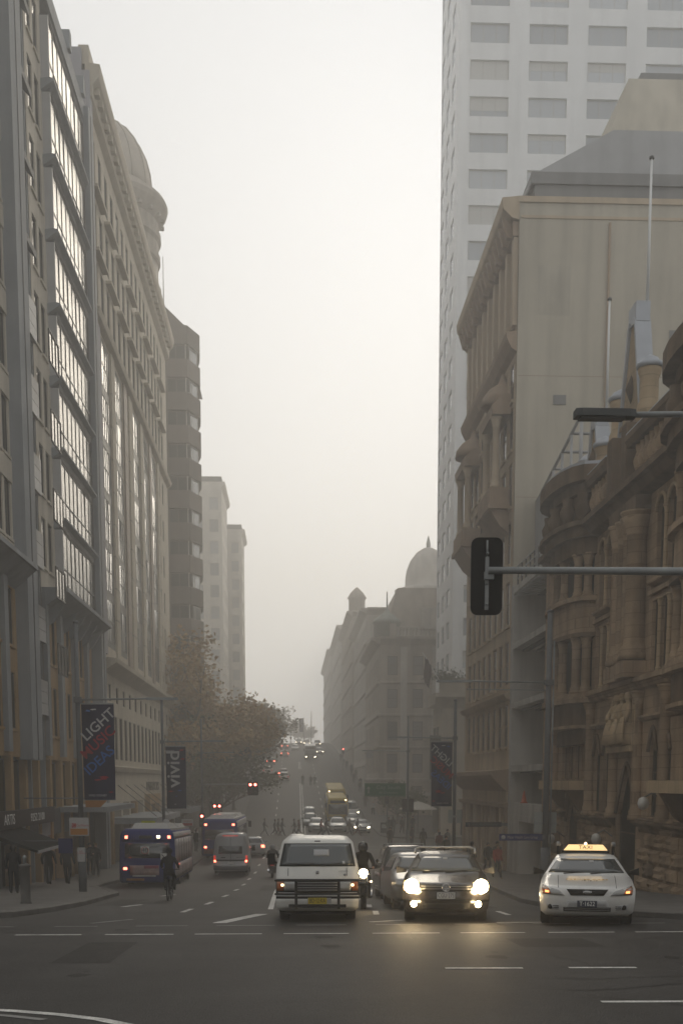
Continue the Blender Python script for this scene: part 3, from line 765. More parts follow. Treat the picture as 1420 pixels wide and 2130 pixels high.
# mullion shafts between windows
for yc in (46.75, 39.3):
    for dy in (-.5, .5): Q.add('mullion_shaft', column_mesh(.09, 2.5, M_SANDL, .25, .2), None, Y(yc+dy), .0, 5.35)
    Q.add('mullion_shaft', column_mesh(.08, 2.3, M_SANDL, .25, .2), None, Y(yc), .05, 8.5)
    Q.add('hood_moulding', MB().box(*span(yc-1.6, yc+1.6), -.14, .02, 8.05, 8.2), M_SAND)
    Q.add('panel', MB().box(*span(yc-1.5, yc+1.5), -.05, .02, 8.25, 8.47), M_SANDD)
def course(y0, y1, z0, z1, d, m, name='string_course'):
    return Q.add(name, MB().prism([(.02, z0), (-d*.5, z0+(z1-z0)*.2), (-d*.75, z0+(z1-z0)*.6), (-d, z0+(z1-z0)*.65), (-d, z1), (.02, z1+.06)], 'x', *span(y0, y1)), m)
course(41.55, 48.2, 4.85, 5.3, .4, M_SAND); course(37.0, 41.5, 4.85, 5.3, .4, M_SAND); course(28.5, 33.6, 4.85, 5.3, .4, M_SAND)
course(44.6, 48.2, 3.75, 3.95, .22, M_SAND); course(37.0, 41.4, 3.75, 3.95, .22, M_SAND); course(54.8, 56.6, 4.9, 5.2, .3, M_SAND); course(54.8, 56.6, 8.0, 8.25, .3, M_SAND); course(54.8, 56.6, 3.4, 3.6, .3, M_SAND)
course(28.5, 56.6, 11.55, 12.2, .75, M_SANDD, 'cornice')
course(38.4, 41.5, .05, .3, .2, M_SANDD); course(44.6, 48.4, -.1, .15, .2, M_SANDD)
# small balconies with stone slabs over the ground floor doors
for yc, w in ((51.5, 4.8), (35.2, 4.2)):
    Q.add('balcony_slab', MB().box(*span(yc-w/2, yc+w/2), -1.05, .0, 1.28, 1.68), M_SANDL)
    for k in (-1, 1): Q.add('console', MB().prism([(0, .3), (-.3, .5), (-.8, 1.27), (0, 1.27)], 'x', Y(yc)+k*w*.36-.15, Y(yc)+k*w*.36+.15), M_SANDD)
# giant clustered columns
for i, (y, r) in enumerate(((44.15, .25), (43.4, .22), (42.75, .22), (41.75, .38))):
    Q.add('pedestal', MB().box(Y(y)-r*1.5, Y(y)+r*1.5, -.3-r*1.4, .02, 5.32, 5.9), M_SAND)
    Q.add('column', column_mesh(r, 5.1, M_SAND, .75, .5), None, Y(y), .3, 5.96)
for i, y in enumerate((43.78, 43.07, 42.3)):
    Q.add('arch_moulding', arch_mould(.7, .42, M_SANDD, False, .1), None, Y(y)-.35, .3, 11.06)
    Q.add('lancet', MB().box(Y(y)-.16, Y(y)+.16, -.02, .02, 9.2, 11.0), M_SANDD)
Q.add('entablature', MB().box(*span(41.2, 44.6), -.55, .02, 11.08, 11.56), M_SANDD)
# projecting bays, half octagons with curved courses
def bay(yc, w, pr, tag_):
    def plan(gr=0, n=10):
        P = [(Y(yc)-w/2-gr, .03)]
        for i in range(n+1):
            t = pi*i/n; P.append((Y(yc)-(w/2+gr)*cos(t), -(pr+gr)*sin(t)**.65))
        P.append((Y(yc)+w/2+gr, .03)); return P
    def blk(name, z0, z1, gr, m): return Q.add(name, MB().prism(plan(gr), 'z', z0, z1), m)
    blk('bay_glazing', 5.2, 11.2, -.42, G_OLD)
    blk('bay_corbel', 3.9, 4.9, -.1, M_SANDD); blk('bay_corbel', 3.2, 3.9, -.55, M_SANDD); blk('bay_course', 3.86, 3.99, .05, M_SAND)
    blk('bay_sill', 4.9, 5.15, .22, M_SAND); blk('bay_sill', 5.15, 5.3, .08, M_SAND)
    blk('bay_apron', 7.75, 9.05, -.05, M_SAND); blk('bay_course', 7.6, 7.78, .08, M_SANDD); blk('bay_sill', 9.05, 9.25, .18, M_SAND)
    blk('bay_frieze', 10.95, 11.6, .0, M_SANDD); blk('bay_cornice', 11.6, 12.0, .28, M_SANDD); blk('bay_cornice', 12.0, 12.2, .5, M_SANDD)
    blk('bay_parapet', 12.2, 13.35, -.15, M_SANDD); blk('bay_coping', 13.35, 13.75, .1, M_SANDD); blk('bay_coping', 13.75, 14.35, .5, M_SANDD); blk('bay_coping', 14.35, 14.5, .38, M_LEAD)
    for k in (.06, .2, .42, .58, .8, .94):
        t = pi*k; x = Y(yc)-(w/2-.28)*cos(t); d = (pr-.25)*sin(t)**.65
        Q.add('column', column_mesh(.19, 2.4, M_SAND, .42, .3), None, x, max(d, .05), 5.3)
        Q.add('column', column_mesh(.17, 1.75, M_SAND, .4, .25), None, x, max(d, .05), 9.25)
    for k in (.13, .31, .5, .69, .87):
        t = pi*k; x = Y(yc)-(w/2+.1)*cos(t); d = (pr+.05)*sin(t)**.65
        Q.add('urn', MB().lathe([(.1, 0), (.3, .35), (.33, .6), (.2, .85), (.24, 1.1)], n=10).mesh('urn', M_SANDD), None, x, d, 12.22)
bay(51.4, 6.0, 1.05, 0); bay(33.9, 6.0, 1.1, 1)
# balustrade of big urns between the bays
def balus(y0, y1):
    n = int((y1-y0)/.52)
    for i in range(n):
        k = 'baluster'
        if k not in WC: WC[k] = MB().lathe([(.16, 0), (.16, .12), (.1, .2), (.22, .5), (.24, .65), (.13, .95), (.17, 1.1), (.17, 1.2)], n=10).mesh('baluster', M_SAND)
        Q.add('baluster', WC[k], None, Y(y0+.3+.52*i), .22, 12.22)
    Q.add('coping', MB().prism([(.3, 13.4), (-.5, 13.45), (-.62, 13.65), (-.62, 13.85), (.3, 14.0)], 'x', *span(y0, y1)), M_SANDD)
    Q.add('coping_capping', MB().prism([(.28, 14.02), (-.58, 13.87), (-.58, 13.93), (.28, 14.1)], 'x', *span(y0, y1)), M_LEAD)
    Q.add('parapet_back', MB().box(*span(y0, y1), .15, .3, 12.2, 13.4), M_SANDD)
balus(45.2, 48.4); balus(37.0, 42.6); balus(28.5, 30.8)
for y in (44.85, 42.95): Q.add('parapet_pier', MB().box(Y(y)-.35, Y(y)+.35, -.55, .3, 12.2, 14.35), M_SANDD)
Q.add('parapet', MB().box(*span(54.5, 56.6), -.3, .3, 12.2, 13.6), M_SANDD)
# figures carved over the entrance (one relief group on a block)
rel = MB()
rel.box(*span(41.5, 44.7), -.42, .02, 2.72, 2.95)
Q.add('relief_base', rel, M_SANDL)
Q.add('relief_panel', MB().box(*span(41.65, 44.55), -.12, .02, 2.95, 4.8), M_SANDD)
for yy, lean, hh in ((44.05, .12, 1.85), (43.1, 0, 1.95), (42.15, -.12, 1.85)):
    mb = MB()
    mb.lathe([(.3, 0), (.3, .3), (.22, .7), (.19, 1.0), (.25, 1.3), (.22, 1.48), (.1, 1.56), (.1, 1.62), (.15, 1.68), (.17, 1.8), (.11, 1.93), (.01, 1.96)], n=12)
    mb.tube([(-.3, -.05, 1.42), (-.42, -.2, 1.1), (-.15, -.32, .95)], [.11, .1, .07], 8); mb.tube([(.3, -.05, 1.42), (.45, -.15, 1.15), (.4, -.2, .8)], [.11, .1, .07], 8)
    for a in (-.22, -.08, .08, .22): mb.tube([(a, -.24, 1.0), (a*1.3, -.33, .5), (a*1.5, -.36, .05)], [.05, .07, .08], 6)
    mm = mb.mesh('carved_figure', M_SANDL); o = Q.add('carved_figure', mm, None, Y(yy), .26, 2.95); o.rotation_euler.y = lean
for y in (41.6, 44.6): Q.add('relief_pilaster', MB().box(Y(y)-.16, Y(y)+.16, -.3, .02, 2.95, 4.85), M_SANDL)
# rock-faced base stones
stone_meshes = []
for v in range(5):
    rr = random.Random(v); mb = MB(); n = 4; W, H = 1.2, .5
    for j in range(n+1):
        for i in range(n+1):
            e = 0 if i in (0, n) or j in (0, n) else 1
            mb.v.append((W*i/n, -.02-e*rr.uniform(.05, .15), H*j/n))
    for j in range(n):
        for i in range(n): mb.face((j*(n+1)+i, j*(n+1)+i+1, (j+1)*(n+1)+i+1, (j+1)*(n+1)+i))
    mb.quad((0, -.02, 0), (W, -.02, 0), (W, .05, 0), (0, .05, 0)); mb.quad((0, -.02, H), (0, .05, H), (W, .05, H), (W, -.02, H))
    mb.quad((0, -.02, 0), (0, .05, 0), (0, .05, H), (0, -.02, H)); mb.quad((W, -.02, 0), (W, -.02, H), (W, .05, H), (W, .05, 0))
    stone_meshes.append([mb.mesh('stone', m_) for m_ in (M_SAND, M_SANDD, M_SAND)])
gaps = [(41.7, 44.5), (50.5, 52.7), (34.1, 36.3)]
for row in range(7):
    z = -3.35+.53*row; y = 29.0+(row % 2)*.6
    while y < 55.2:
        if not any(a < y+1.25 and y < b for a, b in gaps) and z+.5 > g(y) and z < .0:
            Q.add('stone', random.choice(random.choice(stone_meshes)), None, Y(y)-1.2, .015, z)
        y += 1.24
course(28.5, 41.6, .0, .22, .3, M_SANDD, 'plinth_course'); course(44.6, 50.4, .0, .22, .3, M_SANDD, 'plinth_course'); course(52.8, 56.6, .0, .22, .3, M_SANDD, 'plinth_course')
for y in (38.5, 41.55, 44.65, 48.3, 54.7): Q.add('pilaster_shaft', column_mesh(.2, 4.6, M_SAND, .4, .4), None, Y(y), .12, .25)
# end wall, core, roofs
Q.add('end_pier', MB().box(*span(55.3, 56.6), -.3, .3, -4, 12.3), M_SAND)
Q.add('chimney', MB().lathe([(.62, 0), (.62, 2.6), (.75, 2.75), (.75, 3.1), (.85, 3.2), (.85, 3.4), (.6, 3.5), (.6, 3.9), (.7, 4.0)], n=12), M_SANDL, Y(55.6), -1.3, 12.3)
Q.add('core', MB().box(*span(28.5, 56.5), .45, 22, -6, 12.1), M_BLACK)
Q.add('side_wall', MB().box(*span(28.45, 28.9), .05, 22, -6, 12.6), M_SAND)
def gable(y0, y1, zb, zt, x, capw, nm):
    """steep gable facing the street, lead capped, with round corner turrets"""
    ym = (y0+y1)/2
    mb = MB(); mb.prism([(Y(y1), zb), (Y(y0), zb), (Y(ym)+capw, zt-.7), (Y(ym)-capw, zt-.7)], 'y', x, x+.4)
    Q.add('gable_wall', mb, M_SANDL)
    for s in (-1, 1):
        e = Y(y0) if s > 0 else Y(y1); t = Y(ym)+s*capw
        mb = MB(); dz = .22
        mb.prism([(e+s*.1, zb), (t+s*.12, zt-.7), (t-s*.1, zt-.55), (e-s*.15, zb+.2)], 'y', x-.12, x+.52)
        Q.add('gable_coping', mb, M_LEAD)
    Q.add('gable_cap', MB().box(Y(ym)-capw-.15, Y(ym)+capw+.15, x-.08, x+.48, zt-.75, zt), M_LEAD)
    Q.add('gable_slit', MB().lathe([(.01, -.55), (.22, 0), (.01, .55)], n=10), M_SANDD, Y(ym), -x+.05, zb+(zt-zb)*.5)
    for z in (zb+(zt-zb)*.22, zb+(zt-zb)*.3): Q.add('gable_course', MB().box(Y(ym)-(y1-y0)*.38, Y(ym)+(y1-y0)*.38, x-.1, x+.02, z, z+.14), M_SAND)
    for k in (-.8, -.4, 0, .4, .8): Q.add('gable_shaft', MB().box(Y(ym)+k*(y1-y0)*.3-.1, Y(ym)+k*(y1-y0)*.3+.1, x-.08, x+.02, zb-1.5, zb+(zt-zb)*.2), M_SAND)
    for y in (y0, y1):
        h = (zt-zb)*.62
        Q.add('turret', MB().lathe([(.38, -2.5), (.38, h*.30), (.46, h*.34), (.48, h*.42), (.44, h*.5), (.36, h*.54), (.36, h*.74), (.44, h*.80), (.46, h*.84)], n=14), M_SANDL, Y(y), -x-.1, zb)
        Q.add('turret_cap', MB().lathe([(.5, 0), (.54, .1), (.52, .18), (.36, .28), (.33, .36), (.1, .48), (.02, .52)], n=14), M_LEAD, Y(y), -x-.1, zb+h*.84)
gable(46.6, 50.6, 14.2, 20.6, 1.3, .40, 'a'); gable(53.0, 55.8, 14.2, 18.3, 1.3, .38, 'b'); gable(29.5, 33.0, 14.2, 20.3, 1.3, .42, 'c')
# curved pediment over the near bay and slate roofs
pm = MB(); n = 16; P = [(Y(34.2)-4.0*cos(pi*i/n), 13.2+1.7*sin(pi*i/n)) for i in range(n+1)]
pm.prism(P, 'y', .9, 1.6); Q.add('round_pediment', pm, M_SAND)
Q.add('pediment_capping', MB().tube([(x, .85, z) for x, z in P], .22, 6), M_LEAD)
Q.add('slate_roof', MB().prism([(1.9, 14.0), (7.5, 18.9), (14, 14.0)], 'x', *span(29, 46.6)), M_SLATE)
Q.add('slate_roof', MB().prism([(1.9, 14.0), (6.5, 17.4), (12, 14.0)], 'x', *span(46.7, 54)), M_SLATE)
Q.add('ridge_capping', MB().box(*span(29, 46.6), 7.2, 7.8, 18.72, 19.05), M_LEAD)
ld = Q.add('roof_ladder', MB().tube([(Y(45.6), 2.05, 14.4), (Y(45.6), 7.3, 19.0)], .035, 5).tube([(Y(45.1), 2.05, 14.4), (Y(45.1), 7.3, 19.0)], .035, 5), M_SLATE)
ld['kind'] = 'stuff'
for i in range(14):
    t = (i+.5)/14; Q.add('ladder_rung', MB().tube([(Y(45.6), 2.05+5.25*t, 14.42+4.6*t), (Y(45.1), 2.05+5.25*t, 14.42+4.6*t)], .025, 5), M_SLATE)
# lamps on the wall
for y, z in ((52.9, -1.0), (44.9, -.6), (38.9, .9)):
    L_ = thing('wall_lantern', {52.9: 'white globe lantern on sandstone wall beside the small arched door', 44.9: 'white globe lantern on sandstone wall beside the tall entrance arch', 38.9: 'oval white globe lantern hanging before the lancet windows near the frame edge'}[y], 'lantern', (XR-.65, y, z), group='globe lanterns on the sandstone wall')
    MB().lathe([(.03, -.22), (.16, -.15), (.2, 0), (.16, .15), (.05, .22)], n=12).build('globe', mat('opal_glass', (.55, .53, .48), .3), L_)
    MB().tube([(.64, 0, .1), (.3, 0, .35), (.02, 0, .2)], .03, 6).build('bracket', M_STEEL, L_)

# ---- R2: deep concrete frame with recessed glazing
r2 = thing('concrete_building', 'narrow pale concrete frame building with deep recessed dark floors', 'building', (XR, 62, g(62)))
P2 = Face(r2, XR, 0, RIGHT)
M_FRAME = mat('frame_concrete', (.5, .48, .44), .85, var=.12, vscale=.6, stain=.3)
Z0 = -3.9
P2.add('fin_wall', MB().box(*span(66.4, 66.95), -.05, 6.0, Z0, 12.6), M_FRAME)
P2.add('fin_wall', MB().box(*span(56.75, 57.1), -.05, 6.0, Z0, 12.6), M_FRAME)
for z in (-.4, 2.35, 5.9, 9.2, 12.3):
    P2.add('floor_slab', MB().box(*span(57.11, 66.39), -.02, 5.5, z-.16, z+.16), M_FRAME)
    if z > 0:
        P2.add('glass_wall', MB().box(*span(57.12, 66.38), 3.6, 3.7, z-3.2 if z > 3 else z-2.5, z-.17), G_DARK)
        for i in range(8): P2.add('mullion', MB().box(Y(57.6+1.15*i)-.05, Y(57.6+1.15*i)+.05, 3.45, 3.59, z-3.2 if z > 3 else z-2.4, z-.17), M_STEEL)
        for i in range(6): P2.add('soffit_slat', MB().box(*span(57.2, 66.3), .5+.8*i, .85+.8*i, z-.26, z-.17), M_DARKP)
        P2.add('desk_clutter', MB().box(Y(61.5)-.5, Y(61.5)+.5, 2.6, 3.2, z-3.0 if z > 3 else z-2.4, z-2.2 if z > 3 else z-1.9), M_DARKP)
P2.add('shop_wall', MB().box(*span(57.1, 66.4), 1.6, 1.8, Z0-1, -.55), M_BLACK)
P2.add('planter', MB().box(*span(58.0, 66.3), .02, .5, -.24, .45), M_FRAME)
P2.add('base_pier', MB().box(*span(63.9, 66.9), .0, 1.5, Z0-.8, -.56), M_FRAME)
P2.add('core', MB().box(*span(56.8, 66.9), 6.1, 20, -6, 12.4), M_FRAME)
P2.add('penthouse_wall', MB().box(*span(63.4, 66.9), 1.2, 9, 12.4, 17.3), M_METP)
P2.add('penthouse_wall', MB().box(*span(58.5, 63.4), 3.8, 9, 12.4, 16.4), M_METP)
for z0, z1 in ((17.25, 17.35), (12.6, 12.7)):
    pass
fr = MB()
for (a, b) in (((66.8, 1.3, 17.3), (57.0, 1.3, 19.0)), ((66.8, 7.5, 17.3), (57.0, 7.5, 19.0)), ((57.0, 1.3, 19.0), (57.0, 7.5, 19.0)), ((57.0, 1.3, 14.3), (57.0, 1.3, 19.0))):
    P2.add('pergola_beam', MB().tube([(Y(a[0]), a[1], a[2]), (Y(b[0]), b[1], b[2])], .09, 6), M_METP)
for k in range(1, 5):
    t = k/5; y = 66.8-9.8*t; z = 17.3+1.7*t
    P2.add('pergola_beam', MB().tube([(Y(y), 1.3, z), (Y(y), 7.5, z)], .07, 6), M_METP)
    P2.add('pergola_post', MB().tube([(Y(y), 1.3, 12.4), (Y(y), 1.3, z)], .07, 6), M_METP)
for i in range(9): P2.add('railing_post', MB().box(Y(57.3+1.1*i)-.04, Y(57.3+1.1*i)+.04, .1, .18, 12.45, 13.6), M_STEEL)
for z in (12.9, 13.25, 13.6): P2.add('railing_bar', MB().box(*span(57.2, 66.3), .11, .17, z-.04, z+.03), M_METP)
for i in range(10): P2.add('sunscreen_slat', MB().prism([(-.1, 11.9), (2.2, 12.15), (2.2, 12.2), (-.1, 11.95)], 'x', Y(57.4+.92*i)-.3, Y(57.4+.92*i)+.3), M_METP)

# ---- R3: tall tan building with blank side wall
M_TAN3 = mat('tan_brick_facing', (.52, .42, .30), .85, var=.12, vscale=.5, stain=.2, bump=.15)
M_TANW = mat('tan_render', (.50, .455, .37), .9, var=.1, vscale=.25, stain=.18)
M_ATTIC = mat('attic_cladding', (.24, .235, .23), .7, var=.1, stain=.2)
M_PATCHR = mat('patched_render', (.46, .42, .345), .9, var=.12, vscale=.8, stain=.3)
M_TRIM = mat('brown_trim', (.36, .265, .185), .8, var=.15, stain=.15)
r3 = thing('corner_building', 'tall tan building with bracketed cornice, ornate balconies and a blank rendered side wall', 'building', (XR, 76, g(76)))
T = Face(r3, XR, 0, RIGHT)
Y0, Y1, H3 = 67.0, 84.6, 33.0
hs = []; ws = []
colsY = [68.4+2.06*i for i in range(8)]
rows = [(3.6, 2.5), (7.2, 2.5), (10.6, 2.45), (14.0, 2.4), (17.2, 2.4), (20.3, 2.3), (23.0, 2.0)]
for z, h in rows:
    for y in colsY: hs.append((Y(y)-.65, Y(y)+.65, z, z+h)); ws.append((Y(y)-.65, z, 1.3, h))
for y in colsY: hs.append((Y(y)-.62, Y(y)+.62, 26.9, 31.0))
T.add('street_wall', wall_mb(*span(Y0, Y1), 2.0, H3, hs, .2), M_TAN3)
for (u, z, w, h) in ws: window(T, u, z, w, h, .13, M_TRIM, G_DARK, 1, 2, .08)
for y in colsY:
    for k in range(2): window(T, Y(y)-.62, 26.9+2.05*k, 1.24, 2.03, .13, M_TRIM, G_DARK, 1, 2, .08)
    T.add('sill', MB().box(Y(y)-.75, Y(y)+.75, -.12, .03, 26.72, 26.89), M_TRIM)
for (z, h) in rows:
    for y in colsY: T.add('sill', MB().box(Y(y)-.72, Y(y)+.72, -.11, .03, z-.16, z-.005), M_TAN3)
for i, y in enumerate([67.45]+[c+1.03 for c in colsY]):
    T.add('upper_pilaster', MB().box(Y(y)-.3, Y(y)+.3, -.25, .02, 26.75, 31.3), M_TAN3)
T.add('string_course', MB().prism([(0, 25.3), (-.3, 25.5), (-.55, 26.0), (-.6, 26.3), (0, 26.4)], 'x', *span(Y0, Y1)), M_TRIM)
T.add('string_course', MB().prism([(0, 6.3), (-.25, 6.4), (-.4, 6.65), (0, 6.75)], 'x', *span(Y0, Y1)), M_TAN3)
T.add('frieze', MB().box(*span(Y0+.1, Y1), -.3, .02, 31.35, 32.1), M_TRIM)
T.add('cornice', MB().prism([(0, 32.1), (-.4, 32.2), (-.85, 32.6), (-.9, 32.7), (-.95, 33.2), (0, 33.3)], 'x', *span(Y0-.1, Y1+.2)), M_TAN3)
for i in range(16): T.add('cornice_bracket', MB().prism([(-.3, 31.4), (-.55, 31.5), (-.8, 32.3), (-.8, 32.45), (-.3, 32.3)], 'x', Y(67.8+1.1*i)-.2, Y(67.8+1.1*i)+.2), M_TRIM)
# ornamental balconies and bays
for yc in (70.6, 81.4):
    T.add('balcony_base', MB().prism([(0, 15.9), (-.5, 16.3), (-1.1, 17.2), (0, 17.2)], 'x', Y(yc)-2.0, Y(yc)+2.0), M_TRIM)
    T.add('balcony_slab', MB().box(Y(yc)-2.3, Y(yc)+2.3, -1.25, .0, 17.2, 17.5), M_TRIM)
    T.add('balcony_front', MB().box(Y(yc)-2.15, Y(yc)+2.15, -1.15, -.95, 17.5, 18.4), M_TRIM)
    for k in (-1, 1):
        T.add('balcony_side', MB().box(Y(yc)+k*2.05-.12, Y(yc)+k*2.05+.12, -.94, .0, 17.5, 18.4), M_TRIM)
        T.add('column', column_mesh(.22, 3.9, M_TAN3, .5, .4), None, Y(yc)+k*1.7, .75, 18.45)
    T.add('balcony_hood', MB().prism([(0, 22.4), (-1.05, 22.4), (-1.1, 22.9), (-.4, 23.5), (0, 23.5)], 'x', Y(yc)-2.2, Y(yc)+2.2), M_TRIM)
    T.add('balcony_dome', MB().lathe([(1.3, 0), (1.2, .5), (.8, 1.0), (.3, 1.3), (.05, 1.9)], n=12), M_TRIM, Y(yc), .1, 23.4)
T.add('balcony_band', MB().prism([(0, 16.5), (-.5, 16.9), (-.6, 17.1), (0, 17.2)], 'x', *span(72.8, 79)), M_TRIM)
# two storey colonnade of the base
T.add('base_cornice', MB().prism([(0, 1.0), (-.3, 1.2), (-.9, 1.8), (-1.0, 2.0), (-1.0, 2.25), (0, 2.35)], 'x', *span(Y0, Y1+.2)), M_TRIM)
T.add('base_frieze', MB().box(*span(Y0, Y1), -.12, .3, .35, 1.05), M_TAN3)
T.add('base_course', MB().prism([(0, .05), (-.35, .15), (-.4, .35), (0, .4)], 'x', *span(Y0, Y1)), M_TRIM)
T.add('base_wall', MB().box(*span(Y0, Y1), .4, .6, -5, .1), M_BLACK)
for i in range(11):
    y = 67.5+1.68*i
    T.add('base_pilaster', MB().box(Y(y)-.28, Y(y)+.28, -.12, .4, -5, .06), M_TAN3 if i % 2 else M_TRIM)
    if i < 10:
        f = T.add('window', frame_mesh(1.08, 3.2, 1, 2, .07, M_TRIM), None, Y(y+1.39), -.3, -3.2)
        put('pane', pane_mesh(1.06, 3.18, M_SHOP), f, (.01, .03, .01))
T.add('side_wall', MB().box(*span(Y0-.02, Y0+.35), .02, 42, -6, 33.0), M_TANW)
T.add('side_coping', MB().box(*span(Y0-.12, Y0+.4), -.1, 42, 33.0, 33.3), M_TAN3)
T.add('side_coping', MB().box(*span(Y0-.07, Y0+.3), .1, 42, 32.2, 32.35), M_TAN3)
T.add('core', MB().box(*span(Y0+.2, Y1), .65, 42, -6, 32.9), M_DARKP)
T.add('end_wall', MB().box(*span(Y1-.3, Y1+.02), .02, 42, -6, 33), M_TANW)
PTA, PTB, PTZ0, PTZ1 = 5.2, 7.2, 36.9, 42.2
# services on the blank wall
TS = Face(r3, 0, Y0-.02, FRONT)
for x in (17.5, 26.5): TS.add('downpipe', MB().tube([(x, -.1, -4), (x, -.1, 32.0)], .07, 8), M_TRIM)
for z in (4.5, 11, 17.5, 24): TS.add('render_joint', MB().box(12.6, 54, -.006, .01, z, z+.03), M_TRIM)
for x, z in ((14.6, 22.5), (15.8, 13.5), (21.0, 26.0), (23.5, 18.8), (29, 24.5)): TS.add('vent', MB().box(x, x+.7, -.06, .01, z, z+.5), M_ATTIC)
for x, z, w, h in ((13.6, 27.2, 1.8, 2.6), (19.2, 14.2, 2.4, 1.6), (24.5, 28.3, 1.4, 2.2), (18.6, 21.4, 1.2, 3.0)): TS.add('render_patch', MB().box(x, x+w, -.004, .01, z, z+h), M_PATCHR)
# attic storey, low roof, and the plant tower with sloped sides
T.add('attic_wall', MB().box(*span(Y0+.35, Y1-1), .9, 42, 33.25, 34.1), M_ATTIC)
T.add('attic_band', MB().box(*span(Y0+.2, Y1-.9), .7, 42, 34.1, 34.7), M_ATTIC)
T.add('roof_rail', MB().tube([(Y(Y0+.5), .2, 33.3), (Y(Y0+.5), .75, 34.4)], .06, 6), M_METP)
T.add('low_roof', MB().prism([(.9, 34.7), (5.2, 37.0), (34, 37.0), (42, 34.7)], 'x', *span(Y0+.4, Y1-1)), M_METP)
T.add('plant_tower', MB().loft([[(Y(y), x, z) for y, x in ((70, PTA), (70, 38), (83, 38), (83, PTA))] for z in (PTZ0,)]+[[(Y(y), x, PTZ1) for y, x in ((72, PTB), (72, 36), (82, 36), (82, PTB))]], smooth=False), M_TANW)
T.add('plant_room', MB().box(*span(73, 84), PTB+1, PTB+4, PTZ1, PTZ1+.9), M_ATTIC)
T.add('plant_room', MB().box(*span(73, 84), PTB+9, PTB+13, PTZ1, PTZ1+1.1), M_ATTIC)
for (px_, y, x, z0, z1, lab) in ((1, 48.4, XR+1.75, 20.6, 26.0, 'tall white flagpole on top of the big lead capped gable'), (2, 54.2, XR+1.75, 18.3, 23.0, 'white flagpole with small cap on the lesser gable')):
    p = thing('flagpole', lab, 'flagpole', (x, y, z0), group='bare white flagpoles on the sandstone gables')
    MB().tube([(0, 0, -.05), (0, 0, z1-z0)], [.07, .045], 8).build('pole', M_WHT, p); MB().lathe([(.1, 0), (.1, .08), (.02, .14)], n=8).build('cap', M_STEEL, p, (0, 0, z1-z0))

# ---- R4: white tower standing on a rusticated podium
M_WTOW = mat('fog_whitened_facing', (.84, .84, .83), .7, var=.06, vscale=.3, stain=.12)  # tower facing, spandrels and glass lightened to imitate thicker fog
M_WTOW2 = mat('fog_whitened_spandrel', (.82, .82, .81), .7, var=.06, vscale=.3, stain=.1)
M_BLIND = mat('window_blind', (.55, .54, .51), .8)
G_TOW = glassmat('fog_paled_tower_glass', (.42, .44, .46), .25, 1.6, .01, .25)
r4 = thing('white_tower', 'white high rise tower with square grey windows whose top dissolves in fog', 'building', (15, 118, g(118)))
XT, YT = 16.0, 118.0
FT = Face(r4, 0, YT, FRONT)
hs = []
NFT = 27; SF = 3.22
for k in range(NFT):
    z = 12.4+SF*k
    for i in range(9): hs.append((17.1+5.6*i, 17.1+5.6*i+3.7, z+.55, z+2.3))
FT.add('front_wall', wall_mb(16.9, 66, 10.6, 97.5, hs, .3), M_WTOW2)
for h in hs[:: 1]:
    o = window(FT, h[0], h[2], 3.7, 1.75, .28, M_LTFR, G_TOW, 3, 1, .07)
    if random.random() < .45: put('blind', MB().box(.06, 3.64, .015, .025, 1.7-random.choice((.4, .7, 1.1, 1.6)), 1.7).mesh('blind', M_BLIND), o)
FT.add('corner_pier', MB().box(16.0, 16.9, -.25, .5, 10.6, 97.5), M_WTOW)
FS = Face(r4, XT, 0, RIGHT)
hs = [(Y(y)-1.2, Y(y)+1.2, 12.4+SF*k+.55, 12.4+SF*k+2.3) for k in range(NFT) for y in [121.5+4*i for i in range(3)]]
FS.add('street_wall', wall_mb(*span(118.3, 131), 10.6, 97.5, hs, .35), M_WTOW)
pn = MB()
for h in hs: pn.box(h[0], h[1], .1, .15, h[2], h[3])
q = FS.add('window_panes', pn, G_TOW); q['kind'] = 'stuff'
FT.add('core', MB().box(16.4, 66, .4, 12.8, -6, 97.4), M_DARKP)
# podium
FP = Face(r4, 0, YT, FRONT); M_POD = mat('podium_stone', (.38, .335, .27), .85, var=.12, vscale=.6, stain=.2)
FP.add('podium_wall', MB().box(15.0, 40, -.6, .2, -5, 9.4), M_POD)
for i in range(19):
    FP.add('quoin', MB().box(14.95, 16.3 if i % 2 else 15.9, -.72, -.55, -3.2+.62*i, -3.2+.62*i+.57), M_POD)
FP.add('podium_cornice', MB().prism([(-.6, 8.9), (-.8, 9.2), (-1.5, 9.9), (-1.6, 10.0), (-1.6, 10.4), (.1, 10.5)], 'x', 14.2, 40), M_POD)
FP.add('podium_cornice', MB().box(14.2, 15.0, -.6, 6, 9.3, 10.45), M_POD)
FP.add('podium_parapet', MB().box(14.7, 40, -.9, -.5, 10.45, 11.9), M_POD)
FP.add('podium_course', MB().box(14.8, 40, -.95, -.55, 1.9, 2.4), M_POD)
FP.add('podium_course', MB().box(14.8, 40, -.85, -.55, -.6, -.2), M_POD)
for x in (18.0, 20.8, 23.5): FP.add('podium_window', MB().box(x, x+1.5, -.64, -.55, 4, 7.2), G_DARK)
for x in (17.0, 20.0, 23): FP.add('shop_opening', MB().box(x, x+2.3, -.64, -.55, -4.4, -1.2), M_BLACK)
FPs = Face(r4, 15.0, 0, RIGHT)
FPs.add('podium_wall', MB().box(*span(117.9, 124.5), -.02, .5, -5, 9.4), M_POD)
for y in (120.5, 123): FPs.add('podium_window', MB().box(Y(y)-.8, Y(y)+.8, -.06, .1, 3.5, 7.2), G_DARK); FPs.add('shop_opening', MB().box(Y(y)-1.2, Y(y)+1.2, -.06, .1, -4.2, -.9), M_BLACK)
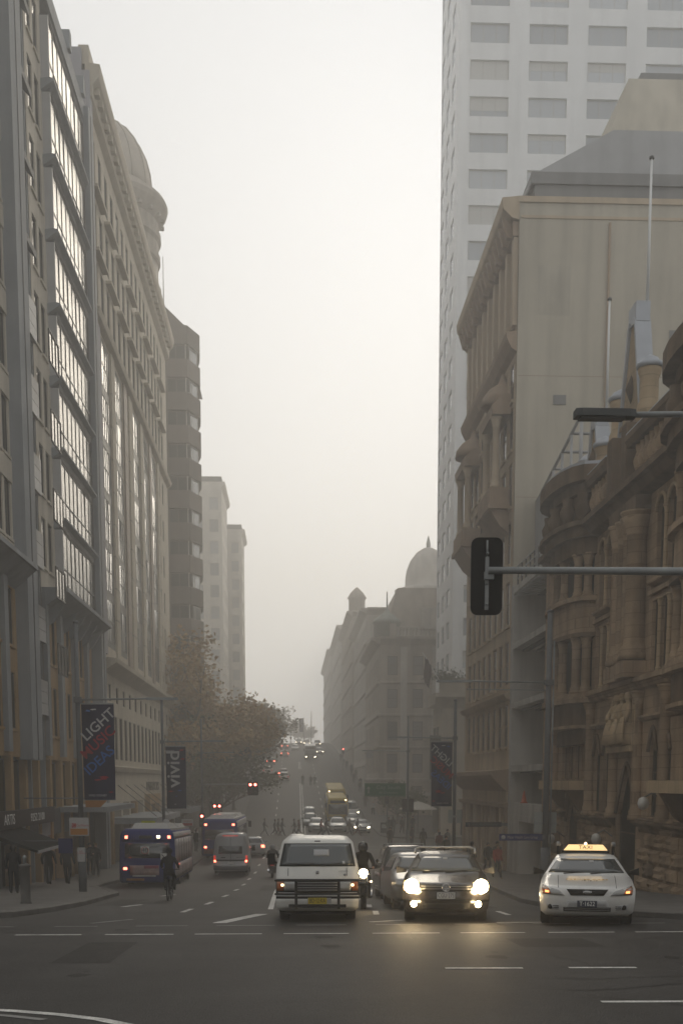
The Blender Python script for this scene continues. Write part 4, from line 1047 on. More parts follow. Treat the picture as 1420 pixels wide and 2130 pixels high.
# ============================================================= far right: old blocks on the hill
M_FARST = mat('far_brown_stone', (.42, .37, .31), .85, var=.15, vscale=.4, stain=.25)  # hill stone and sash glass lightened: some fog fade is in the colour
M_FARS2 = mat('far_grey_stone', (.54, .505, .45), .85, var=.15, vscale=.4, stain=.25)
G_FAR2 = glassmat('fog_paled_sash_glass', (.16, .15, .14), .3, 1.5, .01, .4)
M_COPPER = mat('aged_copper', (.34, .36, .32), .7, var=.15)
def old_block(label, x0, x1, y0, y1, zc, m, nfl, nu, zb=None):
    b = thing('heritage_building', label, 'building', ((x0+x1)/2, y0, g(y0)))
    zb = g(y0)-2 if zb is None else zb; z0 = g(y0)+.6 if y1-y0 < 60 else g((y0+y1)/2)
    F1 = Face(b, 0, y0, FRONT); F2 = Face(b, x0, 0, RIGHT); st = (zc-1.5-z0)/nfl
    hs = []
    for k in range(nfl):
        for i in range(nu):
            wd = (x1-x0)/nu; hs.append((x0+wd*(i+.3), x0+wd*(i+.7), z0+st*k+st*.22, z0+st*k+st*.8))
    F1.add('front_wall', wall_mb(x0, x1, zb, zc, hs, .4), m)
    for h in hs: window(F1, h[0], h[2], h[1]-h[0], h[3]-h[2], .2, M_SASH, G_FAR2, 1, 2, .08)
    hs = []; n2 = int((y1-y0)/3.4)
    for k in range(nfl):
        for i in range(n2):
            u = -(y0+1+3.4*i+1.5); hs.append((u, u+1.5, z0+st*k+st*.22, z0+st*k+st*.8))
    F2.add('street_wall', wall_mb(-y1, -y0, zb, zc, hs, .4), m)
    pn = MB()
    for h in hs: pn.box(h[0], h[1], .1, .16, h[2], h[3])
    q = F2.add('window_panes', pn, G_FAR2); q['kind'] = 'stuff'
    for F_, a, c in ((F1, x0, x1), (F2, -y1, -y0)):
        F_.add('cornice', MB().prism([(0, zc-1.0), (-.5, zc-.6), (-1.0, zc-.3), (-1.05, zc), (0, zc+.05)], 'x', a, c), m)
        for k in range(1, nfl): F_.add('string_course', MB().prism([(0, z0+st*k-.25), (-.3, z0+st*k-.1), (-.3, z0+st*k+.1), (0, z0+st*k+.15)], 'x', a, c), m)
    MB().box(x0+.6-b.location.x, x1-b.location.x, .6, y1-y0, zb-b.location.z, zc-b.location.z).build('core', M_DARKP, b)
    return b
h1 = old_block('brown stone block with balustrade, mansard attic and corner spire across the side street', 11.0, 40, 148, 176, 19.6, M_FARST, 5, 9)
bx, by, bz = h1.location
F1 = Face(h1, 0, 148, FRONT)
for i in range(24): F1.add('baluster', column_mesh(.14, 1.0, M_FARS2, .15, .12), None, 13.2+.42*i, .3, 19.62)
F1.add('balustrade_rail', MB().box(12.9, 23.4, -.5, -.1, 20.62, 20.85), M_FARS2)
for x in (12.6, 23.6): F1.add('balustrade_pier', MB().box(x-.4, x+.4, -.55, .2, 19.6, 21.2), M_FARST)
MB().loft([[(11.6-bx, 1, 19.6-bz), (30-bx, 1, 19.6-bz), (30-bx, 26, 19.6-bz), (11.6-bx, 26, 19.6-bz)], [(13.5-bx, 3.5, 26.2-bz), (29-bx, 3.5, 26.2-bz), (29-bx, 24, 26.2-bz), (13.5-bx, 24, 26.2-bz)]], smooth=False).build('mansard_roof', M_FARST, h1)
MB().lathe([(1.6, 0), (1.6, 2.0), (1.9, 2.1), (1.5, 2.6), (.5, 3.4), (.12, 3.8), (.06, 6.0)], n=12).build('corner_spire', M_COPPER, h1, (12.0-bx, 1.6, 19.4-bz))
MB().box(-1.2, 1.2, -.3, 1.2, 0, 2.6).build('dormer', M_FARS2, h1, (17.5-bx, 1.4, 20.8-bz)); MB().box(-1.2, 1.2, -.3, 1.2, 0, 2.6).build('dormer', M_FARS2, h1, (24-bx, 1.4, 20.8-bz))
F1.add('street_awning', MB().box(12, 23, -2.6, .0, -.2, .2), M_FRAME)
for x in (14, 18, 22): F1.add('giant_pilaster', MB().box(x-.4, x+.4, -.35, .02, -3, 18.4), M_FARS2)
dm2 = thing('town_dome', 'pale drum and dome faint above the brown stone block', 'dome', (21.8, 190, 23))
MB().lathe([(4.6, -6), (4.6, 8.0), (5.3, 8.3), (5.4, 9.0), (4.4, 9.3), (3.7, 9.6), (3.7, 10.6), (3.5, 12.0), (2.9, 13.6), (1.9, 14.9), (.8, 15.6), (.05, 15.8)], n=28).build('drum_and_dome', M_FARS2, dm2)
for k in range(12):
    a = 2*pi*k/12; MB().box(-.4, .4, -.1, .1, 2, 6.5).build('arch_recess', M_SASH, dm2, (4.62*cos(a), 4.62*sin(a), 0), (0, 0, a+pi/2))
MB().lathe([(.3, 15.7), (.35, 16.3), (.08, 17.5)], n=8).build('finial', M_COPPER, dm2)
old_block('tall grey brown commercial block behind the mansard roof', 11.2, 40, 178, 214, 27.5, M_FARS2, 7, 8)
old_block('darker stone block with a small turret further up the right hand hill', 11.0, 36, 216, 258, 32.5, M_FARST, 7, 8)
MB().lathe([(1.5, 0), (1.5, 2.2), (1.8, 2.4), (1.2, 3.4), (.2, 4.4)], n=10).build('roof_turret', M_FARST, bpy.data.objects['heritage_building.002'], (11.9-23.5, 1.5, 32.5-g(216)))
old_block('palest fog bound terrace near the top of the right hand hill', 10.8, 34, 262, 320, 36, M_FARS2, 6, 7)
old_block('last faint building at the crest of the hill', 10.6, 30, 326, 400, 38, M_FARS2, 5, 6)

# ============================================================= trees
M_BARK = mat('plane_bark', (.14, .12, .095), .9, var=.4, vscale=6, bump=.4)
def leafmat(name, c1, c2, c3):
    if name in MATS: return MATS[name]
    m, nt, b = nodes_of(name); N, L = nt.nodes, nt.links
    ge = N.new('ShaderNodeNewGeometry'); cr = N.new('ShaderNodeValToRGB')
    cr.color_ramp.elements[0].color = (*c1, 1); cr.color_ramp.elements[1].color = (*c3, 1)
    e = cr.color_ramp.elements.new(.5); e.color = (*c2, 1)
    nz = N.new('ShaderNodeTexNoise'); nz.inputs['Scale'].default_value = .5
    L.new(ge.outputs['Position'], nz.inputs['Vector'])
    mm = N.new('ShaderNodeMath'); mm.operation = 'MULTIPLY_ADD'; mm.inputs[1].default_value = .5; L.new(ge.outputs['Random Per Island'], mm.inputs[0])
    m2 = N.new('ShaderNodeMath'); m2.operation = 'MULTIPLY'; m2.inputs[1].default_value = .55; L.new(nz.outputs[0], m2.inputs[0]); L.new(m2.outputs[0], mm.inputs[2])
    L.new(mm.outputs[0], cr.inputs[0]); L.new(cr.outputs[0], b.inputs['Base Color'])
    b.inputs['Roughness'].default_value = .7
    try: b.inputs['Transmission Weight'].default_value = 0
    except Exception: pass
    MATS[name] = m; return m
LF_BROWN = leafmat('autumn_leaves', (.31, .165, .055), (.38, .24, .085), (.22, .165, .06))
LF_MIX = leafmat('turning_leaves', (.10, .095, .04), (.19, .13, .05), (.07, .075, .03))
LF_GREEN = leafmat('green_leaves', (.045, .058, .024), (.075, .085, .03), (.11, .09, .035))
def tree(label, x, y, h, rad, seed, lf, nleaf, squash=1.0, base=.3, group='street trees along the left kerb', leaf=.26, low=None, lean=(0, 0)):
    rr = random.Random(seed)
    t = thing('plane_tree', label, 'tree', (x, y, g(y)), group=group)
    tk = MB(); tips = []
    th = h*base
    tk.tube([(0, 0, -.2), (.05, .03, th*.5), (rr.uniform(-.2, .2), rr.uniform(-.2, .2), th)], [h*.022+.08, h*.018+.06, h*.016+.04], 9)
    def branch(p, d, L, r, depth):
        q = [p]; dd = d.copy(); n = 4
        for i in range(n):
            dd = (dd+Vector((rr.uniform(-.22, .22), rr.uniform(-.22, .22), rr.uniform(-.05, .2)))).normalized()
            q.append(q[-1]+dd*(L/n))
        tk.tube(q, [r*(1-.16*i) for i in range(n+1)], 6 if depth < 2 else 4, caps=False)
        if depth >= 2:
            tips.append((q[-1], L)); tips.append((q[2], L))
        if depth < 3:
            for k in range(rr.choice((3, 4)) if depth < 2 else 3):
                a = rr.uniform(0, 2*pi); nd = (dd*.65+Vector((cos(a), sin(a), rr.uniform(-.15, .75)))*.75).normalized()
                branch(q[rr.choice((2, 3, 4, 4))], nd, L*rr.uniform(.55, .75), r*.55, depth+1)
    for k in range(6):
        a = 2*pi*k/6+rr.uniform(-.4, .4); up_ = rr.uniform(.35, 1.3)
        d = Vector((cos(a)+lean[0], sin(a)+lean[1], up_)).normalized()
        branch(Vector((0, 0, th*rr.uniform(.8, 1.0))), d, rad*rr.uniform(.6, .8), h*.011+.03, 0)
    branch(Vector((0, 0, th)), Vector((.05, 0, 1)), (h-th)*.5, h*.012+.03, 0)
    zt = max(p.z for p, _ in tips); hr = sorted(sqrt(p.x**2+p.y**2) for p, _ in tips); sz = h*.96/zt; sxy = rad/max(hr[int(len(hr)*.93)], .1)
    tk.v = [(q[0]*(1+(sxy-1)*min(1, max(0, q[2])/th)), q[1]*(1+(sxy-1)*min(1, max(0, q[2])/th)), q[2]*sz) for q in tk.v]
    tk.build('trunk', M_BARK, t)
    tips = [(Vector((p.x*sxy, p.y*sxy, p.z*sz)), L) for p, L in tips]
    mb = MB()
    for i in range(nleaf):
        p, L = rr.choice(tips)
        o = Vector((rr.gauss(0, 1), rr.gauss(0, 1), rr.gauss(0, .75)))*(L*.2+.24)
        c = p+o
        if low is not None and c.z < low: continue
        s = leaf*rr.uniform(.6, 1.3)
        a = Vector((rr.gauss(0, 1), rr.gauss(0, 1), rr.gauss(0, .6))).normalized()
        b_ = a.cross(Vector((rr.gauss(0, 1), rr.gauss(0, 1), rr.gauss(0, 1)))).normalized()
        n = len(mb.v)
        mb.v += [tuple(c-a*s), tuple(c+b_*s*.55+a*s*.1), tuple(c+a*s), tuple(c-b_*s*.55+a*s*.1)]
        mb.face((n, n+1, n+2, n+3))
    mb.build('crown', lf, t, fix=False)
    return t
tree('biggest russet plane tree bushing over the left kerb before the brown tower', -10.8, 117, 21.5, 7.4, 3, LF_BROWN, 17000, lean=(.25, 0), leaf=.24)
tree('second russet plane tree, lower and rounder, beside the biggest one', -8.6, 123.5, 18.5, 6.6, 19, LF_BROWN, 11000, lean=(.1, 0), leaf=.23)
tree('half bare plane tree with thin greyish twigs leaning over the road beyond the russet one', -8.2, 131, 17.5, 6.4, 11, LF_MIX, 6000, lean=(.25, 0), leaf=.2)
tree('low green leafed plane tree reaching out beside the overhead signal', -7.6, 108.5+8, 8.8, 4.8, 5, LF_GREEN, 3600, lean=(.35, 0), base=.42, leaf=.22)
tree('dark leafed tree behind the second banner pole', -11.0, 116.5, 12.5, 5.0, 8, LF_GREEN, 4200, base=.25, leaf=.24)
for i, (x, y, h, r_, lf, n, lb) in enumerate([
        (-7.9, 155, 14.5, 6.5, LF_MIX, 5500, 'grey hazy plane tree on the lower slope of the hill'),
        (-7.6, 178, 14, 6, LF_MIX, 4500, 'second hazy plane tree up the left of the hill'),
        (-7.5, 200, 13.5, 6, LF_MIX, 4000, 'third hazy plane tree, beside the far red signal'),
        (-7.5, 226, 13, 6, LF_MIX, 3500, 'fourth and fainter plane tree on the left of the hill'),
        (-7.5, 256, 12.5, 6, LF_MIX, 3000, 'fifth and very faint plane tree near the hilltop'),
        (-7.5, 292, 11.5, 6, LF_MIX, 2600, 'last ghostly plane tree at the hilltop on the left')]):
    tree(lb, x, y, h, r_, 30+i, lf, n, lean=(.2, 0), leaf=.3)
for i, (x, y, h) in enumerate(((3.5, 470, 7), (-7, 480, 8))):
    tree(['rounded fog grey tree at the road crest', 'wide fog grey tree left of the road crest', 'tall fog grey tree right of the road crest', 'fog grey tree behind the last faint building'][i], x, y, h+3, 7, 60+i, LF_MIX, 1800, group='fog grey trees closing the street', leaf=.5)
tree('young leafy street tree on the right pavement behind the green road sign', 12.4, 124, 5.0, 1.8, 77, LF_GREEN, 2400, group='street trees on the right pavement', leaf=.17)
tree('small dark leafed tree on the right pavement beyond the side street', 12.2, 136, 5.2, 1.8, 78, LF_GREEN, 2000, group='street trees on the right pavement', leaf=.17)
pl = thing('planter_shrub', 'green shrub spilling over the podium parapet of the white tower', 'shrub', (15.3, 117.0, 11.7))
rr = random.Random(4); mb = MB()
for i in range(500):
    c = Vector((rr.gauss(0, .8), rr.gauss(0, .3), abs(rr.gauss(0, .45)))); a = Vector((rr.gauss(0, 1), rr.gauss(0, 1), rr.gauss(0, 1))).normalized()*.16; b_ = a.cross(Vector((0, .3, 1))).normalized()*.07
    n = len(mb.v); mb.v += [tuple(c-a), tuple(c+b_), tuple(c+a), tuple(c-b_)]; mb.face((n, n+1, n+2, n+3))
mb.build('foliage', LF_GREEN, pl, fix=False)
MB().tube([(0, 0, -.2), (.1, 0, .6)], .06, 5).build('stem', M_BARK, pl)
# ============================================================= unseen city blocks added behind the viewpoint to shade the junction
for i, (x0, x1, lab, m) in enumerate(((14.5, 58, 'added tan block shading the junction, unseen behind the viewpoint on the right', M_TANW), (-58, -14.5, 'added grey block shading the junction, unseen behind the viewpoint on the left', M_CONC))):
    b = thing('shading_block', lab, 'building', ((x0+x1)/2, -30, g(-4)))
    F1 = Face(b, x0 if i == 0 else x1, 0, RIGHT if i == 0 else LEFT)
    ua, ub = (4, 55) if i == 0 else (-55, -4)
    hs = [(ua+2+4.2*k, ua+4.4+4.2*k, 2.5+3.6*j, 4.7+3.6*j) for k in range(11) for j in range(6)]
    F1.add('street_wall', wall_mb(ua, ub, -2, 26, hs, .3), m)
    pn = MB()
    for h in hs: pn.box(h[0], h[1], .22, .27, h[2], h[3])
    q = F1.add('window_panes', pn, G_DARK); q['kind'] = 'stuff'
    F2 = Face(b, 0, -4, pi)
    ua, ub = (-x1, -x0)
    hs = [(ua+2+4.2*k, ua+4.4+4.2*k, 2.5+3.6*j, 4.7+3.6*j) for k in range(9) for j in range(6)]
    F2.add('side_wall', wall_mb(ua, ub, -2, 26, hs, .3), m)
    pn = MB()
    for h in hs: pn.box(h[0], h[1], .22, .27, h[2], h[3])
    q = F2.add('window_panes', pn, G_DARK); q['kind'] = 'stuff'
    MB().box(x0+.4-b.location.x, x1-.4-b.location.x, -25+.4, 25.6, -3-b.location.z, 25.9-b.location.z).build('core', M_DARKP, b)
    MB().box(x0-.1-b.location.x, x1+.1-b.location.x, -25, 26.1, 26-b.location.z, 26.8-b.location.z).build('roof', M_ROOF, b)
# ============================================================= vehicles
def paint(name, col, rough=.32, coat=.5): return mat(name, col, rough, coat=coat, var=.04, vscale=3)
P_WHITE = paint('white_paint', (.62, .61, .585)); P_CREAM = paint('van_white_paint', (.60, .59, .55), .4, .2)
P_BLACK = paint('dark_car_paint', (.022, .020, .020), .25); P_SILVER = paint('silver_paint', (.34, .34, .34), .3)
P_BLUE = mat('bus_blue_paint', (.010, .018, .15), .6); P_GREEN = paint('dark_green_paint', (.03, .045, .04), .3)
P_YEL = paint('bus_yellow_paint', (.50, .36, .05), .5, .1); P_BUSW = paint('bus_white_paint', (.48, .47, .45), .5, .1)
P_RED = paint('dark_red_paint', (.12, .02, .02), .3); P_GREY = paint('grey_paint', (.12, .12, .125), .3)
M_TYRE = mat('tyre_rubber', (.014, .0135, .013), .85); M_RIM = mat('wheel_rim', (.22, .22, .22), .45, metal=.5)
M_TRIMB = mat('black_trim', (.016, .016, .016), .55); M_CHROME = mat('chrome', (.6, .6, .6), .15, metal=1)
G_CAR = glassmat('car_glass', (.06, .068, .07), .07, 1.62, .004, .15)
G_CARD = glassmat('dark_car_glass', (.02, .022, .024), .06, 1.7, .004, .15)
M_LENS = mat('lamp_lens', (.30, .30, .29), .12, coat=.8); M_AMBER = mat('amber_lens', (.36, .10, .02), .2, coat=.6)
M_HEAD = mat('lit_headlamp', (.9, .8, .6), .3, emit=(1, .74, .40), estr=53.2)
M_GLOWH = mat('headlamp_reflector', (.9, .7, .4), .3, emit=(1, .60, .20), estr=1.5)
M_HEAD2 = mat('lit_headlamp_far', (.9, .8, .6), .3, emit=(1, .84, .58), estr=8.55)
M_SIDE = mat('lit_sidelamp', (.9, .7, .4), .3, emit=(1, .72, .42), estr=4.75)
M_IND = mat('lit_indicator', (.7, .25, .05), .3, emit=(1, .38, .12), estr=2.09)
M_TAIL = mat('lit_tail_lamp', (.4, .02, .01), .3, emit=(1, .16, .09), estr=6.65)
M_TAILG = mat('tail_lens', (.22, .012, .01), .25, emit=(1, .06, .03), estr=0.38)
M_PLY = mat('yellow_plate', (.55, .42, .03), .5); M_PLW = mat('white_plate', (.55, .55, .52), .5); M_PLB = mat('navy_plate', (.02, .025, .045), .4)
M_INK = mat('black_ink', (.02, .02, .02), .6)
NS = 11
class Car:
    """body of stacked plan rings; panels, lamps and glass are sampled from the same surface"""
    def __init__(s, name, label, cat, rings, paint_, group=None, body='body', cuts=None):
        s.t = thing(name, label, cat, (0, 0, 0), group=group); s.R = rings
        mb = MB(); rr = []
        for (z, yf, yr, hw, bf, br) in rings:
            P = []
            for i in range(NS): P.append(s.edge(z, yf, hw, bf, -1+2*i/(NS-1), 1))
            for i in range(1, 5): q0 = P[NS-1]; e = s.edge(z, yr, hw, br, 1, -1); t = i/5; P.append((hw, q0[1]+(e[1]-q0[1])*t, z))
            for i in range(NS): P.append(s.edge(z, yr, hw, br, 1-2*i/(NS-1), -1))
            e0 = s.edge(z, yr, hw, br, -1, -1); q0 = s.edge(z, yf, hw, bf, -1, 1)
            for i in range(1, 5): t = i/5; P.append((-hw, e0[1]+(q0[1]-e0[1])*t, z))
            rr.append(P)
        mb.loft(rr); s.body = mb.build(body, paint_, s.t)
    @staticmethod
    def edge(z, y, hw, bow, q, sg):
        return (hw*(q if abs(q) < .999 else q), y+sg*bow*abs(q)**2.8, z)
    def at(s, z):
        R_ = s.R
        if z <= R_[0][0]: return R_[0]
        for a, b in zip(R_, R_[1:]):
            if z <= b[0]:
                t = (z-a[0])/(b[0]-a[0]+1e-9); return tuple(a[i]+(b[i]-a[i])*t for i in range(6))
        return R_[-1]
    def pf(s, q, z, off=0):
        (_, yf, yr, hw, bf, br) = s.at(z); x, y, z_ = s.edge(z, yf, hw, bf, q, 1); return (x+off*.3*q, y-off, z)
    def pr(s, q, z, off=0):
        (_, yf, yr, hw, bf, br) = s.at(z); x, y, z_ = s.edge(z, yr, hw, br, q, -1); return (x+off*.3*q, y+off, z)
    def ps(s, sg, y, z, off=0):
        return (sg*(s.at(z)[3]+off), y, z)
    def patch(s, fn, C, name, m, off=.012, nu=6, nv=3, parent=None):
        mb = MB(); (a, b, c, d) = C; rows = []
        for j in range(nv+1):
            v = j/nv
            for i in range(nu+1):
                u = i/nu
                q = (a[0]*(1-u)+b[0]*u)*(1-v)+(d[0]*(1-u)+c[0]*u)*v; z = (a[1]*(1-u)+b[1]*u)*(1-v)+(d[1]*(1-u)+c[1]*u)*v
                mb.v.append(fn(q, z, off))
        for j in range(nv):
            for i in range(nu): k = j*(nu+1)+i; mb.face((k, k+1, k+nu+2, k+nu+1), True)
        base = len(mb.v)
        edge = [i for i in range(nu+1)]+[(j+1)*(nu+1)-1 for j in range(1, nv+1)]+[nv*(nu+1)+i for i in range(nu-1, -1, -1)]+[j*(nu+1) for j in range(nv-1, 0, -1)]
        for k in edge:
            j, i = divmod(k, nu+1); u, v = i/nu, j/nv
            q = (a[0]*(1-u)+b[0]*u)*(1-v)+(d[0]*(1-u)+c[0]*u)*v; z = (a[1]*(1-u)+b[1]*u)*(1-v)+(d[1]*(1-u)+c[1]*u)*v
            mb.v.append(fn(q, z, off-.03))
        n = len(edge)
        for k in range(n): mb.face((edge[k], edge[(k+1) % n], base+(k+1) % n, base+k))
        return mb.build(name, m, parent or s.t)
    def front(s, C, name, m, off=.012, **k): return s.patch(s.pf, C, name, m, off, **k)
    def rear(s, C, name, m, off=.012, **k): return s.patch(s.pr, C, name, m, off, **k)
    def side(s, sg, C, name, m, off=.012, **k): return s.patch(lambda y, z, o: s.ps(sg, y, z, o), C, name, m, off, **k)
    def rect(s, which, q0, q1, z0, z1, name, m, off=.012, **k):
        return getattr(s, which)([(q0, z0), (q1, z0), (q1, z1), (q0, z1)], name, m, off, **k)
    def wheels(s, ya, yb, r, tw, half, dark=True, parts=True):
        for y in (ya, yb):
            for sg in (-1, 1):
                k = ('wheel', round(r, 3), round(tw, 3))
                if k not in WC:
                    mb = MB(); P = [(r*.62, -tw/2), (r*.93, -tw/2), (r, -tw*.36), (r, tw*.36), (r*.93, tw/2), (r*.62, tw/2)]
                    base = 0; n = 20
                    for (rad, x) in P:
                        for i in range(n): t = 2*pi*i/n; mb.v.append((x, rad*cos(t), rad*sin(t)))
                    for a in range(len(P)-1):
                        for i in range(n): mb.face((a*n+i, a*n+(i+1) % n, (a+1)*n+(i+1) % n, (a+1)*n+i), True)
                    for a in (0, len(P)-1): mb.face([a*n+i for i in range(n)])
                    rm = MB(); rm.v += [(tw*.5+.008, 0, 0)]
                    for i in range(10):
                        for rad in (.0, .55): pass
                    rm.v = []
                    for x in (tw/2-.01, tw/2+.012):
                        for i in range(n): t = 2*pi*i/n; rm.v.append((x, r*.58*cos(t)*(1 if i % 4 else .9), r*.58*sin(t)*(1 if i % 4 else .9)))
                    for i in range(n): rm.face((i, (i+1) % n, n+(i+1) % n, n+i))
                    rm.face([n+i for i in range(n)])
                    WC[k] = (mb.mesh('tyre', M_TYRE), rm.mesh('rim', M_RIM))
                w = put('wheel', WC[k][0], s.t, (sg*half, y, r), (0, 0, 0 if sg > 0 else pi))
                if parts: put('rim', WC[k][1], w)
    def plate(s, which, z, m, txt, ink, w=.37, h=.13, x=0, off=.03):
        p = s.pf(x, z, off) if which == 'front' else s.pr(x, z, off)
        rz = 0 if which == 'front' else pi
        o = MB().box(-w/2, w/2, -.008, .012, -h/2, h/2).build('number_plate', m, s.t, p, (0, 0, rz))
        if txt: text('plate_lettering', txt, h*.95, ink, o, (0, -.010, 0), (pi/2, 0, 0), ext=.001, sx=min(1, w*.9/(len(txt)*h*.52)))
        return o
    def place(s, x, y, rot=0.):
        th = slope(y)
        s.t.location = (x, y, g(y)+.005); s.t.rotation_euler = (th if abs(rot) < 1.6 else -th, 0, rot)
        return s
def lamp_spot(c, p, power, size=55, col=(1, .74, .42), tilt=4):
    l = bpy.data.lights.new('headlamp_beam', 'SPOT'); l.energy = power; l.spot_size = R(size); l.spot_blend = 1.0; l.color = col; l.shadow_soft_size = .06
    o = bpy.data.objects.new('headlamp_beam', l); COL.objects.link(o); o.parent = c.t; o.location = p; o.rotation_euler = (R(-90-tilt), pi, 0)
    o.rotation_euler = (R(90-tilt), 0, pi); return o

# ---- white forward control van with a black bull bar
v = Car('delivery_van', 'old white van with black bull bar and yellow number plate waiting at the line', 'van', [
    (.24, .10, 3.9, .74, .05, .05), (.30, .02, 4.0, .82, .07, .05), (.56, .0, 4.05, .845, .06, .05), (.60, .02, 4.05, .845, .06, .05),
    (.98, .04, 4.05, .845, .05, .05), (1.02, .06, 4.05, .845, .06, .05), (1.22, .14, 4.05, .84, .10, .06),
    (1.78, .56, 4.0, .74, .10, .08), (1.84, .66, 3.96, .70, .12, .1), (1.93, .95, 3.85, .62, .12, .1), (1.965, 1.5, 3.6, .45, .1, .1)], P_CREAM)
v.front([(-.93, 1.24), (.93, 1.24), (.93, 1.76), (-.93, 1.76)], 'windscreen_seal', M_TRIMB, .006, nu=10, nv=6)
ws = v.front([(-.885, 1.265), (.885, 1.265), (.875, 1.735), (-.875, 1.735)], 'windscreen', G_CAR, .016, nu=10, nv=6)
v.front([(-1, .63), (1, .63), (1, .96), (-1, .96)], 'grille_panel', M_TRIMB, .010, nu=12)
for z in (.70, .755, .81, .865): v.rect('front', -.5, .5, z, z+.022, 'grille_bar', M_GREY if False else M_RIM, .022)
for sg in (-1, 1):
    v.front([(sg*.52, .70), (sg*.80, .70), (sg*.80, .90), (sg*.52, .90)], 'headlight', M_LENS, .022)
    v.front([(sg*.82, .70), (sg*.97, .70), (sg*.97, .90), (sg*.82, .90)], 'indicator', M_AMBER, .020)
    v.front([(sg*.815, .80), (sg*.865, .80), (sg*.865, .85), (sg*.815, .85)], 'sidelight', M_SIDE, .034)
    v.rect('front', sg*.55, sg*.95, .635, .66, 'lamp_trim', M_METP, .024)
    m_ = v.side(sg, [(1.1, 1.3), (3.7, 1.3), (3.6, 1.72), (1.25, 1.72)], 'side_window', G_CARD, .006)
    MB().tube([(sg*.8, .55, 1.30), (sg*.92, .38, 1.36)], .018, 6).build('mirror_arm', M_TRIMB, v.t)
    MB().box(-.075, .075, -.03, .04, -.13, .13).build('wing_mirror', M_TRIMB, v.t, (sg*.95, .36, 1.40))
v.rect('front', -1, 1, .57, .635, 'trim_strip', M_METP, .008, nu=12); v.rect('front', -.99, .99, .30, .52, 'bumper', P_CREAM, .05, nu=12)
v.rect('front', -.985, .985, .515, .57, 'bumper_top', M_TRIMB, .045, nu=12)
for x in (-.43, .43): MB().box(x-.028, x+.028, -.18, -.13, .30, .96).build('bull_bar_upright', M_TRIMB, v.t)
for z in (.63, .93): MB().tube([(-.86, -.10, z), (-.7, -.17, z), (.7, -.17, z), (.86, -.10, z)], .021, 8).build('bull_bar_rail', M_TRIMB, v.t)
MB().box(-.58, .58, -.17, -.1, .33, .40).build('bull_bar_foot', M_TRIMB, v.t)
v.plate('front', .475, M_PLY, 'BD·12·KA', M_INK, .38, .14, off=.085)
MB().box(-.2, -.19, -.09, -.06, .40, .54).box(.19, .28, -.075, -.06, .42, .54).build('plate_bracket', M_METP, v.t)
for x0, x1 in ((-.62, -.1), (.1, .68)):
    p0, p1 = v.pf(x0/.9*.9, 1.25, .03), v.pf(x1*.8, 1.31, .035)
    MB().tube([p0, p1], .011, 5).build('wiper', M_TRIMB, v.t)
v.rect('front', -.035, .035, 1.07, 1.14, 'badge', M_RIM, .012, nu=2, nv=2)
text('model_lettering', 'EXPRESS', .05, M_RIM, v.t, (.53, .075, 1.13), (R(75), 0, 0), ext=.002)
o = MB().lathe([(.0, 0), (.035, .0), (.035, .006), (0.001, .006)], n=4).build('diamond_badge', M_RIM, v.t, (.56, .07, 1.05), (R(75), 0, 0))
for x in (-.6, .6):
    a, b = v.pf(x/.845, 1.03, .004), v.pf(x/.845, 1.2, .004); MB().tube([a, b], .006, 4).build('panel_gap', M_TRIMB, v.t)
MB().box(-.06, .06, -.01, .02, -.012, .012).build('roof_badge', M_TRIMB, v.t, v.pf(0, 1.81, .01))
s1 = v.front([(-.1, 1.47), (.3, 1.47), (.3, 1.62), (-.1, 1.62)], 'paper_notice', M_METP, .019); v.front([(.62, 1.30), (.68, 1.30), (.68, 1.36), (.62, 1.36)], 'registration_sticker', M_METP, .02)
v.wheels(.95, 3.2, .31, .19, .70)
MB().box(-.7, .7, .3, 3.7, .16, .3).build('underbody', M_TRIMB, v.t)
v.place(.50, 24.1, R(-1.5)); v.t.scale = (1.03, 1, .94)

# ---- dark wagon with headlights blazing
def sedan_rings(L, W, H, hood=.92, nose=.70, ws=1.15, roof0=1.85, roof1=None, tail=None, boot=None, zb=.2):
    hw = W/2; r1 = roof1 or L-.9; bt = boot or .98; tl = tail or L-.15
    return [(zb, .16, L-.12, hw*.86, .20, .2), (zb+.08, .04, L-.03, hw*.96, .24, .2), (.48, .0, L, hw*.99, .25, .18), (nose-.08, .02, L, hw, .25, .18), (nose, .07, L, hw, .26, .18),
            (nose+.06, .28, L, hw*.985, .30, .18), (hood-.06, .72, L-.02, hw*.965, .22, .18), (hood, ws-.1, L-.03, hw*.94, .14, .16), (hood+.04, ws, tl, hw*.90, .12, .14),
            (H-.12, roof0-.08, r1+.12, hw*.70, .12, .12), (H-.05, roof0+.08, r1, hw*.63, .12, .12), (H-.01, roof0+.35, r1-.2, hw*.5, .1, .1), (H, roof0+.6, r1-.45, hw*.3, .05, .05)]
c = Car('wagon', 'dark wagon with silver roof rails and blazing yellow headlights at the line', 'car', sedan_rings(4.5, 1.82, 1.50, .98, .78, 1.05, 1.75, 4.0, 4.4), P_BLACK)
ZW0, ZW1 = 1.05, 1.36
def glazing(c, z0, z1, hw=.93, glass=None, sides=True, rear=True, y0=1.5, y1=3.9):
    gl = glass or G_CAR
    c.front([(-hw, z0), (hw, z0), (hw*.96, z1), (-hw*.96, z1)], 'windscreen', gl, .010, nu=8, nv=4)
    if rear: c.rear([(-hw*.94, z0+.02), (hw*.94, z0+.02), (hw*.9, z1), (-hw*.9, z1)], 'rear_window', G_CARD, .010, nu=8, nv=4)
    if sides:
        for sg in (-1, 1): c.side(sg, [(y0, z0), (y1, z0), (y1-.35, z1-.01), (y0+.35, z1-.01)], 'side_window', G_CARD, .008)
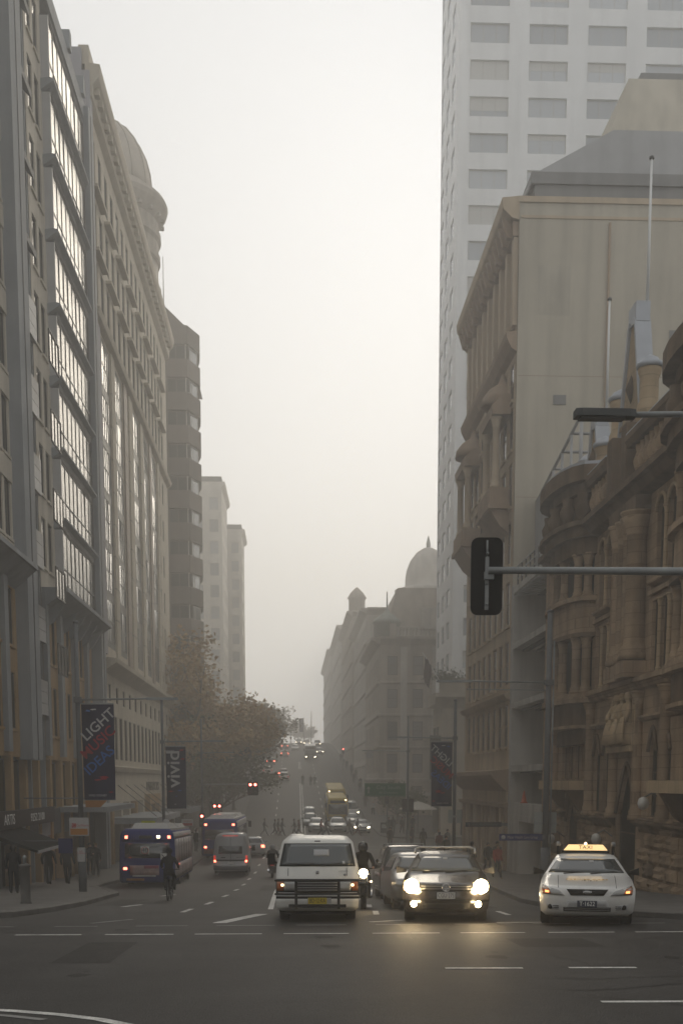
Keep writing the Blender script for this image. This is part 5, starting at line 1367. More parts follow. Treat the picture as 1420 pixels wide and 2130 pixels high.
def mirrors(c, y, z, hw, m):
    for sg in (-1, 1): MB().loft([[(sg*hw, y+.02, z), (sg*hw, y+.1, z), (sg*hw, y+.1, z+.06), (sg*hw, y+.02, z+.06)], [(sg*(hw+.22), y-.02, z-.02), (sg*(hw+.22), y+.1, z-.02), (sg*(hw+.22), y+.1, z+.14), (sg*(hw+.2), y-.02, z+.13)]], smooth=False).build('wing_mirror', m, c.t)
glazing(c, ZW0, ZW1)
mirrors(c, 1.3, 1.02, .84, P_BLACK)
for sg in (-1, 1):
    c.front([(sg*.60, .64), (sg*.965, .66), (sg*.97, .86), (sg*.62, .83)], 'headlight', M_GLOWH, .02)
    MB().lathe([(.001, .0), (.15, .0), (.15, .02), (.001, .03)], n=20).build('headlamp_bulb', M_HEAD, c.t, (sg*.715, -.03 if True else 0, .755), (pi/2, 0, 0))
    MB().lathe([(.001, .0), (.065, .0), (.065, .02), (.001, .03)], n=16).build('fog_lamp', M_HEAD, c.t, (sg*.66, -.03, .39), (pi/2, 0, 0))
    MB().tube([(sg*.66, 1.8, 1.44), (sg*.66, 1.95, 1.53), (sg*.66, 3.7, 1.53), (sg*.66, 3.85, 1.44)], .022, 8).build('roof_rail', M_METP, c.t)
MB().tube([(-.66, 2.1, 1.53), (-.55, 2.1, 1.57), (.55, 2.1, 1.57), (.66, 2.1, 1.53)], .022, 8).build('roof_bar', M_METP, c.t)
MB().tube([(-.66, 3.2, 1.53), (-.55, 3.2, 1.57), (.55, 3.2, 1.57), (.66, 3.2, 1.53)], .022, 8).build('roof_bar', M_METP, c.t)
c.rect('front', -.57, .57, .655, .785, 'grille', M_TRIMB, .012, nu=8)
for z in (.69, .745): c.rect('front', -.56, .56, z, z+.014, 'grille_bar', M_RIM, .022, nu=8)
b_ = MB(); b_.lathe([(.0, 0), (.085, 0), (.085, .012), (.068, .012), (.068, .006), (.0, .006)], n=20)
bo = b_.build('badge', M_CHROME, c.t, c.pf(0, .725, .03), (pi/2, 0, 0))
vb = MB()
for (a, d) in (((-.045, .05), (-.02, -.005)), ((-.02, -.005), (0, .04)), ((0, .04), (.02, -.005)), ((.02, -.005), (.045, .05)), ((-.06, .02), (-.028, -.055)), ((-.028, -.055), (0, -.005)), ((0, -.005), (.028, -.055)), ((.028, -.055), (.06, .02))):
    vb.tube([(a[0], a[1], .012), (d[0], d[1], .012)], .007, 4)
q = vb.build('badge_letters', M_CHROME, bo); q['kind'] = 'stuff'
c.rect('front', -.55, .55, .28, .40, 'lower_grille', M_TRIMB, .012, nu=8); c.rect('front', -.97, .97, .455, .475, 'bumper_strip', M_TRIMB, .012, nu=10)
c.plate('front', .56, M_PLW, 'CGU·27S', M_INK, .37, .13, off=.03)
c.front([(-.07, 1.31), (.07, 1.31), (.07, 1.345), (-.07, 1.345)], 'inside_mirror', M_METP, .014)
for x0, x1 in ((-.6, -.05), (.0, .6)): MB().tube([c.pf(x0, 1.03, .02), c.pf(x1, 1.06, .02)], .01, 5).build('wiper', M_TRIMB, c.t)
MB().tube([(0, 2.4, 1.5), (0, 2.55, 1.72)], .008, 5).build('roof_aerial', M_TRIMB, c.t)
c.wheels(.92, 3.55, .32, .22, .76); MB().box(-.7, .7, .4, 4.2, .14, .24).build('underbody', M_TRIMB, c.t)
for sg in (-1, 1): lamp_spot(c, (sg*.70, -.10, .75), 70, 50, tilt=0)
c.place(3.14, 23.6, R(-6.5))

# ---- white taxi
t = Car('taxi', 'white taxi with lit yellow roof sign and wide black grille', 'taxi', sedan_rings(4.92, 1.86, 1.44, .96, .74, 1.35, 2.05, 3.6, 4.2, zb=.2), P_WHITE)
glazing(t, 1.03, 1.315, .94, y0=1.7, y1=4.0)
mirrors(t, 1.55, 1.0, .86, M_TRIMB)
for sg in (-1, 1):
    t.front([(sg*.47, .60), (sg*.93, .62), (sg*.95, .80), (sg*.58, .70)], 'headlight', M_LENS, .016)
    t.front([(sg*.74, .63), (sg*.925, .63), (sg*.94, .775), (sg*.80, .74)], 'indicator', M_AMBER if sg > 0 else M_AMBER, .022)
    t.front([(sg*.79, .65), (sg*.87, .655), (sg*.87, .70), (sg*.79, .69)], 'sidelight', M_IND, .034)
    t.front([(sg*.60, .32), (sg*.86, .33), (sg*.86, .43), (sg*.66, .42)], 'fog_lamp_recess', M_METP, .014)
    MB().lathe([(.0, 0), (.05, 0), (.05, .03), (.001, .03)], n=12).build('fog_lamp', M_TRIMB, t.t, t.pf(sg*.78, .375, .0), (pi/2, 0, 0))
    for k in range(2): t.rect('front', sg*.60, sg*.72, .35+.035*k, .362+.035*k, 'fog_slat', M_TRIMB, .022)
t.front([(-.34, .605), (.34, .605), (.43, .725), (-.43, .725)], 'grille', M_TRIMB, .014, nu=10)
o = MB().lathe([(0, 0), (.085, 0), (.085, .014), (.001, .014)], n=20).build('oval_badge', M_CHROME, t.t, t.pf(0, .665, .03), (pi/2, 0, 0)); o.scale = (1, .42, 1)
o2 = MB().lathe([(0, 0), (.07, 0), (.07, .004), (.001, .004)], n=20).build('badge_field', M_GREY if False else M_LENS, o, (0, 0, .014))
t.front([(-.52, .30), (.52, .30), (.40, .50), (-.40, .50)], 'bumper_recess', P_SILVER, .010, nu=10); t.rect('front', -.50, .50, .29, .375, 'lower_grille', M_TRIMB, .018, nu=10)
for z in (.31, .345): t.rect('front', -.48, .48, z, z+.012, 'grille_bar', M_RIM, .024, nu=8)
t.plate('front', .44, M_PLB, 'T·1622', M_WHT, .38, .13, off=.035)
for x in (-.6, .6):
    MB().tube([t.pf(x, .75, .004), t.pf(x*1.05, .9, .004), t.pf(x*1.1, .97, .004)], .006, 4).build('panel_gap', M_TRIMB, t.t)
M_ORL = mat('orange_lettering', (.55, .33, .08), .5)
text('bonnet_lettering', 'PREMIER CABS', .13, M_ORL, t.t, (0, .62, .905), (R(9), 0, 0), ext=.002, sx=1.0)
text('bonnet_lettering', '13 10 17', .09, M_INK, t.t, (.05, .46, .885), (R(9), 0, 0), ext=.002)
for x0, x1 in ((-.55, -.02), (.1, .7)): MB().tube([t.pf(x0, 1.01, .02), t.pf(x1, 1.04, .02)], .01, 5).build('wiper', M_TRIMB, t.t)
M_TSIGN = mat('lit_taxi_sign', (.8, .6, .3), .4, emit=(1, .66, .30), estr=0.912)
sg_ = MB(); sg_.prism([(-.46, 0), (.46, 0), (.45, .02), (.36, .125), (-.36, .125), (-.45, .02)], 'y', -.09, .09)
ts = sg_.build('roof_sign', M_TSIGN, t.t, (0, 2.5, 1.49))
text('sign_lettering', 'TAXI', .115, M_INK, ts, (0, -.094, .062), (pi/2, 0, 0), ext=.002, sx=1.15)
MB().box(-.5, .5, -.1, .1, -.05, -.002).build('sign_base', M_TRIMB, ts)
MB().lathe([(.025, 0), (.03, .03), (.001, .055)], n=8).build('beacon', M_SIDE, ts, (0, 0, .125))
for sg in (-1, 1):
    MB().tube([(sg*.58, 2.5, 1.40), (sg*.58, 2.5, 1.62)], .03, 6).build('sign_strap_post', M_TRIMB, t.t); MB().lathe([(.05, 0), (.055, .06), (.02, .1)], n=8).build('post_cap', M_RIM, t.t, (sg*.58, 2.5, 1.58))
t.front([(.1, 1.245), (.23, 1.245), (.23, 1.285), (.1, 1.285)], 'inside_mirror', M_METP, .014)
t.wheels(.95, 3.75, .33, .225, .79); MB().box(-.72, .72, .4, 4.5, .15, .25).build('underbody', M_TRIMB, t.t)
t.place(5.72, 22.2, R(-13))
dr = None
# ---- cars queued behind the wagon and van
def plain_car(label, paint_, x, y, L=4.5, W=1.8, H=1.45, lit=None, tail=False, rot=0, rails=False, group=None, name='car', parts=True, wagon=False, hs=1.0):
    c = Car(name, label, 'car', sedan_rings(L, W, H, .96, .74, 1.2, 1.95, (L-.5) if wagon else L-1.25, L-.15 if wagon else L-.6), paint_, group)
    glazing(c, 1.03, H-.13, .93, y0=1.6, y1=L-.7 if wagon else L-1.0)
    if parts:
        mirrors(c, 1.45, 1.0, W/2-.07, paint_)
        c.rect('front', -.5, .5, .60, .70, 'grille', M_TRIMB, .012); c.rect('front', -.5, .5, .28, .38, 'lower_grille', M_TRIMB, .012)
        c.plate('front', .47, M_PLW, None, None); c.plate('rear', .72, M_PLW, None, None)
    for sg in (-1, 1):
        c.front([(sg*.58, .60), (sg*.93, .62), (sg*.94, .76), (sg*.62, .71)], 'headlight', lit or M_LENS, .018)
        c.rear([(sg*.68, .70), (sg*.97, .70), (sg*.97, .90), (sg*.68, .90)], 'tail_light', M_TAIL if tail else M_TAILG, .018)
    if rails:
        for sg in (-1, 1): MB().tube([(sg*.6, 1.9, H-.06), (sg*.6, 2.0, H+.03), (sg*.6, L-1, H+.03), (sg*.6, L-.9, H-.06)], .022, 6).build('roof_rail', M_METP, c.t)
        for y_ in (2.1, 3.2): MB().tube([(-.6, y_, H+.03), (.6, y_, H+.03)], .02, 6).build('roof_bar', M_METP, c.t)
    c.wheels(.92, L-.95, .32, .21, W/2-.15, parts=parts)
    c.place(x, y, rot); return c
plain_car('dark grey car with silver window trim just behind the dark wagon', P_GREY, 3.45, 29.4, rails=False, wagon=True, H=1.5)
plain_car('black tall four wheel drive with roof rack second behind the dark wagon', P_BLACK, 3.75, 36.5, W=1.9, H=1.78, rails=True, wagon=True)
plain_car('white sedan mostly hidden behind the old white van', P_WHITE, -.1, 74, group='white cars queued behind the old white van')
plain_car('white wagon farther back behind the old white van', P_WHITE, .30, 88, wagon=True, H=1.5, group='white cars queued behind the old white van')
# ---- stopped row beyond the crossing
plain_car('small silver car at the middle lane of the far crossing', P_SILVER, 2.55, 124.5, H=1.48, wagon=True)
plain_car('dark green wagon second in the middle lane beyond the crossing', P_GREEN, 1.95, 131.5, H=1.6, wagon=True, W=1.75)
plain_car('white people mover third in the middle lane beyond the crossing', P_WHITE, 2.0, 139, H=1.75, wagon=True)
c = plain_car('white taxi with unlit roof lamp stopped at the far crossing before the yellow buses', P_WHITE, 4.85, 124.5, H=1.55, W=1.85, name='taxi'); c.t['category'] = 'taxi'
MB().box(-.4, .4, -.1, .1, 0, .13).build('roof_sign', M_METP, c.t, (0, 2.6, 1.55))
plain_car('silver car second in the kerb lane beyond the crossing', P_SILVER, 7.05, 133.5, H=1.5, wagon=True)
plain_car('white sedan with lit headlights at the kerb lane of the far crossing', P_WHITE, 7.3, 122.2, lit=M_HEAD2)
# ---- away going hatch, silver van
plain_car('silver hatchback with lit tail lights passing the second blue bus', P_SILVER, -2.95, 90.0, L=4.0, W=1.7, H=1.47, tail=True, rot=pi, wagon=True)
s = Car('panel_van', 'silver high roof van seen from behind with lit tail lights', 'van', [
    (.28, .1, 5.4, .85, .05, .04), (.36, 0, 5.5, .95, .1, .05), (.62, .0, 5.52, .98, .1, .05), (.66, .0, 5.46, .98, .1, .05), (.98, .05, 5.46, .98, .1, .05), (1.3, .5, 5.46, .96, .1, .06),
    (1.9, 1.2, 5.44, .90, .1, .06), (2.2, 1.6, 5.42, .83, .1, .07), (2.36, 1.8, 5.38, .74, .1, .08), (2.43, 2.1, 5.2, .55, .1, .1)], P_SILVER)
s.rect('rear', -.70, .70, 1.28, 1.72, 'rear_window', G_CARD, .012); s.rect('rear', -.85, .85, .86, .95, 'door_handle_strip', M_TRIMB, .012); s.rect('rear', -.98, .98, .36, .62, 'bumper', P_GREY, .05)
s.rect('rear', -.012, .012, .66, 2.25, 'door_gap', M_TRIMB, .014, nu=1)
for sg in (-1, 1):
    s.rear([(sg*.86, .78), (sg*.985, .78), (sg*.985, 1.18), (sg*.86, 1.18)], 'tail_light', M_TAILG, .016); s.rear([(sg*.84, .80), (sg*.95, .80), (sg*.95, .92), (sg*.84, .92)], 'brake_lamp', M_TAIL, .03)
    MB().box(-.1, .1, -.05, .05, -.17, .17).build('wing_mirror', M_TRIMB, s.t, (sg*1.15, 1.1, 1.45)); MB().tube([(sg*.9, 1.1, 1.4), (sg*1.1, 1.1, 1.42)], .03, 5).build('mirror_arm', M_TRIMB, s.t)
s.rect('rear', -.55, .55, 2.27, 2.31, 'high_brake_lamp', M_TAILG, .016); s.front([(-.9, 1.35), (.9, 1.35), (.85, 1.95), (-.85, 1.95)], 'windscreen', G_CAR, .012)
s.plate('rear', .75, M_PLW, None, None); s.rect('rear', -.75, -.35, 1.05, 1.09, 'model_strip', M_RIM, .016); s.rect('rear', .3, .55, 1.04, 1.09, 'model_strip', M_TRIMB, .016)
s.wheels(1.0, 4.3, .34, .22, .84); MB().box(-.75, .75, .4, 5.2, .2, .32).build('underbody', M_TRIMB, s.t)
s.place(-3.55, 71.0, pi)

# ---- buses
def bus_rings(L, H, W=2.5): h = W/2; return [(.32, .1, L-.1, h*.95, .1, .08), (.42, .02, L, h, .12, .1), (1.0, 0, L, h, .14, .1), (1.9, .05, L-.02, h*.995, .16, .12), (H-.35, .15, L-.06, h*.97, .18, .16), (H-.12, .25, L-.14, h*.92, .2, .2), (H, .45, L-.35, h*.8, .2, .2)]
def bus(label, x, y, L, H, body, sidem, rot, seen='rear', pods=True, roofm=None, group=None, ad=False):
    b = Car('bus', label, 'bus', bus_rings(L, H), body, group)
    for sg in (-1, 1):
        b.side(sg, [(.6, .45), (L-.5, .45), (L-.5, 1.15), (.6, 1.15)], 'side_panel', sidem, .008); b.side(sg, [(.5, 1.2), (L-.6, 1.2), (L-.6, 2.3), (.5, 2.3)], 'side_windows', G_CARD if not ad else sidem, .010)
        for k in range(6): b.side(sg, [(1.2+k*(L-2.4)/6, 1.2), (1.28+k*(L-2.4)/6, 1.2), (1.28+k*(L-2.4)/6, 2.3), (1.2+k*(L-2.4)/6, 2.3)], 'window_post', M_TRIMB, .016, nu=1)
        b.side(sg, [(.4, 2.34), (L-.4, 2.34), (L-.4, H-.16), (.4, H-.16)], 'cove_panel', P_BUSW, .008)
        MB().box(-.12, .12, -.06, .06, -.25, .25).build('wing_mirror', M_TRIMB, b.t, (sg*1.45, -.1, 2.2)); MB().tube([(sg*1.1, .2, 2.5), (sg*1.42, -.1, 2.42)], .03, 5).build('mirror_arm', M_TRIMB, b.t)
    b.front([(-.93, 1.1), (.93, 1.1), (.93, H-.75), (-.93, H-.75)], 'windscreen', G_CARD if seen == 'front' else G_CAR, .012, nu=8); b.front([(-.75, H-.62), (.75, H-.62), (.75, H-.32), (-.75, H-.32)], 'destination_board', M_TRIMB, .014)
    b.front([(-.9, .5), (.9, .5), (.9, .95), (-.9, .95)], 'front_panel', body, .012)
    for sg in (-1, 1): b.front([(sg*.62, .6), (sg*.85, .6), (sg*.85, .78), (sg*.62, .78)], 'headlight', M_HEAD2 if seen == 'lit' else M_LENS, .02)
    if pods:
        pm = MB(); pm.loft([[(-.95, 1.0, H-.02), (.95, 1.0, H-.02), (.95, L*.42, H-.02), (-.95, L*.42, H-.02)], [(-.8, 1.3, H+.22), (.8, 1.3, H+.22), (.8, L*.4, H+.22), (-.8, L*.4, H+.22)]], smooth=False); pm.build('roof_pod', P_BUSW, b.t)
        pm = MB(); pm.loft([[(-.9, L*.5, H-.02), (.9, L*.5, H-.02), (.9, L*.86, H-.02), (-.9, L*.86, H-.02)], [(-.75, L*.52, H+.26), (.75, L*.52, H+.26), (.75, L*.82, H+.26), (-.75, L*.82, H+.26)]], smooth=False); pm.build('roof_pod', P_BUSW, b.t)
        MB().box(-1.1, 1.1, .5, L-.6, H-.1, H+.02).build('roof_skin', P_BUSW, b.t)
    b.wheels(2.6, L-3.2, .48, .28, 1.08)
    b.place(x, y, rot); return b
M_AD = mat('side_advert', (.42, .38, .37), .5, var=.5, vscale=1.2)
b1_ = bus('blue city bus with white roof pods stopped at the left kerb, cyclist behind', -6.85, 53+11.6, 11.6, 2.78, P_BLUE, M_AD, pi+R(.8), ad=True)
b1_.rect('rear', -.84, .80, 1.45, 2.12, 'rear_window', G_CARD, .012); b1_.rect('rear', -.9, .9, 2.2, 2.62, 'upper_panel', P_BLUE, .014)
for x in (-.83, .76): b1_.rect('rear', x-.05, x+.05, 2.34, 2.47, 'brake_lamp', M_TAIL, .03)
# viewed from behind the lateral axis is mirrored: +x of the bus is the kerb side
b1_.rect('rear', -.50, -.38, 2.36, 2.48, 'number_lamp', mat('lit_white_lamp', (.9, .8, .5), .3, emit=(1, .85, .45), estr=5.7), .03)
b1_.rect('rear', .72, .85, .92, 1.03, 'tail_light', M_TAIL, .03); b1_.rect('rear', -.85, -.72, .92, 1.03, 'tail_light', M_TAILG, .03)
b1_.rect('rear', -.2, .28, 2.34, 2.48, 'route_display', M_TRIMB, .02)
sgn = b1_.rect('rear', -.10, .22, 1.62, 1.98, 'speed_sign', M_PLW, .022)
text('speed_lettering', '40', .30, M_INK, sgn, b1_.pr(.06, 1.80, .030), (pi/2, 0, pi), ext=.002)
rg = MB(); rg.lathe([(.205, 0), (.235, 0), (.235, .006), (.205, .006), (.205, 0)], n=24, caps=False); ro = rg.build('speed_ring', mat('sign_red', (.45, .03, .03), .5), sgn, b1_.pr(.06, 1.80, .026), (pi/2, 0, pi)); ro.scale = (.72, .72, 1)
sgn2 = b1_.rect('rear', -.72, -.50, 1.38, 1.66, 'give_way_sticker', M_PLW, .022); MB().tube([(-.08, 0, -.1), (.08, 0, .1)], .018, 4).build('sticker_arrow', M_INK, sgn2, b1_.pr(-.61, 1.52, .026))
b1_.rect('rear', -.45, .62, .66, 1.12, 'advert_panel', mat('rear_advert', (.30, .20, .19), .5, var=.5, vscale=2.5), .014); b1_.rect('rear', -.42, .1, .98, 1.11, 'advert_strip', mat('pink_strip', (.28, .05, .09), .5), .02); b1_.rect('rear', -.32, .52, .60, .67, 'advert_strip', M_METP, .022)
b1_.rect('rear', .1, .75, .42, .52, 'bumper_advert', mat('orange_panel', (.24, .10, .03), .5), .016)
for k in range(4): b1_.side(-1, [(L_ := 9.1+.32*k, 1.0), (L_+.2, 1.0), (L_+.2, 1.1), (L_, 1.1)], 'marker_lamp', M_TAIL, .02, nu=1)
b2_ = bus('second blue and white bus with white roof pods behind the silver van', -4.95, 82+11.8, 11.8, 2.95, P_BLUE, mat('bus_mid_panel', (.10, .06, .075), .5), pi-R(1.2))
b2_.rect('rear', -.84, .84, 1.5, 2.2, 'rear_window', G_CARD, .012)
for x in (-.8, .8): b2_.rect('rear', x-.07, x+.07, 2.48, 2.62, 'brake_lamp', M_TAIL, .03); b2_.rect('rear', x-.07, x+.07, .9, 1.03, 'tail_light', M_TAIL, .03)
b2_.rect('rear', -.9, .9, .5, .85, 'bumper_panel', P_RED, .014)
yb = bus('yellow bus with dark windscreen stopped beyond the crossing', 5.35, 138.5, 11.5, 3.05, P_YEL, P_YEL, 0, seen='front', pods=False, group='two yellow buses beyond the crossing')
yb2 = bus('rear one of two yellow buses, its roof above the first', 5.65, 151.5, 11.5, 3.15, P_YEL, P_YEL, 0, seen='front', pods=False, group='two yellow buses beyond the crossing')
for q in (yb, yb2): q.front([(.70, 2.72), (.86, 2.72), (.86, 2.86), (.70, 2.86)] if q is yb else [(-.86, 2.78), (-.70, 2.78), (-.70, 2.94), (-.86, 2.94)], 'marker_lamp', M_SIDE, .03)
fb = bus('dark fog veiled bus with headlights coming down the hill', 3.75, 246, 11.5, 3.0, P_GREY, P_GREY, 0, seen='lit', pods=False)
wv = plain_car('white van with lit headlights beside the yellow buses', P_WHITE, 7.45, 146, H=1.9, L=4.8, lit=M_HEAD2, wagon=True, name='van'); wv.t['category'] = 'van'
# ---- far traffic
for (lb, pt, x, y, lit, tl, rot, h) in [
        ('dim red backed hatch going up the hill past the far walkers', P_RED, -1.7, 208, None, True, pi, 1.5),
        ('white roofed car following the red backed hatch uphill', P_WHITE, -1.5, 201, None, False, pi, 1.5),
        ('white roofed car at the left kerb on the slope', P_WHITE, -4.5, 214, None, False, pi, 1.5),
        ('foggy car with red tail lights higher in the left lane', P_GREY, -4.4, 236, None, True, pi, 1.5),
        ('pale foggy sedan in the uphill lanes near the hilltop', P_SILVER, -1.8, 262, None, True, pi, 1.5),
        ('foggy wagon with bright tail lights at the hilltop', P_GREY, -4.6, 276, None, True, pi, 1.6),
        ('faint car with red tail lights cresting the hill', P_GREY, -2.0, 300, None, True, pi, 1.5),
        ('pale car without lights coming over the hill in the centre lane', P_WHITE, .6, 286, None, False, 0, 1.5),
        ('far car with two bright headlights at the crest, centre lane', P_GREY, 1.6, 322, M_HEAD2, False, 0, 1.5),
        ('far car with bright headlights at the crest above the dark bus', P_GREY, 3.8, 316, M_HEAD2, False, 0, 1.5),
        ('far car with bright headlights at the crest by the right kerb', P_GREY, 6.6, 312, M_HEAD2, False, 0, 1.6),
        ('pale silver car beside the dark fog veiled bus', P_SILVER, 6.2, 268, M_HEAD2, False, 0, 1.5)]:
    plain_car(lb, pt, x, y, H=h, lit=lit, tail=tl, rot=rot, parts=False, wagon=True)
# ============================================================= people (one continuous skinned body per pose)
def skin_mesh(name, J, E, root=0):
    """J: joint -> (x, y, z, rx, ry); grown with a skin modifier, smoothed once"""
    me = bpy.data.meshes.new(name); names = list(J); idx = {k: i for i, k in enumerate(names)}
    me.from_pydata([J[k][:3] for k in names], [(idx[a], idx[b]) for a, b in E], [])
    o = bpy.data.objects.new('tmp', me); COL.objects.link(o)
    o.modifiers.new('s', 'SKIN'); sv = me.skin_vertices[0].data
    for k in names: sv[idx[k]].radius = (J[k][3]*(1.22 if k[0] in 'kaew' else 1.08), J[k][4]*(1.22 if k[0] in 'kaew' else 1.08))
    sv[root].use_root = True
    md = o.modifiers.new('d', 'SUBSURF'); md.levels = 1; md.render_levels = 1
    bpy.context.view_layer.update()
    m2 = bpy.data.meshes.new_from_object(o.evaluated_get(bpy.context.evaluated_depsgraph_get()))
    bpy.data.objects.remove(o); bpy.data.meshes.remove(me)
    m2.name = name; m2.materials.clear()
    for _ in range(4): m2.materials.append(M_INK)
    for p in m2.polygons: p.use_smooth = True
    return m2
EDG = [('pel', 'sp'), ('sp', 'ch'), ('ch', 'nk'), ('nk', 'hd'), ('hd', 'tp'), ('pel', 'hl'), ('hl', 'kl'), ('kl', 'al'), ('al', 'tl'), ('pel', 'hr'), ('hr', 'kr'), ('kr', 'ar'), ('ar', 'tr'),
       ('ch', 'sl'), ('sl', 'el'), ('el', 'wl'), ('wl', 'fl'), ('ch', 'sr'), ('sr', 'er'), ('er', 'wr'), ('wr', 'fr')]
def pose(name, stride=0., arm=0., bend=0., ride=False, carry=False):
    s = stride
    J = dict(pel=(0, 0, .95, .15, .12), sp=(0, -.02*bend, 1.12, .145, .11), ch=(0, -.05-.25*bend, 1.36, .17, .125), nk=(0, -.05-.34*bend, 1.50, .06, .06), hd=(0, -.08-.40*bend, 1.60, .085, .10), tp=(0, -.06-.42*bend, 1.72, .075, .085),
             hl=(.10, 0, .88, .095, .10), kl=(.11, -.12*s-.03, .49, .065, .07), al=(.11, -.30*s+.02, .09, .045, .05), tl=(.115, -.30*s-.14, .035, .04, .035),
             hr=(-.10, 0, .88, .095, .10), kr=(-.11, .05*s-.03, .49, .065, .07), ar=(-.11, .34*s+.02, .10+.08*s, .045, .05), tr=(-.115, .34*s-.12, .035+.03*s, .04, .035),
             sl=(.20, -.04-.25*bend, 1.40, .065, .07), el=(.25, .12*arm+.02-.2*bend, 1.13, .05, .05), wl=(.25, .02*arm-.05-.25*bend, .90, .036, .036), fl=(.245, -.06-.25*bend, .81, .03, .035),
             sr=(-.20, -.04-.25*bend, 1.40, .065, .07), er=(-.25, -.14*arm+.02-.2*bend, 1.13, .05, .05), wr=(-.25, -.30*arm-.05-.25*bend, .92, .036, .036), fr=(-.245, -.36*arm-.06-.25*bend, .84, .03, .035))
    if carry: J['er'] = (-.25, -.02, 1.13, .05, .05); J['wr'] = (-.16, -.24, 1.18, .036, .036); J['fr'] = (-.1, -.3, 1.24, .03, .035)
    if ride:
        for a, sx in (('l', 1), ('r', -1)):
            J['h'+a] = (sx*.11, -.04, .90, .095, .10); J['k'+a] = (sx*.16, -.42, .72, .068, .07); J['a'+a] = (sx*.15, -.30+.1*sx, .32, .045, .05); J['t'+a] = (sx*.155, -.44+.1*sx, .26, .04, .035)
            J['e'+a] = (sx*.30, -.36, 1.18, .05, .05); J['w'+a] = (sx*.30, -.58, 1.06, .036, .036); J['f'+a] = (sx*.28, -.66, 1.05, .03, .035)
    m = skin_mesh(name, J, EDG)
    hd = J['hd']
    for p in m.polygons:
        z = p.center.z; x, y = p.center.x, p.center.y
        hand = min((Vector((x, y, z))-Vector(J['f'+a][:3])).length for a in 'lr') < .09
        if z > 1.505 and not ride or (ride and z > 1.52): p.material_index = 2 if (y < hd[1]-.01 and z < hd[2]+.09) else 3
        elif hand: p.material_index = 2
        elif z < .085: p.material_index = 3
        elif z < .93 and not ride or (ride and z < .88): p.material_index = 1
        else: p.material_index = 0
    return m
POSES = {'stand': pose('standing_body'), 'walk': pose('walking_body', .9, .9), 'walk2': pose('walking_body', 1.15, 1.0), 'phone': pose('standing_body', .4, .2, carry=True), 'ride': pose('riding_body', bend=.55, ride=True)}
FACE = MB().tube([(0, -.105, 1.615), (0, -.128, 1.585)], [.012, .018], 6).mesh('nose', M_INK)
def cloth(name, c): return mat(name, c, .9)
CL = dict(black=cloth('black_cloth', (.012, .012, .013)), char=cloth('charcoal_cloth', (.03, .03, .032)), navy=cloth('navy_cloth', (.012, .016, .035)), red=cloth('red_cloth', (.30, .02, .02)), grey=cloth('grey_cloth', (.10, .10, .10)),
          brown=cloth('brown_cloth', (.06, .04, .028)), tan=cloth('tan_cloth', (.17, .13, .09)), white=cloth('pale_cloth', (.42, .41, .39)), green=cloth('olive_cloth', (.04, .042, .025)), maroon=cloth('maroon_cloth', (.09, .018, .02)), jean=cloth('denim', (.03, .04, .07)))
SKIN = mat('skin', (.38, .22, .15), .6); HAIR = mat('hair', (.025, .017, .012), .7); HAIRL = mat('fair_hair', (.20, .14, .07), .7)
EYE = MB().lathe([(.001, -.009), (.009, 0), (.001, .009)], n=6).mesh('eye', M_INK)
HAIRM = MB().lathe([(.098, -.02), (.108, .03), (.095, .09), (.055, .135), (.001, .145)], n=12).mesh('hair', M_INK)
def person(label, x, y, rz, ps, top, leg, h=1.0, hair=None, group=None, z=None, bag=None, extra=True):
    t = thing('person', label, 'person', (x, y, g(y) if z is None else z), (0, 0, rz), group); t.scale = (h, h, h)
    b = put('body', POSES[ps], t)
    hr = hair or HAIR
    for i, m in enumerate((CL[top], CL[leg], SKIN, hr)):
        b.material_slots[i].link = 'OBJECT'; b.material_slots[i].material = m
    if extra:
        dy = 0 if ps != 'ride' else -.22
        hm = put('hair', HAIRM, t, (0, -.045+dy, 1.63)); hm.material_slots[0].link = 'OBJECT'; hm.material_slots[0].material = hr
        n = put('nose', FACE, t, (0, -.055+dy+.02, 0)); n.material_slots[0].link = 'OBJECT'; n.material_slots[0].material = SKIN
        for sx in (-1, 1): put('eye', EYE, t, (sx*.035, -.155+dy, 1.625))
    return t
def bagof(label, x, y, z, m, rz=0, s=1.0):
    b = thing('bag', label, 'bag', (x, y, z), (0, 0, rz)); MB().prism([(-.2*s, 0), (.2*s, 0), (.17*s, .3*s), (-.17*s, .3*s)], 'y', -.07, .07).build('pouch', m, b); MB().tube([(-.1*s, 0, .29*s), (-.07*s, 0, .45*s), (.07*s, 0, .45*s), (.1*s, 0, .29*s)], .012, 5).build('handle', m, b); return b
PV = .14
# far crossing
GX = 'people walking over the far crossing'
person('lone person in dark clothes striding left of the white van over the far crossing', -2.95, 118.9, pi/2, 'walk2', 'black', 'char', 1.02, group=GX)
person('person in olive coat and maroon skirt in the trio on the far crossing', -1.55, 119.2, pi/2, 'walk', 'green', 'maroon', 1.0, group=GX)
person('person in dark coat leading the trio on the far crossing', -1.15, 118.6, pi/2, 'walk', 'black', 'char', 1.03, group=GX)
person('person in grey coat at the rear of the trio on the far crossing', -1.9, 118.7, pi/2, 'walk2', 'grey', 'black', .98, group=GX)
person('person in brown jacket beside the centre line on the far crossing', .15, 118.8, -pi/2, 'walk', 'brown', 'char', 1.0, group=GX)
person('short person in maroon jacket next to the centre line on the far crossing', .6, 119.4, -pi/2, 'walk2', 'maroon', 'black', .93, HAIRL, group=GX)
person('person in bright red jacket in front of the small silver car', 2.85, 119.0, pi/2, 'walk', 'red', 'black', .98, group=GX)
person('person in black with a pack in front of the stopped white taxi', 3.35, 118.6, pi/2, 'walk2', 'black', 'navy', 1.04, group=GX)
person('person in olive coat between the white taxi and the white sedan', 5.75, 118.9, pi/2, 'walk', 'green', 'char', 1.0, group=GX)
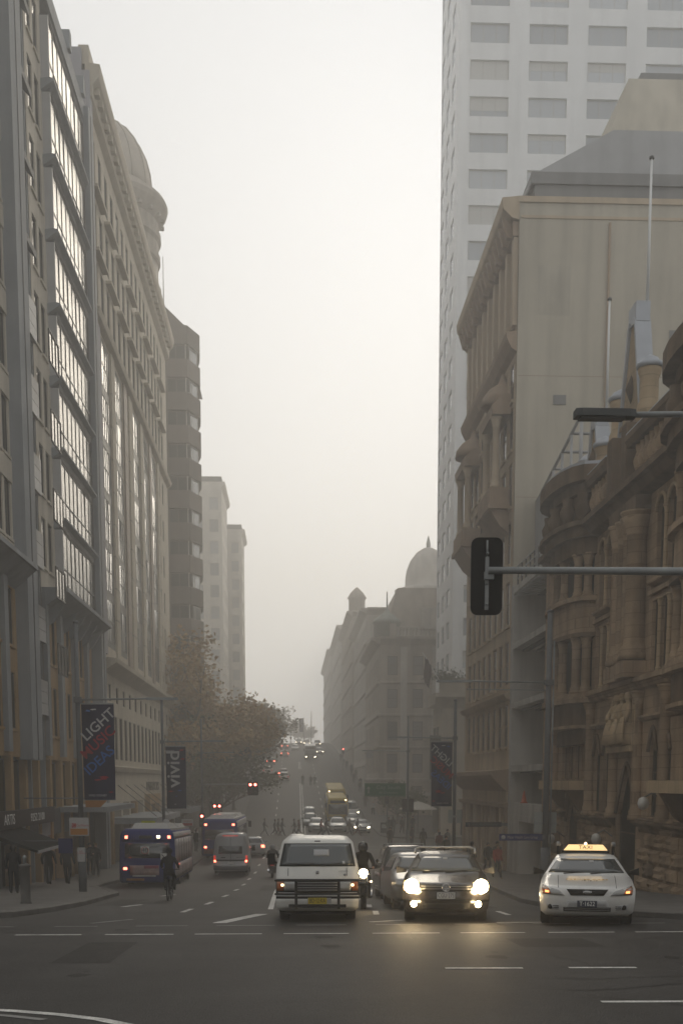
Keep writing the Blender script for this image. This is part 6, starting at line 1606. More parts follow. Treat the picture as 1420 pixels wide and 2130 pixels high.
person('person in black stepping wide before the lit white sedan', 6.55, 118.5, pi/2, 'walk2', 'black', 'maroon', 1.02, group=GX)
person('person in dark suit walking alone on the side street near the right kerb', 8.05, 96.2, 0, 'walk', 'black', 'char', 1.04)
# right pavement
GR = 'people on the right pavement'
for i, (lb, x, y, rz, ps, tp, lg, h) in enumerate([
        ('person in dark coat leaning at the kerb corner beside the sign pole', 9.9, 96.5, .8, 'stand', 'char', 'black', .98),
        ('person in black waiting under the right red signal', 9.6, 116.5, .3, 'stand', 'black', 'char', 1.06),
        ('broad person in long charcoal coat beside the right red signal', 10.1, 117.2, 2.9, 'stand', 'char', 'black', 1.08),
        ('person in brown coat walking behind the right signal post', 11.2, 119, .2, 'walk', 'brown', 'black', 1.0),
        ('person in navy jacket near the shop awning beyond the side street', 12.6, 122, .1, 'walk', 'navy', 'char', 1.0),
        ('person in dark clothes just past the green sign pole', 10.35, 92, 3.0, 'walk', 'black', 'black', 1.0),
        ('person in pale top in the knot of people before the white tower podium', 11.3, 90, .3, 'stand', 'white', 'jean', 1.0),
        ('person in grey jacket in the knot of people before the white tower podium', 11.9, 89.2, .5, 'phone', 'grey', 'black', 1.02),
        ('person in maroon in the knot of people before the white tower podium', 10.9, 86, 3.1, 'walk', 'maroon', 'black', .97),
        ('person in black walking along the colonnade with a pale bag', 10.0, 75.5, 0, 'walk', 'black', 'char', 1.04),
        ('person in charcoal left of the second banner pole on the right', 9.9, 63.8, 3.0, 'stand', 'char', 'black', 1.03),
        ('person in black seen beyond the dark wagon roof on the right', 10.9, 64.5, .2, 'walk', 'black', 'black', 1.0),
        ('person in brown standing near the tan colonnade', 11.6, 65.5, .2, 'stand', 'brown', 'black', 1.02),
        ('person in red jacket on the right pavement behind the dark wagon', 10.3, 58.0, .2, 'walk', 'red', 'char', 1.0),
        ('faint person walking on the left of the far road', -.2+1.8, 190, 0, 'walk', 'char', 'black', 1.0),
        ('faint person in the middle of the far road', 2.9, 188.5, 0, 'walk2', 'char', 'black', 1.0),
        ('faint person to the right in the middle of the far road', 3.55, 189, 0, 'walk', 'black', 'black', 1.0)]):
    gd = 'faint people crossing the far road' if y > 150 else GR
    person(lb, x, y, rz, ps, tp, lg, h, HAIRL if i in (6, 13) else None, gd, g(y)+(PV if y < 150 else 0))
bagof('pale shoulder bag held by the person on the colonnade pavement', 10.32, 75.4, g(75.4)+.62, CL['white'])
for i in range(14):
    rr = random.Random(100+i); y = 150+8*i+rr.uniform(-3, 3); x = 10.0+rr.uniform(-.4, .9)
    person(['hazy person on the hill pavement opposite the %s' % s for s in ('mansard block', 'first string of plane trees', 'second plane tree', 'red backed hatch', 'white roofed car', 'grey commercial block', 'darker stone block', 'bus coming down', 'pale silver car', 'turret', 'fog bound terrace', 'tail lights at the hilltop', 'last plane tree', 'crest headlights')][i], x, y, rr.choice((0, pi)), rr.choice(('walk', 'stand', 'walk2')), rr.choice(('black', 'char', 'navy', 'white', 'grey')), 'black', rr.uniform(.95, 1.06), None, 'hazy people on the hill pavement', g(y)+PV, extra=False)
# left pavement
GL = 'people on the left pavement'
for i, (lb, x, y, rz, ps, tp, lg, h) in enumerate([
        ('person in black coat nearest the dark shopfront under the awning', -10.75, 51.2, pi, 'walk', 'black', 'black', 1.04),
        ('person in charcoal walking beside the black coat under the awning', -10.05, 51.8, pi, 'walk2', 'char', 'black', 1.02),
        ('fair haired person in dark jacket facing us by the bus stop', -10.6, 62.5, .2, 'phone', 'black', 'char', 1.03),
        ('person in navy standing behind the fair haired person', -11.2, 64.2, .4, 'stand', 'navy', 'black', 1.02),
        ('person in dark clothes between bollard and shop window', -9.6, 40.0, pi, 'stand', 'black', 'black', .95),
        ('person with grey jacket on the pavement beside the blue bus front', -7.55, 72.8, .3, 'walk', 'grey', 'jean', 1.0),
        ('person in black crowding the signal post past the blue bus', -8.0, 80.5, .3, 'walk', 'black', 'char', 1.02),
        ('person in brown by the second red signal', -7.6, 90.5, 2.2, 'stand', 'brown', 'black', 1.0),
        ('person in pale top waiting at the left far corner', -7.9, 95.0, 1.2, 'stand', 'white', 'jean', .98),
        ('person in charcoal waiting at the left far corner', -8.7, 94.2, 1.2, 'stand', 'char', 'black', 1.04)]):
    person(lb, x, y, rz, ps, tp, lg, h, HAIRL if i == 2 else None, GL, g(y)+PV)
# ---- bicycle and rider
def ring(r, th, n=20): return [(0, r*cos(2*pi*k/n), r*sin(2*pi*k/n)) for k in range(n+1)]
bk = thing('bicycle', 'dark bicycle ridden behind the blue bus', 'bicycle', (-3.98, 37.2, g(37.2)), (slope(37.2)*-1, 0, pi))
for yy in (-.52, .52):
    w = MB().tube(ring(.34, .02), .02, 6, caps=False).build('wheel', M_TYRE, bk, (0, yy, .345)); sp = MB()
    for k in range(8): sp.tube([(0, 0, 0), (0, .33*cos(2*pi*k/8), .33*sin(2*pi*k/8))], .004, 3)
    q = sp.build('spokes', M_RIM, w); q['kind'] = 'stuff'
MB().tube([(0, -.52, .345), (0, -.38, .85), (0, .12, .82), (0, .02, .3), (0, -.38, .8)], .02, 6).tube([(0, .52, .345), (0, .02, .3)], .014, 5).tube([(0, .52, .345), (0, .15, .86)], .014, 5).tube([(0, .02, .3), (0, .18, .92)], .018, 6).build('frame', M_TRIMB, bk)
MB().tube([(-.28, -.45, 1.0), (0, -.40, .98), (.28, -.45, 1.0)], .016, 6).build('handlebar', M_TRIMB, bk); MB().prism([(-.08, .08), (.08, .08), (.02, .32), (-.02, .32)], 'z', .92, .97).build('saddle', M_TRIMB, bk)
MB().tube([(-.16, .02, .22), (-.1, .02, .22), (.1, .02, .38), (.16, .02, .38)], .012, 5).build('pedals', M_RIM, bk)
rd = person('cyclist in black with dark helmet riding away behind the blue bus', -3.98, 37.05, pi, 'ride', 'black', 'black', .88, None, None, g(37.2)+.10)
MB().lathe([(.125, 0), (.13, .04), (.11, .10), (.06, .14), (.001, .15)], n=12).build('helmet', M_TRIMB, rd, (0, -.265, 1.65))
# ---- motorcycle with lit headlamp beside the van, and scooter riding away
def moto(name, label, x, y, rz, lit):
    m = thing(name, label, 'motorcycle', (x, y, g(y)), (slope(y) if abs(rz) < 1 else -slope(y), 0, rz))
    for yy, r in ((-.72, .31), (.68, .31)):
        w = MB().tube(ring(r-.06, .06), .075, 8, caps=False).build('wheel', M_TYRE, m, (0, yy, r)); MB().tube([(-.03, 0, 0), (.03, 0, 0)], .17, 12).build('rim', M_RIM, w)
    for s_ in (-1, 1): MB().tube([(s_*.1, -.72, .31), (s_*.1, -.5, .85), (s_*.09, -.42, 1.02)], .03, 6).build('fork_leg', M_RIM, m)
    MB().loft([[(-.12, -.5, .5), (.12, -.5, .5), (.14, .1, .35), (-.14, .1, .35)], [(-.16, -.5, .75), (.16, -.5, .75), (.17, .1, .7), (-.17, .1, .7)], [(-.12, -.42, .93), (.12, -.42, .93), (.14, .0, .9), (-.14, .0, .9)]]).build('tank', P_BLACK, m)
    MB().loft([[(-.15, 0, .78), (.15, 0, .78), (.12, .85, .82), (-.12, .85, .82)], [(-.13, 0, .86), (.13, 0, .86), (.1, .88, .92), (-.1, .88, .92)]], smooth=False).build('saddle', M_TRIMB, m)
    MB().loft([[(-.2, -.45, .3), (.2, -.45, .3), (.2, .3, .25), (-.2, .3, .25)], [(-.2, -.4, .62), (.2, -.4, .62), (.18, .25, .6), (-.18, .25, .6)]], smooth=False).build('engine', M_TRIMB, m)
    MB().tube([(-.38, -.32, 1.08), (-.2, -.42, 1.06), (.2, -.42, 1.06), (.38, -.32, 1.08)], .018, 6).build('handlebar', M_TRIMB, m)
    MB().tube([(.2, .1, .3), (.22, .7, .4), (.22, .95, .45)], [.04, .06, .06], 8).build('exhaust', M_CHROME, m)
    MB().lathe([(.02, .0), (.10, .0), (.115, .06), (.07, .15), (.02, .18)], n=14).build('headlamp', M_TRIMB, m, (0, -.50, .93), (-pi/2, 0, 0))
    MB().lathe([(.001, .012), (.12, .0)], n=14).build('headlamp_glass', M_HEAD if lit else M_LENS, m, (0, -.505, .93), (pi/2, 0, 0))
    for s_ in (-1, 1):
        MB().lathe([(.01, -.05), (.05, 0), (.01, .05)], n=8).build('mirror', M_TRIMB, m, (s_*.36, -.35, 1.26)); MB().tube([(s_*.3, -.36, 1.07), (s_*.36, -.35, 1.25)], .01, 4).build('mirror_stem', M_TRIMB, m)
        MB().lathe([(.01, -.03), (.035, 0), (.01, .03)], n=8).build('indicator', M_SIDE if lit else M_AMBER, m, (s_*.2, -.5, .72))
    MB().box(-.1, .1, .92, .96, .7, .82).build('tail_light', M_TAILG, m); MB().tube([(-.14, -.72, .66), (0, -.74, .68), (.14, -.72, .66)], .05, 6).build('mudguard', P_BLACK, m)
    return m
moto('motorcycle', 'black motorcycle with one blazing headlamp filtering beside the white van', 1.86, 30.6, -.06, True)
r2_ = person('motorcyclist in black and dark helmet filtering beside the white van', 1.86, 30.85, -.06, 'ride', 'black', 'char', .92, None, None, g(29)+.02)
MB().lathe([(.10, -.12), (.14, -.06), (.145, .03), (.12, .11), (.06, .15), (.001, .16)], n=14).build('helmet', P_BLACK, r2_, (0, -.265, 1.63)); MB().box(-.09, .09, -.42, -.40, 1.56, 1.66).build('visor', G_CARD, r2_)
moto('scooter', 'dark scooter ridden away just left of the white van', -1.15, 64.0, pi, False)
r3_ = person('scooter rider in charcoal jacket left of the white van, back to us', -1.15, 63.7, pi, 'ride', 'char', 'black', 1.02, None, None, g(64)+.02)
MB().lathe([(.10, -.12), (.14, -.06), (.145, .03), (.12, .11), (.06, .15), (.001, .16)], n=14).build('helmet', M_METP, r3_, (0, -.265, 1.63))
# ============================================================= signals, poles, banners, signs
M_GALV = mat('galvanised_steel', (.28, .29, .29), .5, metal=.3, var=.15, vscale=3)
M_POLE = mat('grey_pole_paint', (.13, .135, .14), .55, var=.15, vscale=2)
M_SIGB = mat('signal_black', (.008, .008, .008), .5)
M_BAN = mat('banner_navy', (.011, .011, .045), .8); M_BW = mat('banner_white', (.42, .42, .42), .8); M_BR = mat('banner_red', (.30, .014, .03), .8); M_BB = mat('banner_blue', (.02, .10, .34), .8)
M_SRED = mat('lit_red_signal', (.5, .02, .01), .4, emit=(1, .14, .10), estr=13.3)
M_SOFF = mat('dark_signal_lens', (.02, .02, .015), .2)
M_GRN = mat('green_sign', (.004, .11, .042), .6); M_SGW = mat('dull_sign_white', (.30, .32, .30), .6)
M_BLUES = mat('blue_sign', (.012, .018, .11), .5); M_ORNG = mat('orange_sign', (.40, .17, .03), .6); M_YG = mat('yellow_green_sign', (.42, .45, .02), .6); M_SIGNW = mat('sign_plate_white', (.45, .44, .43), .6); M_SIGNR = mat('sign_plate_red', (.40, .035, .03), .6)
def signal_head(parent, loc, rot, lit=None, board=True, name='signal_head', arrow=False):
    """three aspect lantern on a rounded target board; front is local -y"""
    mb = MB(); P = []
    W, H, r = .218, .52, .10
    for cx, cz, a in ((W-r, H-r, 0), (-W+r, H-r, 90), (-W+r, -H+r, 180), (W-r, -H+r, 270)):
        for k in range(6): P.append((cx+r*cos(R(a+18*k)), cz+r*sin(R(a+18*k))))
    mb.prism(P, 'y', -.012, .012)
    b = mb.build(name, M_SIGB, parent, loc, rot)
    MB().box(-.15, .15, -.2, -.013, -.45, .45).build('lantern_body', M_SIGB, b)
    for i, z in enumerate((.29, 0, -.29)):
        on = lit is not None and i == lit
        MB().lathe([(.001, 0), (.10, 0), (.10, .01), (.001, .03)], n=16).build('lens', M_SRED if on else M_SOFF, b, (0, -.2, z), (pi/2, 0, 0))
        vz = MB(); n = 10
        for k in range(n+1):
            t = pi*k/n-.25+.5*k/n*0; vz.v += [(.115*cos(t), -.2, z+.115*sin(t)), (.115*cos(t), -.36, z+.115*sin(t)-.02)]
        for k in range(n): vz.face((2*k, 2*k+1, 2*k+3, 2*k+2))
        vz.build('visor', M_SIGB, b)
    return b
# near mast: signal seen from behind on its arm, street light above
ms = thing('signal_mast', 'long grey mast arm from the right holding a black signal seen from behind', 'traffic signal', (8.4, 16.0, g(16)+.14))
bz = ms.location.z
def L3(x, y, z): return (x-8.4, y-16.0, z-bz)
MB().tube([(0, 0, 0), (0, 0, 7.9)], [.13, .10], 14).build('pole', M_GALV, ms)
MB().lathe([(.3, 0), (.3, .05), (.16, .1)], n=12).build('base_plate', M_GALV, ms)
ZA = 4.49
MB().tube([L3(8.4, 16, ZA), L3(2.68, 16.16, ZA+.02)], [.062, .046], 14).build('mast_arm', M_GALV, ms)
h_ = signal_head(ms, L3(2.68, 16.30, ZA-.04), (0, 0, pi-R(3)), None)
MB().box(-.025, .025, .013, .05, -.45, .26).build('hanger_bracket', M_GALV, h_); MB().tube([(0, .03, .26), (0, .03, .48)], .012, 6).build('cable_tube', M_GALV, h_)
MB().box(-.09, .04, .02, .11, -.05, .05).build('arm_clamp', M_GALV, h_)
for z in (.3, -.1, -.38): MB().lathe([(.02, 0), (.02, .02), (.001, .03)], n=6).build('bolt', M_GALV, h_, (.0, .06, z), (-pi/2, 0, 0))
LZ, LXA, LXB = 6.52, 3.78, 4.54
sl = thing('street_light', 'flat grey street light head on an arm coming in from the right', 'street light', (8.4, 16.0, 7.9+bz))
zz = LZ-sl.location.z; LX0 = LXA-8.4; LX1 = LXB-8.4
MB().tube([(0, 0, -.02), (-.4, 0, .0+zz*.3), (-1.4, 0, zz+.06), (-3.0, .02, zz+.02), (LX1, .02, zz-.0)], [.05, .045, .04, .038, .038], 10).build('arm', M_GALV, sl)
MB().loft([[(x, w*s*1.0, zz+dz) for s, dz in ((-1, -.05), (1, -.05), (.9, .045), (-.9, .045))] for x, w in ((LX1+.05, .07), (LX1-.03, .11), (LX0+.08, .12), (LX0, .10))], smooth=False).build('lamp_head', mat('lamp_head_grey', (.09, .095, .095), .6), sl)
MB().box(LX0+.06, LX1-.1, -.09, .09, zz-.075, zz-.052).build('diffuser', M_SOFF, sl)

def blob(mb, cx, cz, s, seed, y):
    rr = random.Random(seed); P = []
    for k in range(12):
        a = 2*pi*k/12; r_ = s*rr.uniform(.35, 1.1); P.append((cx+r_*cos(a)*1.7, cz+r_*sin(a)*.55))
    mb.prism(P, 'y', y-.003, y)
def banner(parent, loc, w, h, kind, flip=False, rz=0):
    """hanging fabric banner; front is local -y; mirrored print shows through the back"""
    mb = MB(); n = 10
    for j in range(n+1):
        for i in (0, 1):
            mb.v.append(((i-.5)*w*(1-.06*(j/n)*(1 if i == 0 else .3)), .02*sin(j*1.1), -h*j/n))
    for j in range(n): mb.face((2*j, 2*j+1, 2*j+3, 2*j+2), True)
    m2 = len(mb.v)
    for j in range(n+1):
        for i in (0, 1): x, y, z = mb.v[2*j+i]; mb.v.append((x, y+.012, z))
    for j in range(n): mb.face((m2+2*j+1, m2+2*j, m2+2*j+2, m2+2*j+3), True)
    for j in range(n):
        for i in (0, 1): a = 2*j+i; mb.face((a, a+2, m2+a+2, m2+a))
    b = mb.build('fabric', M_BAN, parent, loc, (0, 0, rz)); s = -1 if flip else 1
    def T(body, size, m, x, z, ang, sx=1.):
        o = text('banner_lettering', body, size*h, m, b, (x*w*s, -.055, -z*h), (pi/2, 0, 0), ext=.002, bold=.012); o.rotation_euler = (pi/2, -R(ang)*s, 0); o.scale = (s*sx, 1, 1); return o
    if kind == 'light':
        T('LIGHT', .145, M_BW, .02, .215, 42, 1.05); T('MUSIC', .145, M_BR, .0, .40, 42, 1.05); T('IDEAS', .145, M_BB, .03, .59, 42, 1.0)
        for i, (cx, cz, sc, m) in enumerate(((-.30, .07, .03, M_BB), (-.1, .055, .03, M_BW), (.15, .77, .045, M_BR), (-.05, .79, .03, M_BR), (.36, .92, .03, M_BR))):
            q = MB(); blob(q, cx*w*s, -cz*h, sc*h*.8, i+3, -.036); q.build('brush_mark', m, b)
        T('VIVID SYDNEY', .03, M_BW, -.05, .955, 0)
    else:
        T('vivid', .30, M_BW, -.10, .36, 90, 1.1); T('SYDNEY', .045, M_BW, -.28, .075, 0, .9)
        for i, (cx, cz, sc, m) in enumerate(((.28, .06, .05, M_BR), (.34, .2, .04, M_BR), (-.25, .72, .04, M_BR), (.18, .71, .04, M_BB), (.0, .8, .02, M_BB), (-.05, .93, .02, M_BW))):
            q = MB(); blob(q, cx*w*s, -cz*h, sc*h*.7, i+13, -.036); q.build('brush_mark', m, b)
    MB().tube([(-w/2, 0, .0), (w/2, 0, .0)], .02, 6).build('top_batten', M_GALV, b); MB().tube([(-w/2*.94, 0, -h), (w/2, 0, -h)], .02, 6).build('bottom_batten', M_GALV, b)
    return b
def street_pole(label, x, y, h, arms, r=.09, cat='pole', name='street_pole'):
    """arms: (height, dx reach)"""
    p = thing(name, label, cat, (x, y, g(y)+.13))
    MB().tube([(0, 0, 0), (0, 0, 1.6)], r*1.45, 12).build('base', M_POLE, p); MB().tube([(0, 0, 1.6), (0, 0, h)], [r, r*.8], 12).build('shaft', M_POLE, p)
    MB().lathe([(r, 0), (r*1.1, .05), (.01, .12)], n=10).build('cap', M_POLE, p, (0, 0, h))
    for (z, dx) in arms:
        MB().tube([(0, 0, z), (dx*.7, 0, z+.05), (dx, 0, z+.03)], [.04, .03, .025], 8).build('outreach_arm', M_GALV, p); MB().box(-r*1.3, r*1.3, -r*1.3, r*1.3, z-.1, z+.1).build('clamp', M_POLE, p)
        MB().box(dx*.68, dx*.99, -.06, .06, z+.0, z+.09).build('lamp_head', M_GALV, p)
    return p
def plate(parent, cx, cz, w, h, m, y=-.12, name='sign_plate'): return MB().box(cx-w/2, cx+w/2, y-.012, y+.012, cz-h/2, cz+h/2).build(name, m, parent)
# ---- left pole 1: LIGHT MUSIC IDEAS
y = 42.5; zb = g(y)+.13
p1 = street_pole('tall grey pole with the big LIGHT MUSIC IDEAS banner and parking sign', -7.70, y, 9.6, [(4.55-zb, 3.6)], .10)
b_1 = thing('banner', 'dark banner reading LIGHT MUSIC IDEAS beside the nearest left pole', 'banner', (-7.70, y, zb)); banner(b_1, (.70, -.02, 4.40-zb), 1.16, 3.42, 'light')
for zz_ in (4.42, .98): MB().tube([(0, 0, zz_-zb), (1.28, 0, zz_-zb)], .022, 6).build('banner_arm', M_GALV, b_1)
s1_ = thing('parking_sign', 'white, red and orange parking sign on the nearest left pole', 'sign', (-7.70, y, zb)); cz = -.05-zb+.06
plate(s1_, -.05, cz, .70, .66, M_SIGNW, -.16); plate(s1_, -.05, cz-.18, .62, .22, M_ORNG, -.175, 'orange_panel'); plate(s1_, -.23, cz+.05, .14, .15, M_SIGNR, -.175, 'logo_patch')
text('sign_lettering', 'C', .16, M_SIGNW, s1_, (-.23, -.19, cz+.05), (pi/2, 0, 0), ext=.002); text('sign_lettering', 'CarShare', .12, M_SIGNR, s1_, (.07, -.176, cz+.05), (pi/2, 0, 0), ext=.002)
s2_ = thing('notice_plate', 'narrow white timetable plate low on the nearest left pole', 'sign', (-7.70, y, zb)); plate(s2_, .0, -1.0-zb, .26, .52, M_SIGNW, -.17); text('notice_lettering', 'NO\nSTOPPING', .07, M_SIGNR, s2_, (0, -.186, -.92-zb), (pi/2, 0, 0), ext=.001)
s3_ = thing('blue_sign', 'blue projecting sign over the pavement left of the nearest pole', 'sign', (-9.2, 47.2, -.95)); MB().box(-.28, .28, -.04, .04, -.3, .3).build('panel', M_BLUES, s3_); MB().tube([(-2.7, 0, .2), (-.28, 0, .2)], .025, 6).build('bracket', M_POLE, s3_)
s4_ = thing('orange_sign', 'orange projecting sign under the banner', 'sign', (-8.7, 52, .80)); MB().prism([(-.5, -.3), (.15, -.3), (.5, .05), (.2, .35), (-.5, .35)], 'y', -.05, .05).build('panel', M_ORNG, s4_); MB().tube([(-3.2, 0, .1), (-.5, 0, .1)], .03, 6).build('bracket', M_POLE, s4_)
# ---- left pole 2: VIVID
y = 63.2; zb = g(y)+.13
street_pole('grey pole with the VIVID banner behind the blue bus', -7.0, y, 9.4, [(3.75-zb, 3.4)], .085)
b_2 = thing('banner', 'dark banner reading VIVID sideways on the pole behind the blue bus', 'banner', (-7.0, y, zb)); banner(b_2, (.70, -.02, 3.5-zb), 1.08, 3.32, 'vivid')
for zz_ in (3.52, .18): MB().tube([(0, 0, zz_-zb), (1.2, 0, zz_-zb)], .02, 6).build('banner_arm', M_GALV, b_2)
s5_ = thing('yellow_sign', 'bright yellow green warning sign above the blue bus roof', 'sign', (-7.05, 56.8, -.55)); plate(s5_, 0, 0, .66, .56, M_YG, 0)
for i, tx in enumerate(('BUSES', 'EXCEPTED', 'GIVE WAY')): text('sign_lettering', tx, .12, M_INK, s5_, (0, -.014, .16-.16*i), (pi/2, 0, 0), ext=.001)
MB().tube([(.0, .05, .2), (.0, .05, g(56.8)+.14+.55)], .03, 6).build('post', M_POLE, s5_)
s6_ = thing('round_sign', 'small round white sign just right of the yellow green sign', 'sign', (-6.75, 62.0, -.55)); MB().lathe([(.001, 0), (.2, 0), (.2, .02), (.001, .02)], n=18).build('disc', M_SIGNW, s6_, (0, 0, 0), (pi/2, 0, 0)); MB().tube([(0, .03, .1), (0, .03, g(62)+.69)], .028, 6).build('post', M_POLE, s6_)
# ---- left pole 3 with red signals
y = 88.0; zb = g(y)+.13
p3 = street_pole('grey pole at the far corner with red signal arm and street light arm', -6.85, y, 10.0, [(3.75-zb, 2.4)], .09)
sg3 = thing('traffic_signal', 'red overhead signal on the long arm below the trees', 'traffic signal', (-6.85, y, zb), group='red signals of the far intersection')
MB().tube([(0, 0, 1.42-zb), (3.45, 0, 1.42-zb)], [.05, .04], 8).build('mast_arm', M_GALV, sg3); signal_head(sg3, (3.65, -.1, 1.1-zb), (0, 0, 0), 0); signal_head(sg3, (4.02, -.1, 1.1-zb), (0, 0, 0), 0)
sg4 = thing('traffic_signal', 'red signal on the far corner pole below the arm', 'traffic signal', (-6.85, y, zb), group='red signals of the far intersection'); signal_head(sg4, (.0, -.28, -1.25-zb), (0, 0, 0), 0); MB().box(-.05, .05, -.2, .0, -1.3-zb, -1.2-zb).build('bracket', M_SIGB, sg4)
sg5 = thing('traffic_signal', 'double red signal on a short post beyond the corner pole', 'traffic signal', (-6.3, 97.0, g(97)+.14), group='red signals of the far intersection'); MB().tube([(0, 0, 0), (0, 0, 3.6)], .06, 8).build('post', M_POLE, sg5)
for dx in (-.2, .2): signal_head(sg5, (dx, -.12, 3.15), (0, 0, 0), 0)
MB().lathe([(.16, 0), (.18, .1), (.18, .5), (.12, .9), (.12, 1.5), (.1, 1.7)], n=10).build('controller_box', M_SIGB, sg5, (0, 0, .8))
s7_ = thing('bus_stop_sign', 'pale red lettered sign board left of the red corner signal', 'sign', (-8.35, 92, -1.6)); plate(s7_, 0, 0, .95, .55, M_SIGNW, 0); plate(s7_, 0, -.14, .8, .2, M_SIGNR, -.015, 'red_panel'); MB().tube([(-.3, .04, .2), (-.3, .04, g(92)+1.74)], .03, 6).build('post', M_POLE, s7_)
text('sign_lettering', 'BUS STOP', .14, M_SIGNR, s7_, (0, -.016, .11), (pi/2, 0, 0), ext=.001)
bb = thing('litter_bin', 'blue litter bin on the far left pavement under the green tree', 'bin', (-7.2, 128, g(128)+.14)); MB().prism([(-.35, -.35), (.35, -.35), (.35, .35), (-.35, .35)], 'z', .05, 1.15).build('bin', M_BLUES, bb); MB().prism([(-.4, -.4), (.4, -.4), (.4, .4), (-.4, .4)], 'z', 1.16, 1.26).build('lid', M_POLE, bb)
fw = thing('traffic_signal', 'small red signal far up the hill on the left', 'traffic signal', (-4.9, 212, g(212)+.1)); MB().tube([(-1.3, 0, 0), (-1.3, 0, 5.2), (0, 0, 5.2)], .07, 6).build('mast', M_POLE, fw); signal_head(fw, (.1, -.1, 4.9), (0, 0, 0), 0)
fw2 = thing('traffic_signal', 'small red signal far up the hill on the right', 'traffic signal', (9.2, 214, g(214)+.1)); MB().tube([(0, 0, 0), (0, 0, 4.2)], .07, 6).build('post', M_POLE, fw2); signal_head(fw2, (0, -.12, 3.9), (0, 0, 0), 0)
# ---- bollard bin near left corner
bo_ = thing('bollard', 'thick grey stone bollard with metal cap on the left corner pavement', 'bollard', (-7.25, 31.5, g(31.5)+.13))
MB().lathe([(.15, 0), (.15, .04), (.135, .06), (.13, .98), (.16, 1.0), (.16, 1.05), (.05, 1.09)], n=18).build('shaft', mat('bollard_stone', (.10, .095, .088), .7, var=.25, vscale=4), bo_); MB().lathe([(.05, 1.09), (.045, 1.22), (.06, 1.25), (.03, 1.3), (.001, 1.32)], n=12).build('cap', M_GALV, bo_)
# ---- right poles
y = 46.5; zb = g(y)+.13
pr1 = street_pole('tall grey pole with long light arm before the sandstone building', 10.2, y, 10.9, [(5.55-zb, -4.5)], .13)
MB().tube([(0, 0, 5.25-zb), (-3.3, 0, 5.28-zb)], .02, 6).build('stay_arm', M_GALV, pr1); MB().tube([(.19, 0, 0), (.19, 0, 9.8)], .035, 6).build('conduit', M_GALV, pr1)
sq = thing('sign_backs', 'pair of blank pale sign backs on the tall right pole', 'sign', (10.2, y, zb)); plate(sq, -.27, -.02-zb, .34, .84, M_SGW, .17); plate(sq, .30, -.02-zb, .34, .84, M_SGW, .17); MB().box(-.45, .48, .13, .156, -.1-zb, .0-zb).build('bracket', M_GALV, sq)
def finger(label, x, y, z, w, h, m, txt, lum, post=None):
    f = thing('finger_sign', label, 'sign', (x, y, z)); MB().box(-w, 0, -.03, .03, -h/2, h/2).build('panel', m, f)
    text('sign_lettering', txt, h*.62, lum, f, (-w*.46, -.034, -.0), (pi/2, 0, 0), ext=.002, sx=min(1, w*.74/(len(txt)*h*.30)))
    MB().lathe([(.001, 0), (h*.32, 0), (h*.32, .004), (.001, .004)], n=16).build('roundel', lum, f, (-w+h*.6, -.03, 0), (pi/2, 0, 0)); MB().box(.0, .12 if post is None else post, -.02, .02, -h*.3, h*.3).build('bracket', M_POLE, f); return f
finger('blue finger sign with white lettering on the tall right pole', 10.05, 46.4, -.60, 1.75, .27, M_BLUES, 'Mater Health Care Group', M_SIGNW)
finger('dark finger sign with dull lettering projecting from the tan colonnade', 12.1, 67.0, -.85, 2.1, .27, mat('dark_sign', (.018, .022, .028), .6), 'Mater Health Care Group', mat('dull_lettering', (.10, .12, .13), .6), .45)
y = 62.8; zb = g(y)+.13
street_pole('grey pole with the reversed LIGHT MUSIC IDEAS banner on the right', 8.75, y, 9.4, [(3.95-zb, -3.6)], .10)
b_3 = thing('banner', 'dark banner seen from behind with LIGHT MUSIC IDEAS reversed', 'banner', (8.75, y, zb)); banner(b_3, (-.72, -.02, 3.75-zb), 1.16, 3.45, 'light', True)
for zz_ in (3.78, .30): MB().tube([(0, 0, zz_-zb), (-1.3, 0, zz_-zb)], .022, 6).build('banner_arm', M_GALV, b_3)
sq2 = thing('sign_backs', 'pair of smaller blank pale sign backs under the reversed banner', 'sign', (8.75, y, zb)); plate(sq2, -.22, -.25-zb, .26, .72, M_SGW, -.14); plate(sq2, .24, -.25-zb, .26, .72, M_SGW, -.14); MB().box(-.3, .3, -.12, -.09, -.3-zb, -.2-zb).build('bracket', M_GALV, sq2)
y = 94.0; zb = g(y)+.13
street_pole('grey pole carrying the green direction sign', 9.3, y, 10.6, [(4.05-zb, -3.7)], .10)
plate(bpy.data.objects[[o.name for o in bpy.data.objects if o.get('label') == 'grey pole carrying the green direction sign'][0]], -3.1, 3.75-zb, .55, .55, M_SIGNW, -.05, 'lamp_box')
gs = thing('direction_sign', 'dark green road sign reading City South with an upward arrow', 'sign', (9.3, y, zb)); plate(gs, -1.85, .95-zb, 3.35, 1.08, M_GRN, -.15)
for a, b, c, d in ((-3.48, -.22, .46, 1.44), (-3.48, -.22, .44, .46), (-3.5, -3.48, .44, 1.46), (-.22, -.20, .44, 1.46)): MB().box(a, b, -.168, -.163, (c if c != .46 else 1.43)-zb, d-zb+.01).build('sign_border', M_SGW, gs)
text('sign_lettering', 'City South', .42, M_SGW, gs, (-1.6, -.168, 1.14-zb), (pi/2, 0, 0), ext=.002, sx=1.1); text('sign_lettering', 'All Directions', .25, M_SGW, gs, (-1.6, -.168, .72-zb), (pi/2, 0, 0), ext=.002, sx=1.1)
MB().prism([(-.05, -.28), (.05, -.28), (.05, .08), (.16, .08), (0, .3), (-.16, .08), (-.05, .08)], 'y', -.17, -.164).build('arrow', M_SGW, gs, (-3.2, 0, .95-zb))
for zz_ in (1.3, .6): MB().tube([(0, 0, zz_-zb), (-3.3, -.1, zz_-zb)], .03, 6).build('bracket', M_GALV, gs)
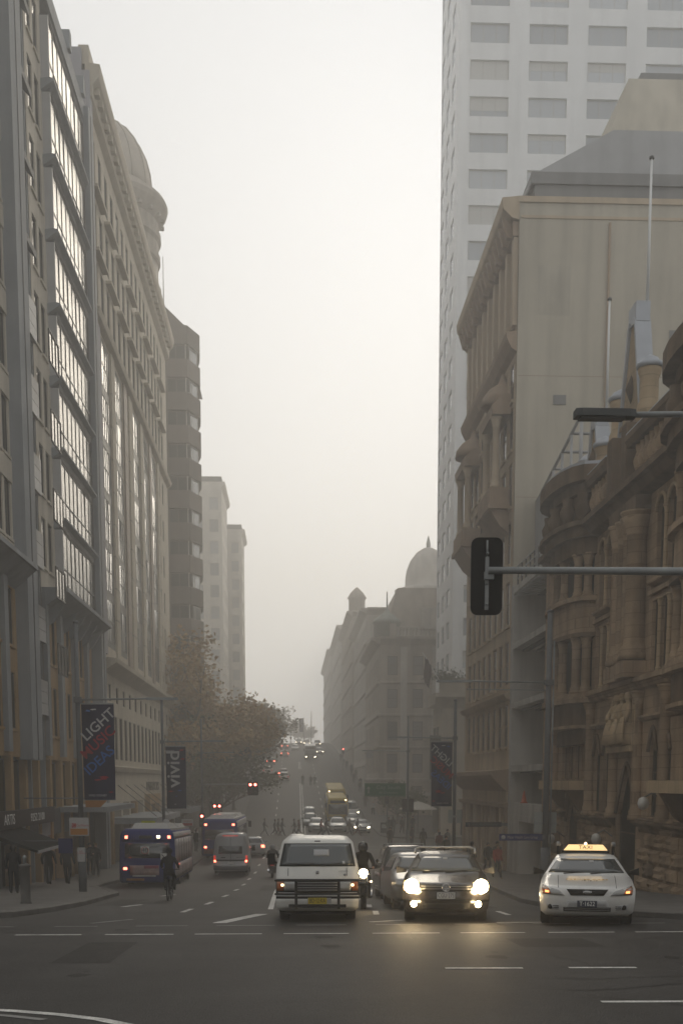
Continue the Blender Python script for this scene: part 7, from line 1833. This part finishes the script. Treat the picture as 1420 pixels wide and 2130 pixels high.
y = 112; lp = thing('lamp_post', 'slender pale lamp post beyond the green sign pole', 'lamp post', (11.2, 114.5, g(114.5)+.14)); MB().tube([(0, 0, 0), (0, 0, 9.6)], [.09, .06], 10).build('pole', M_METP, lp); MB().tube([(0, 0, 9.5), (-.2, 0, 9.65), (-.5, 0, 9.6)], .05, 8).build('arm', M_METP, lp); MB().box(-.85, -.45, -.1, .1, 9.5, 9.62).build('lamp_head', M_METP, lp)
rs = thing('traffic_signal', 'red signal on a post at the far right corner', 'traffic signal', (9.35, 115.2, g(115.2)+.14)); MB().tube([(0, 0, 0), (0, 0, 4.2)], .06, 8).build('post', M_POLE, rs); signal_head(rs, (-.05, -.12, 3.75), (0, 0, 0), 0)
rs2 = thing('traffic_signal', 'black backed signal pair on the green sign pole', 'traffic signal', (9.3, 94.0, g(94)+.13))
for dx in (-.26, .26): signal_head(rs2, (dx, -.05, 3.55), (0, 0, pi), None)
MB().box(-.3, .3, -.03, .03, 3.5, 3.6).build('bracket', M_SIGB, rs2)
# ---- vertical shop sign, flag and flags on the hill
vs = thing('vertical_sign', 'tall dark vertical sign with pale letters projecting from the white tower podium', 'sign', (14.3, 116.9, 4.0)); MB().box(-.55, .55, -.12, .12, -2.2, 2.2).build('panel', mat('dark_brown_sign', (.05, .042, .036), .6), vs)
for i, ch in enumerate('JIUEABE'[::-1]): text('sign_lettering', ch, .44, M_SGW, vs, (0, -.125, -1.35+.36*i), (pi/2, 0, 0), ext=.002, sx=1.2)
for z in (1.8, .1, -1.8): MB().tube([(.5, 0, z), (1.3, .4, z)], .04, 6).build('bracket', M_GALV, vs)
fl = thing('flag', 'dark flag hanging limp from a slanted pole on the podium corner', 'flag', (14.6, 116.6, 11.6)); MB().tube([(0, 0, 0), (-1.75, -.4, 2.7)], [.05, .03], 6).build('pole', M_WHT, fl)
mb = MB(); n, k = 10, 5
for j in range(n+1):
    for i in range(k+1): mb.v.append((-1.55+.14*i*(1-.02*j)+.06*sin(j*.7+i), -.38+.10*sin(i*1.9+j*.35), 2.35-.26*j-.12*i*(1 if j > 0 else 1.6)))
for j in range(n):
    for i in range(k): a = j*(k+1)+i; mb.face((a, a+1, a+k+2, a+k+1), True)
mb.build('cloth', mat('flag_cloth', (.05, .028, .032), .9, var=.6, vscale=2.5), fl)
for i, (x, y, h) in enumerate(((3.2, 345, 7.5), (5.6, 352, 9.5), (-.6, 340, 5.5))):
    ff = thing('street_banner_pole', ['faint banner hanging from a pole at the crest of the road', 'taller bare faint pole at the crest of the road', 'short faint pole left of the crest banner'][i], 'pole', (x, y, g(y))); MB().tube([(0, 0, 0), (0, 0, h)], .11, 6).build('shaft', M_POLE, ff)
    MB().box(-.1, .25, -.25, .25, -.2, .3).build('base', M_POLE, ff)
    if i == 0: MB().box(-1.3, -.05, -.03, .03, 3.3, h-.2).build('banner', M_BAN, ff)
# ---- right pavement umbrellas and awnings beyond the crossing
um = thing('cafe_umbrella', 'wide cream cafe umbrella behind the green sign', 'umbrella', (13.0, 120.5, g(120)+.14)); MB().lathe([(2.1, 2.5), (1.3, 2.9), (.5, 3.2), (.02, 3.35)], n=8, smooth=False).build('canopy', M_PALE, um); MB().tube([(0, 0, 0), (0, 0, 3.3)], .04, 6).build('pole', M_POLE, um); MB().lathe([(.3, 0), (.3, .1), (.05, .12)], n=8).build('foot', M_POLE, um)
pb = thing('post_box', 'small dark newspaper box beside the right signal', 'box', (8.95+.6, 121.5, g(121)+.14)); MB().prism([(-.4, 0), (.4, 0), (.4, .95), (.3, 1.1), (-.4, 1.1)], 'y', -.3, .3).build('case', M_TRIMB, pb); MB().box(-.3, .3, -.32, -.301, .5, .9).build('window', M_SGW, pb)
cn_ = thing('traffic_cone', 'orange traffic cone on the planter ledge of the concrete building', 'cone', (12.7, 63.5, .45)); MB().lathe([(.22, 0), (.22, .04), (.16, .05), (.04, .65), (.03, .68), (.001, .68)], n=12).build('cone', mat('cone_orange', (.45, .07, .02), .6), cn_)
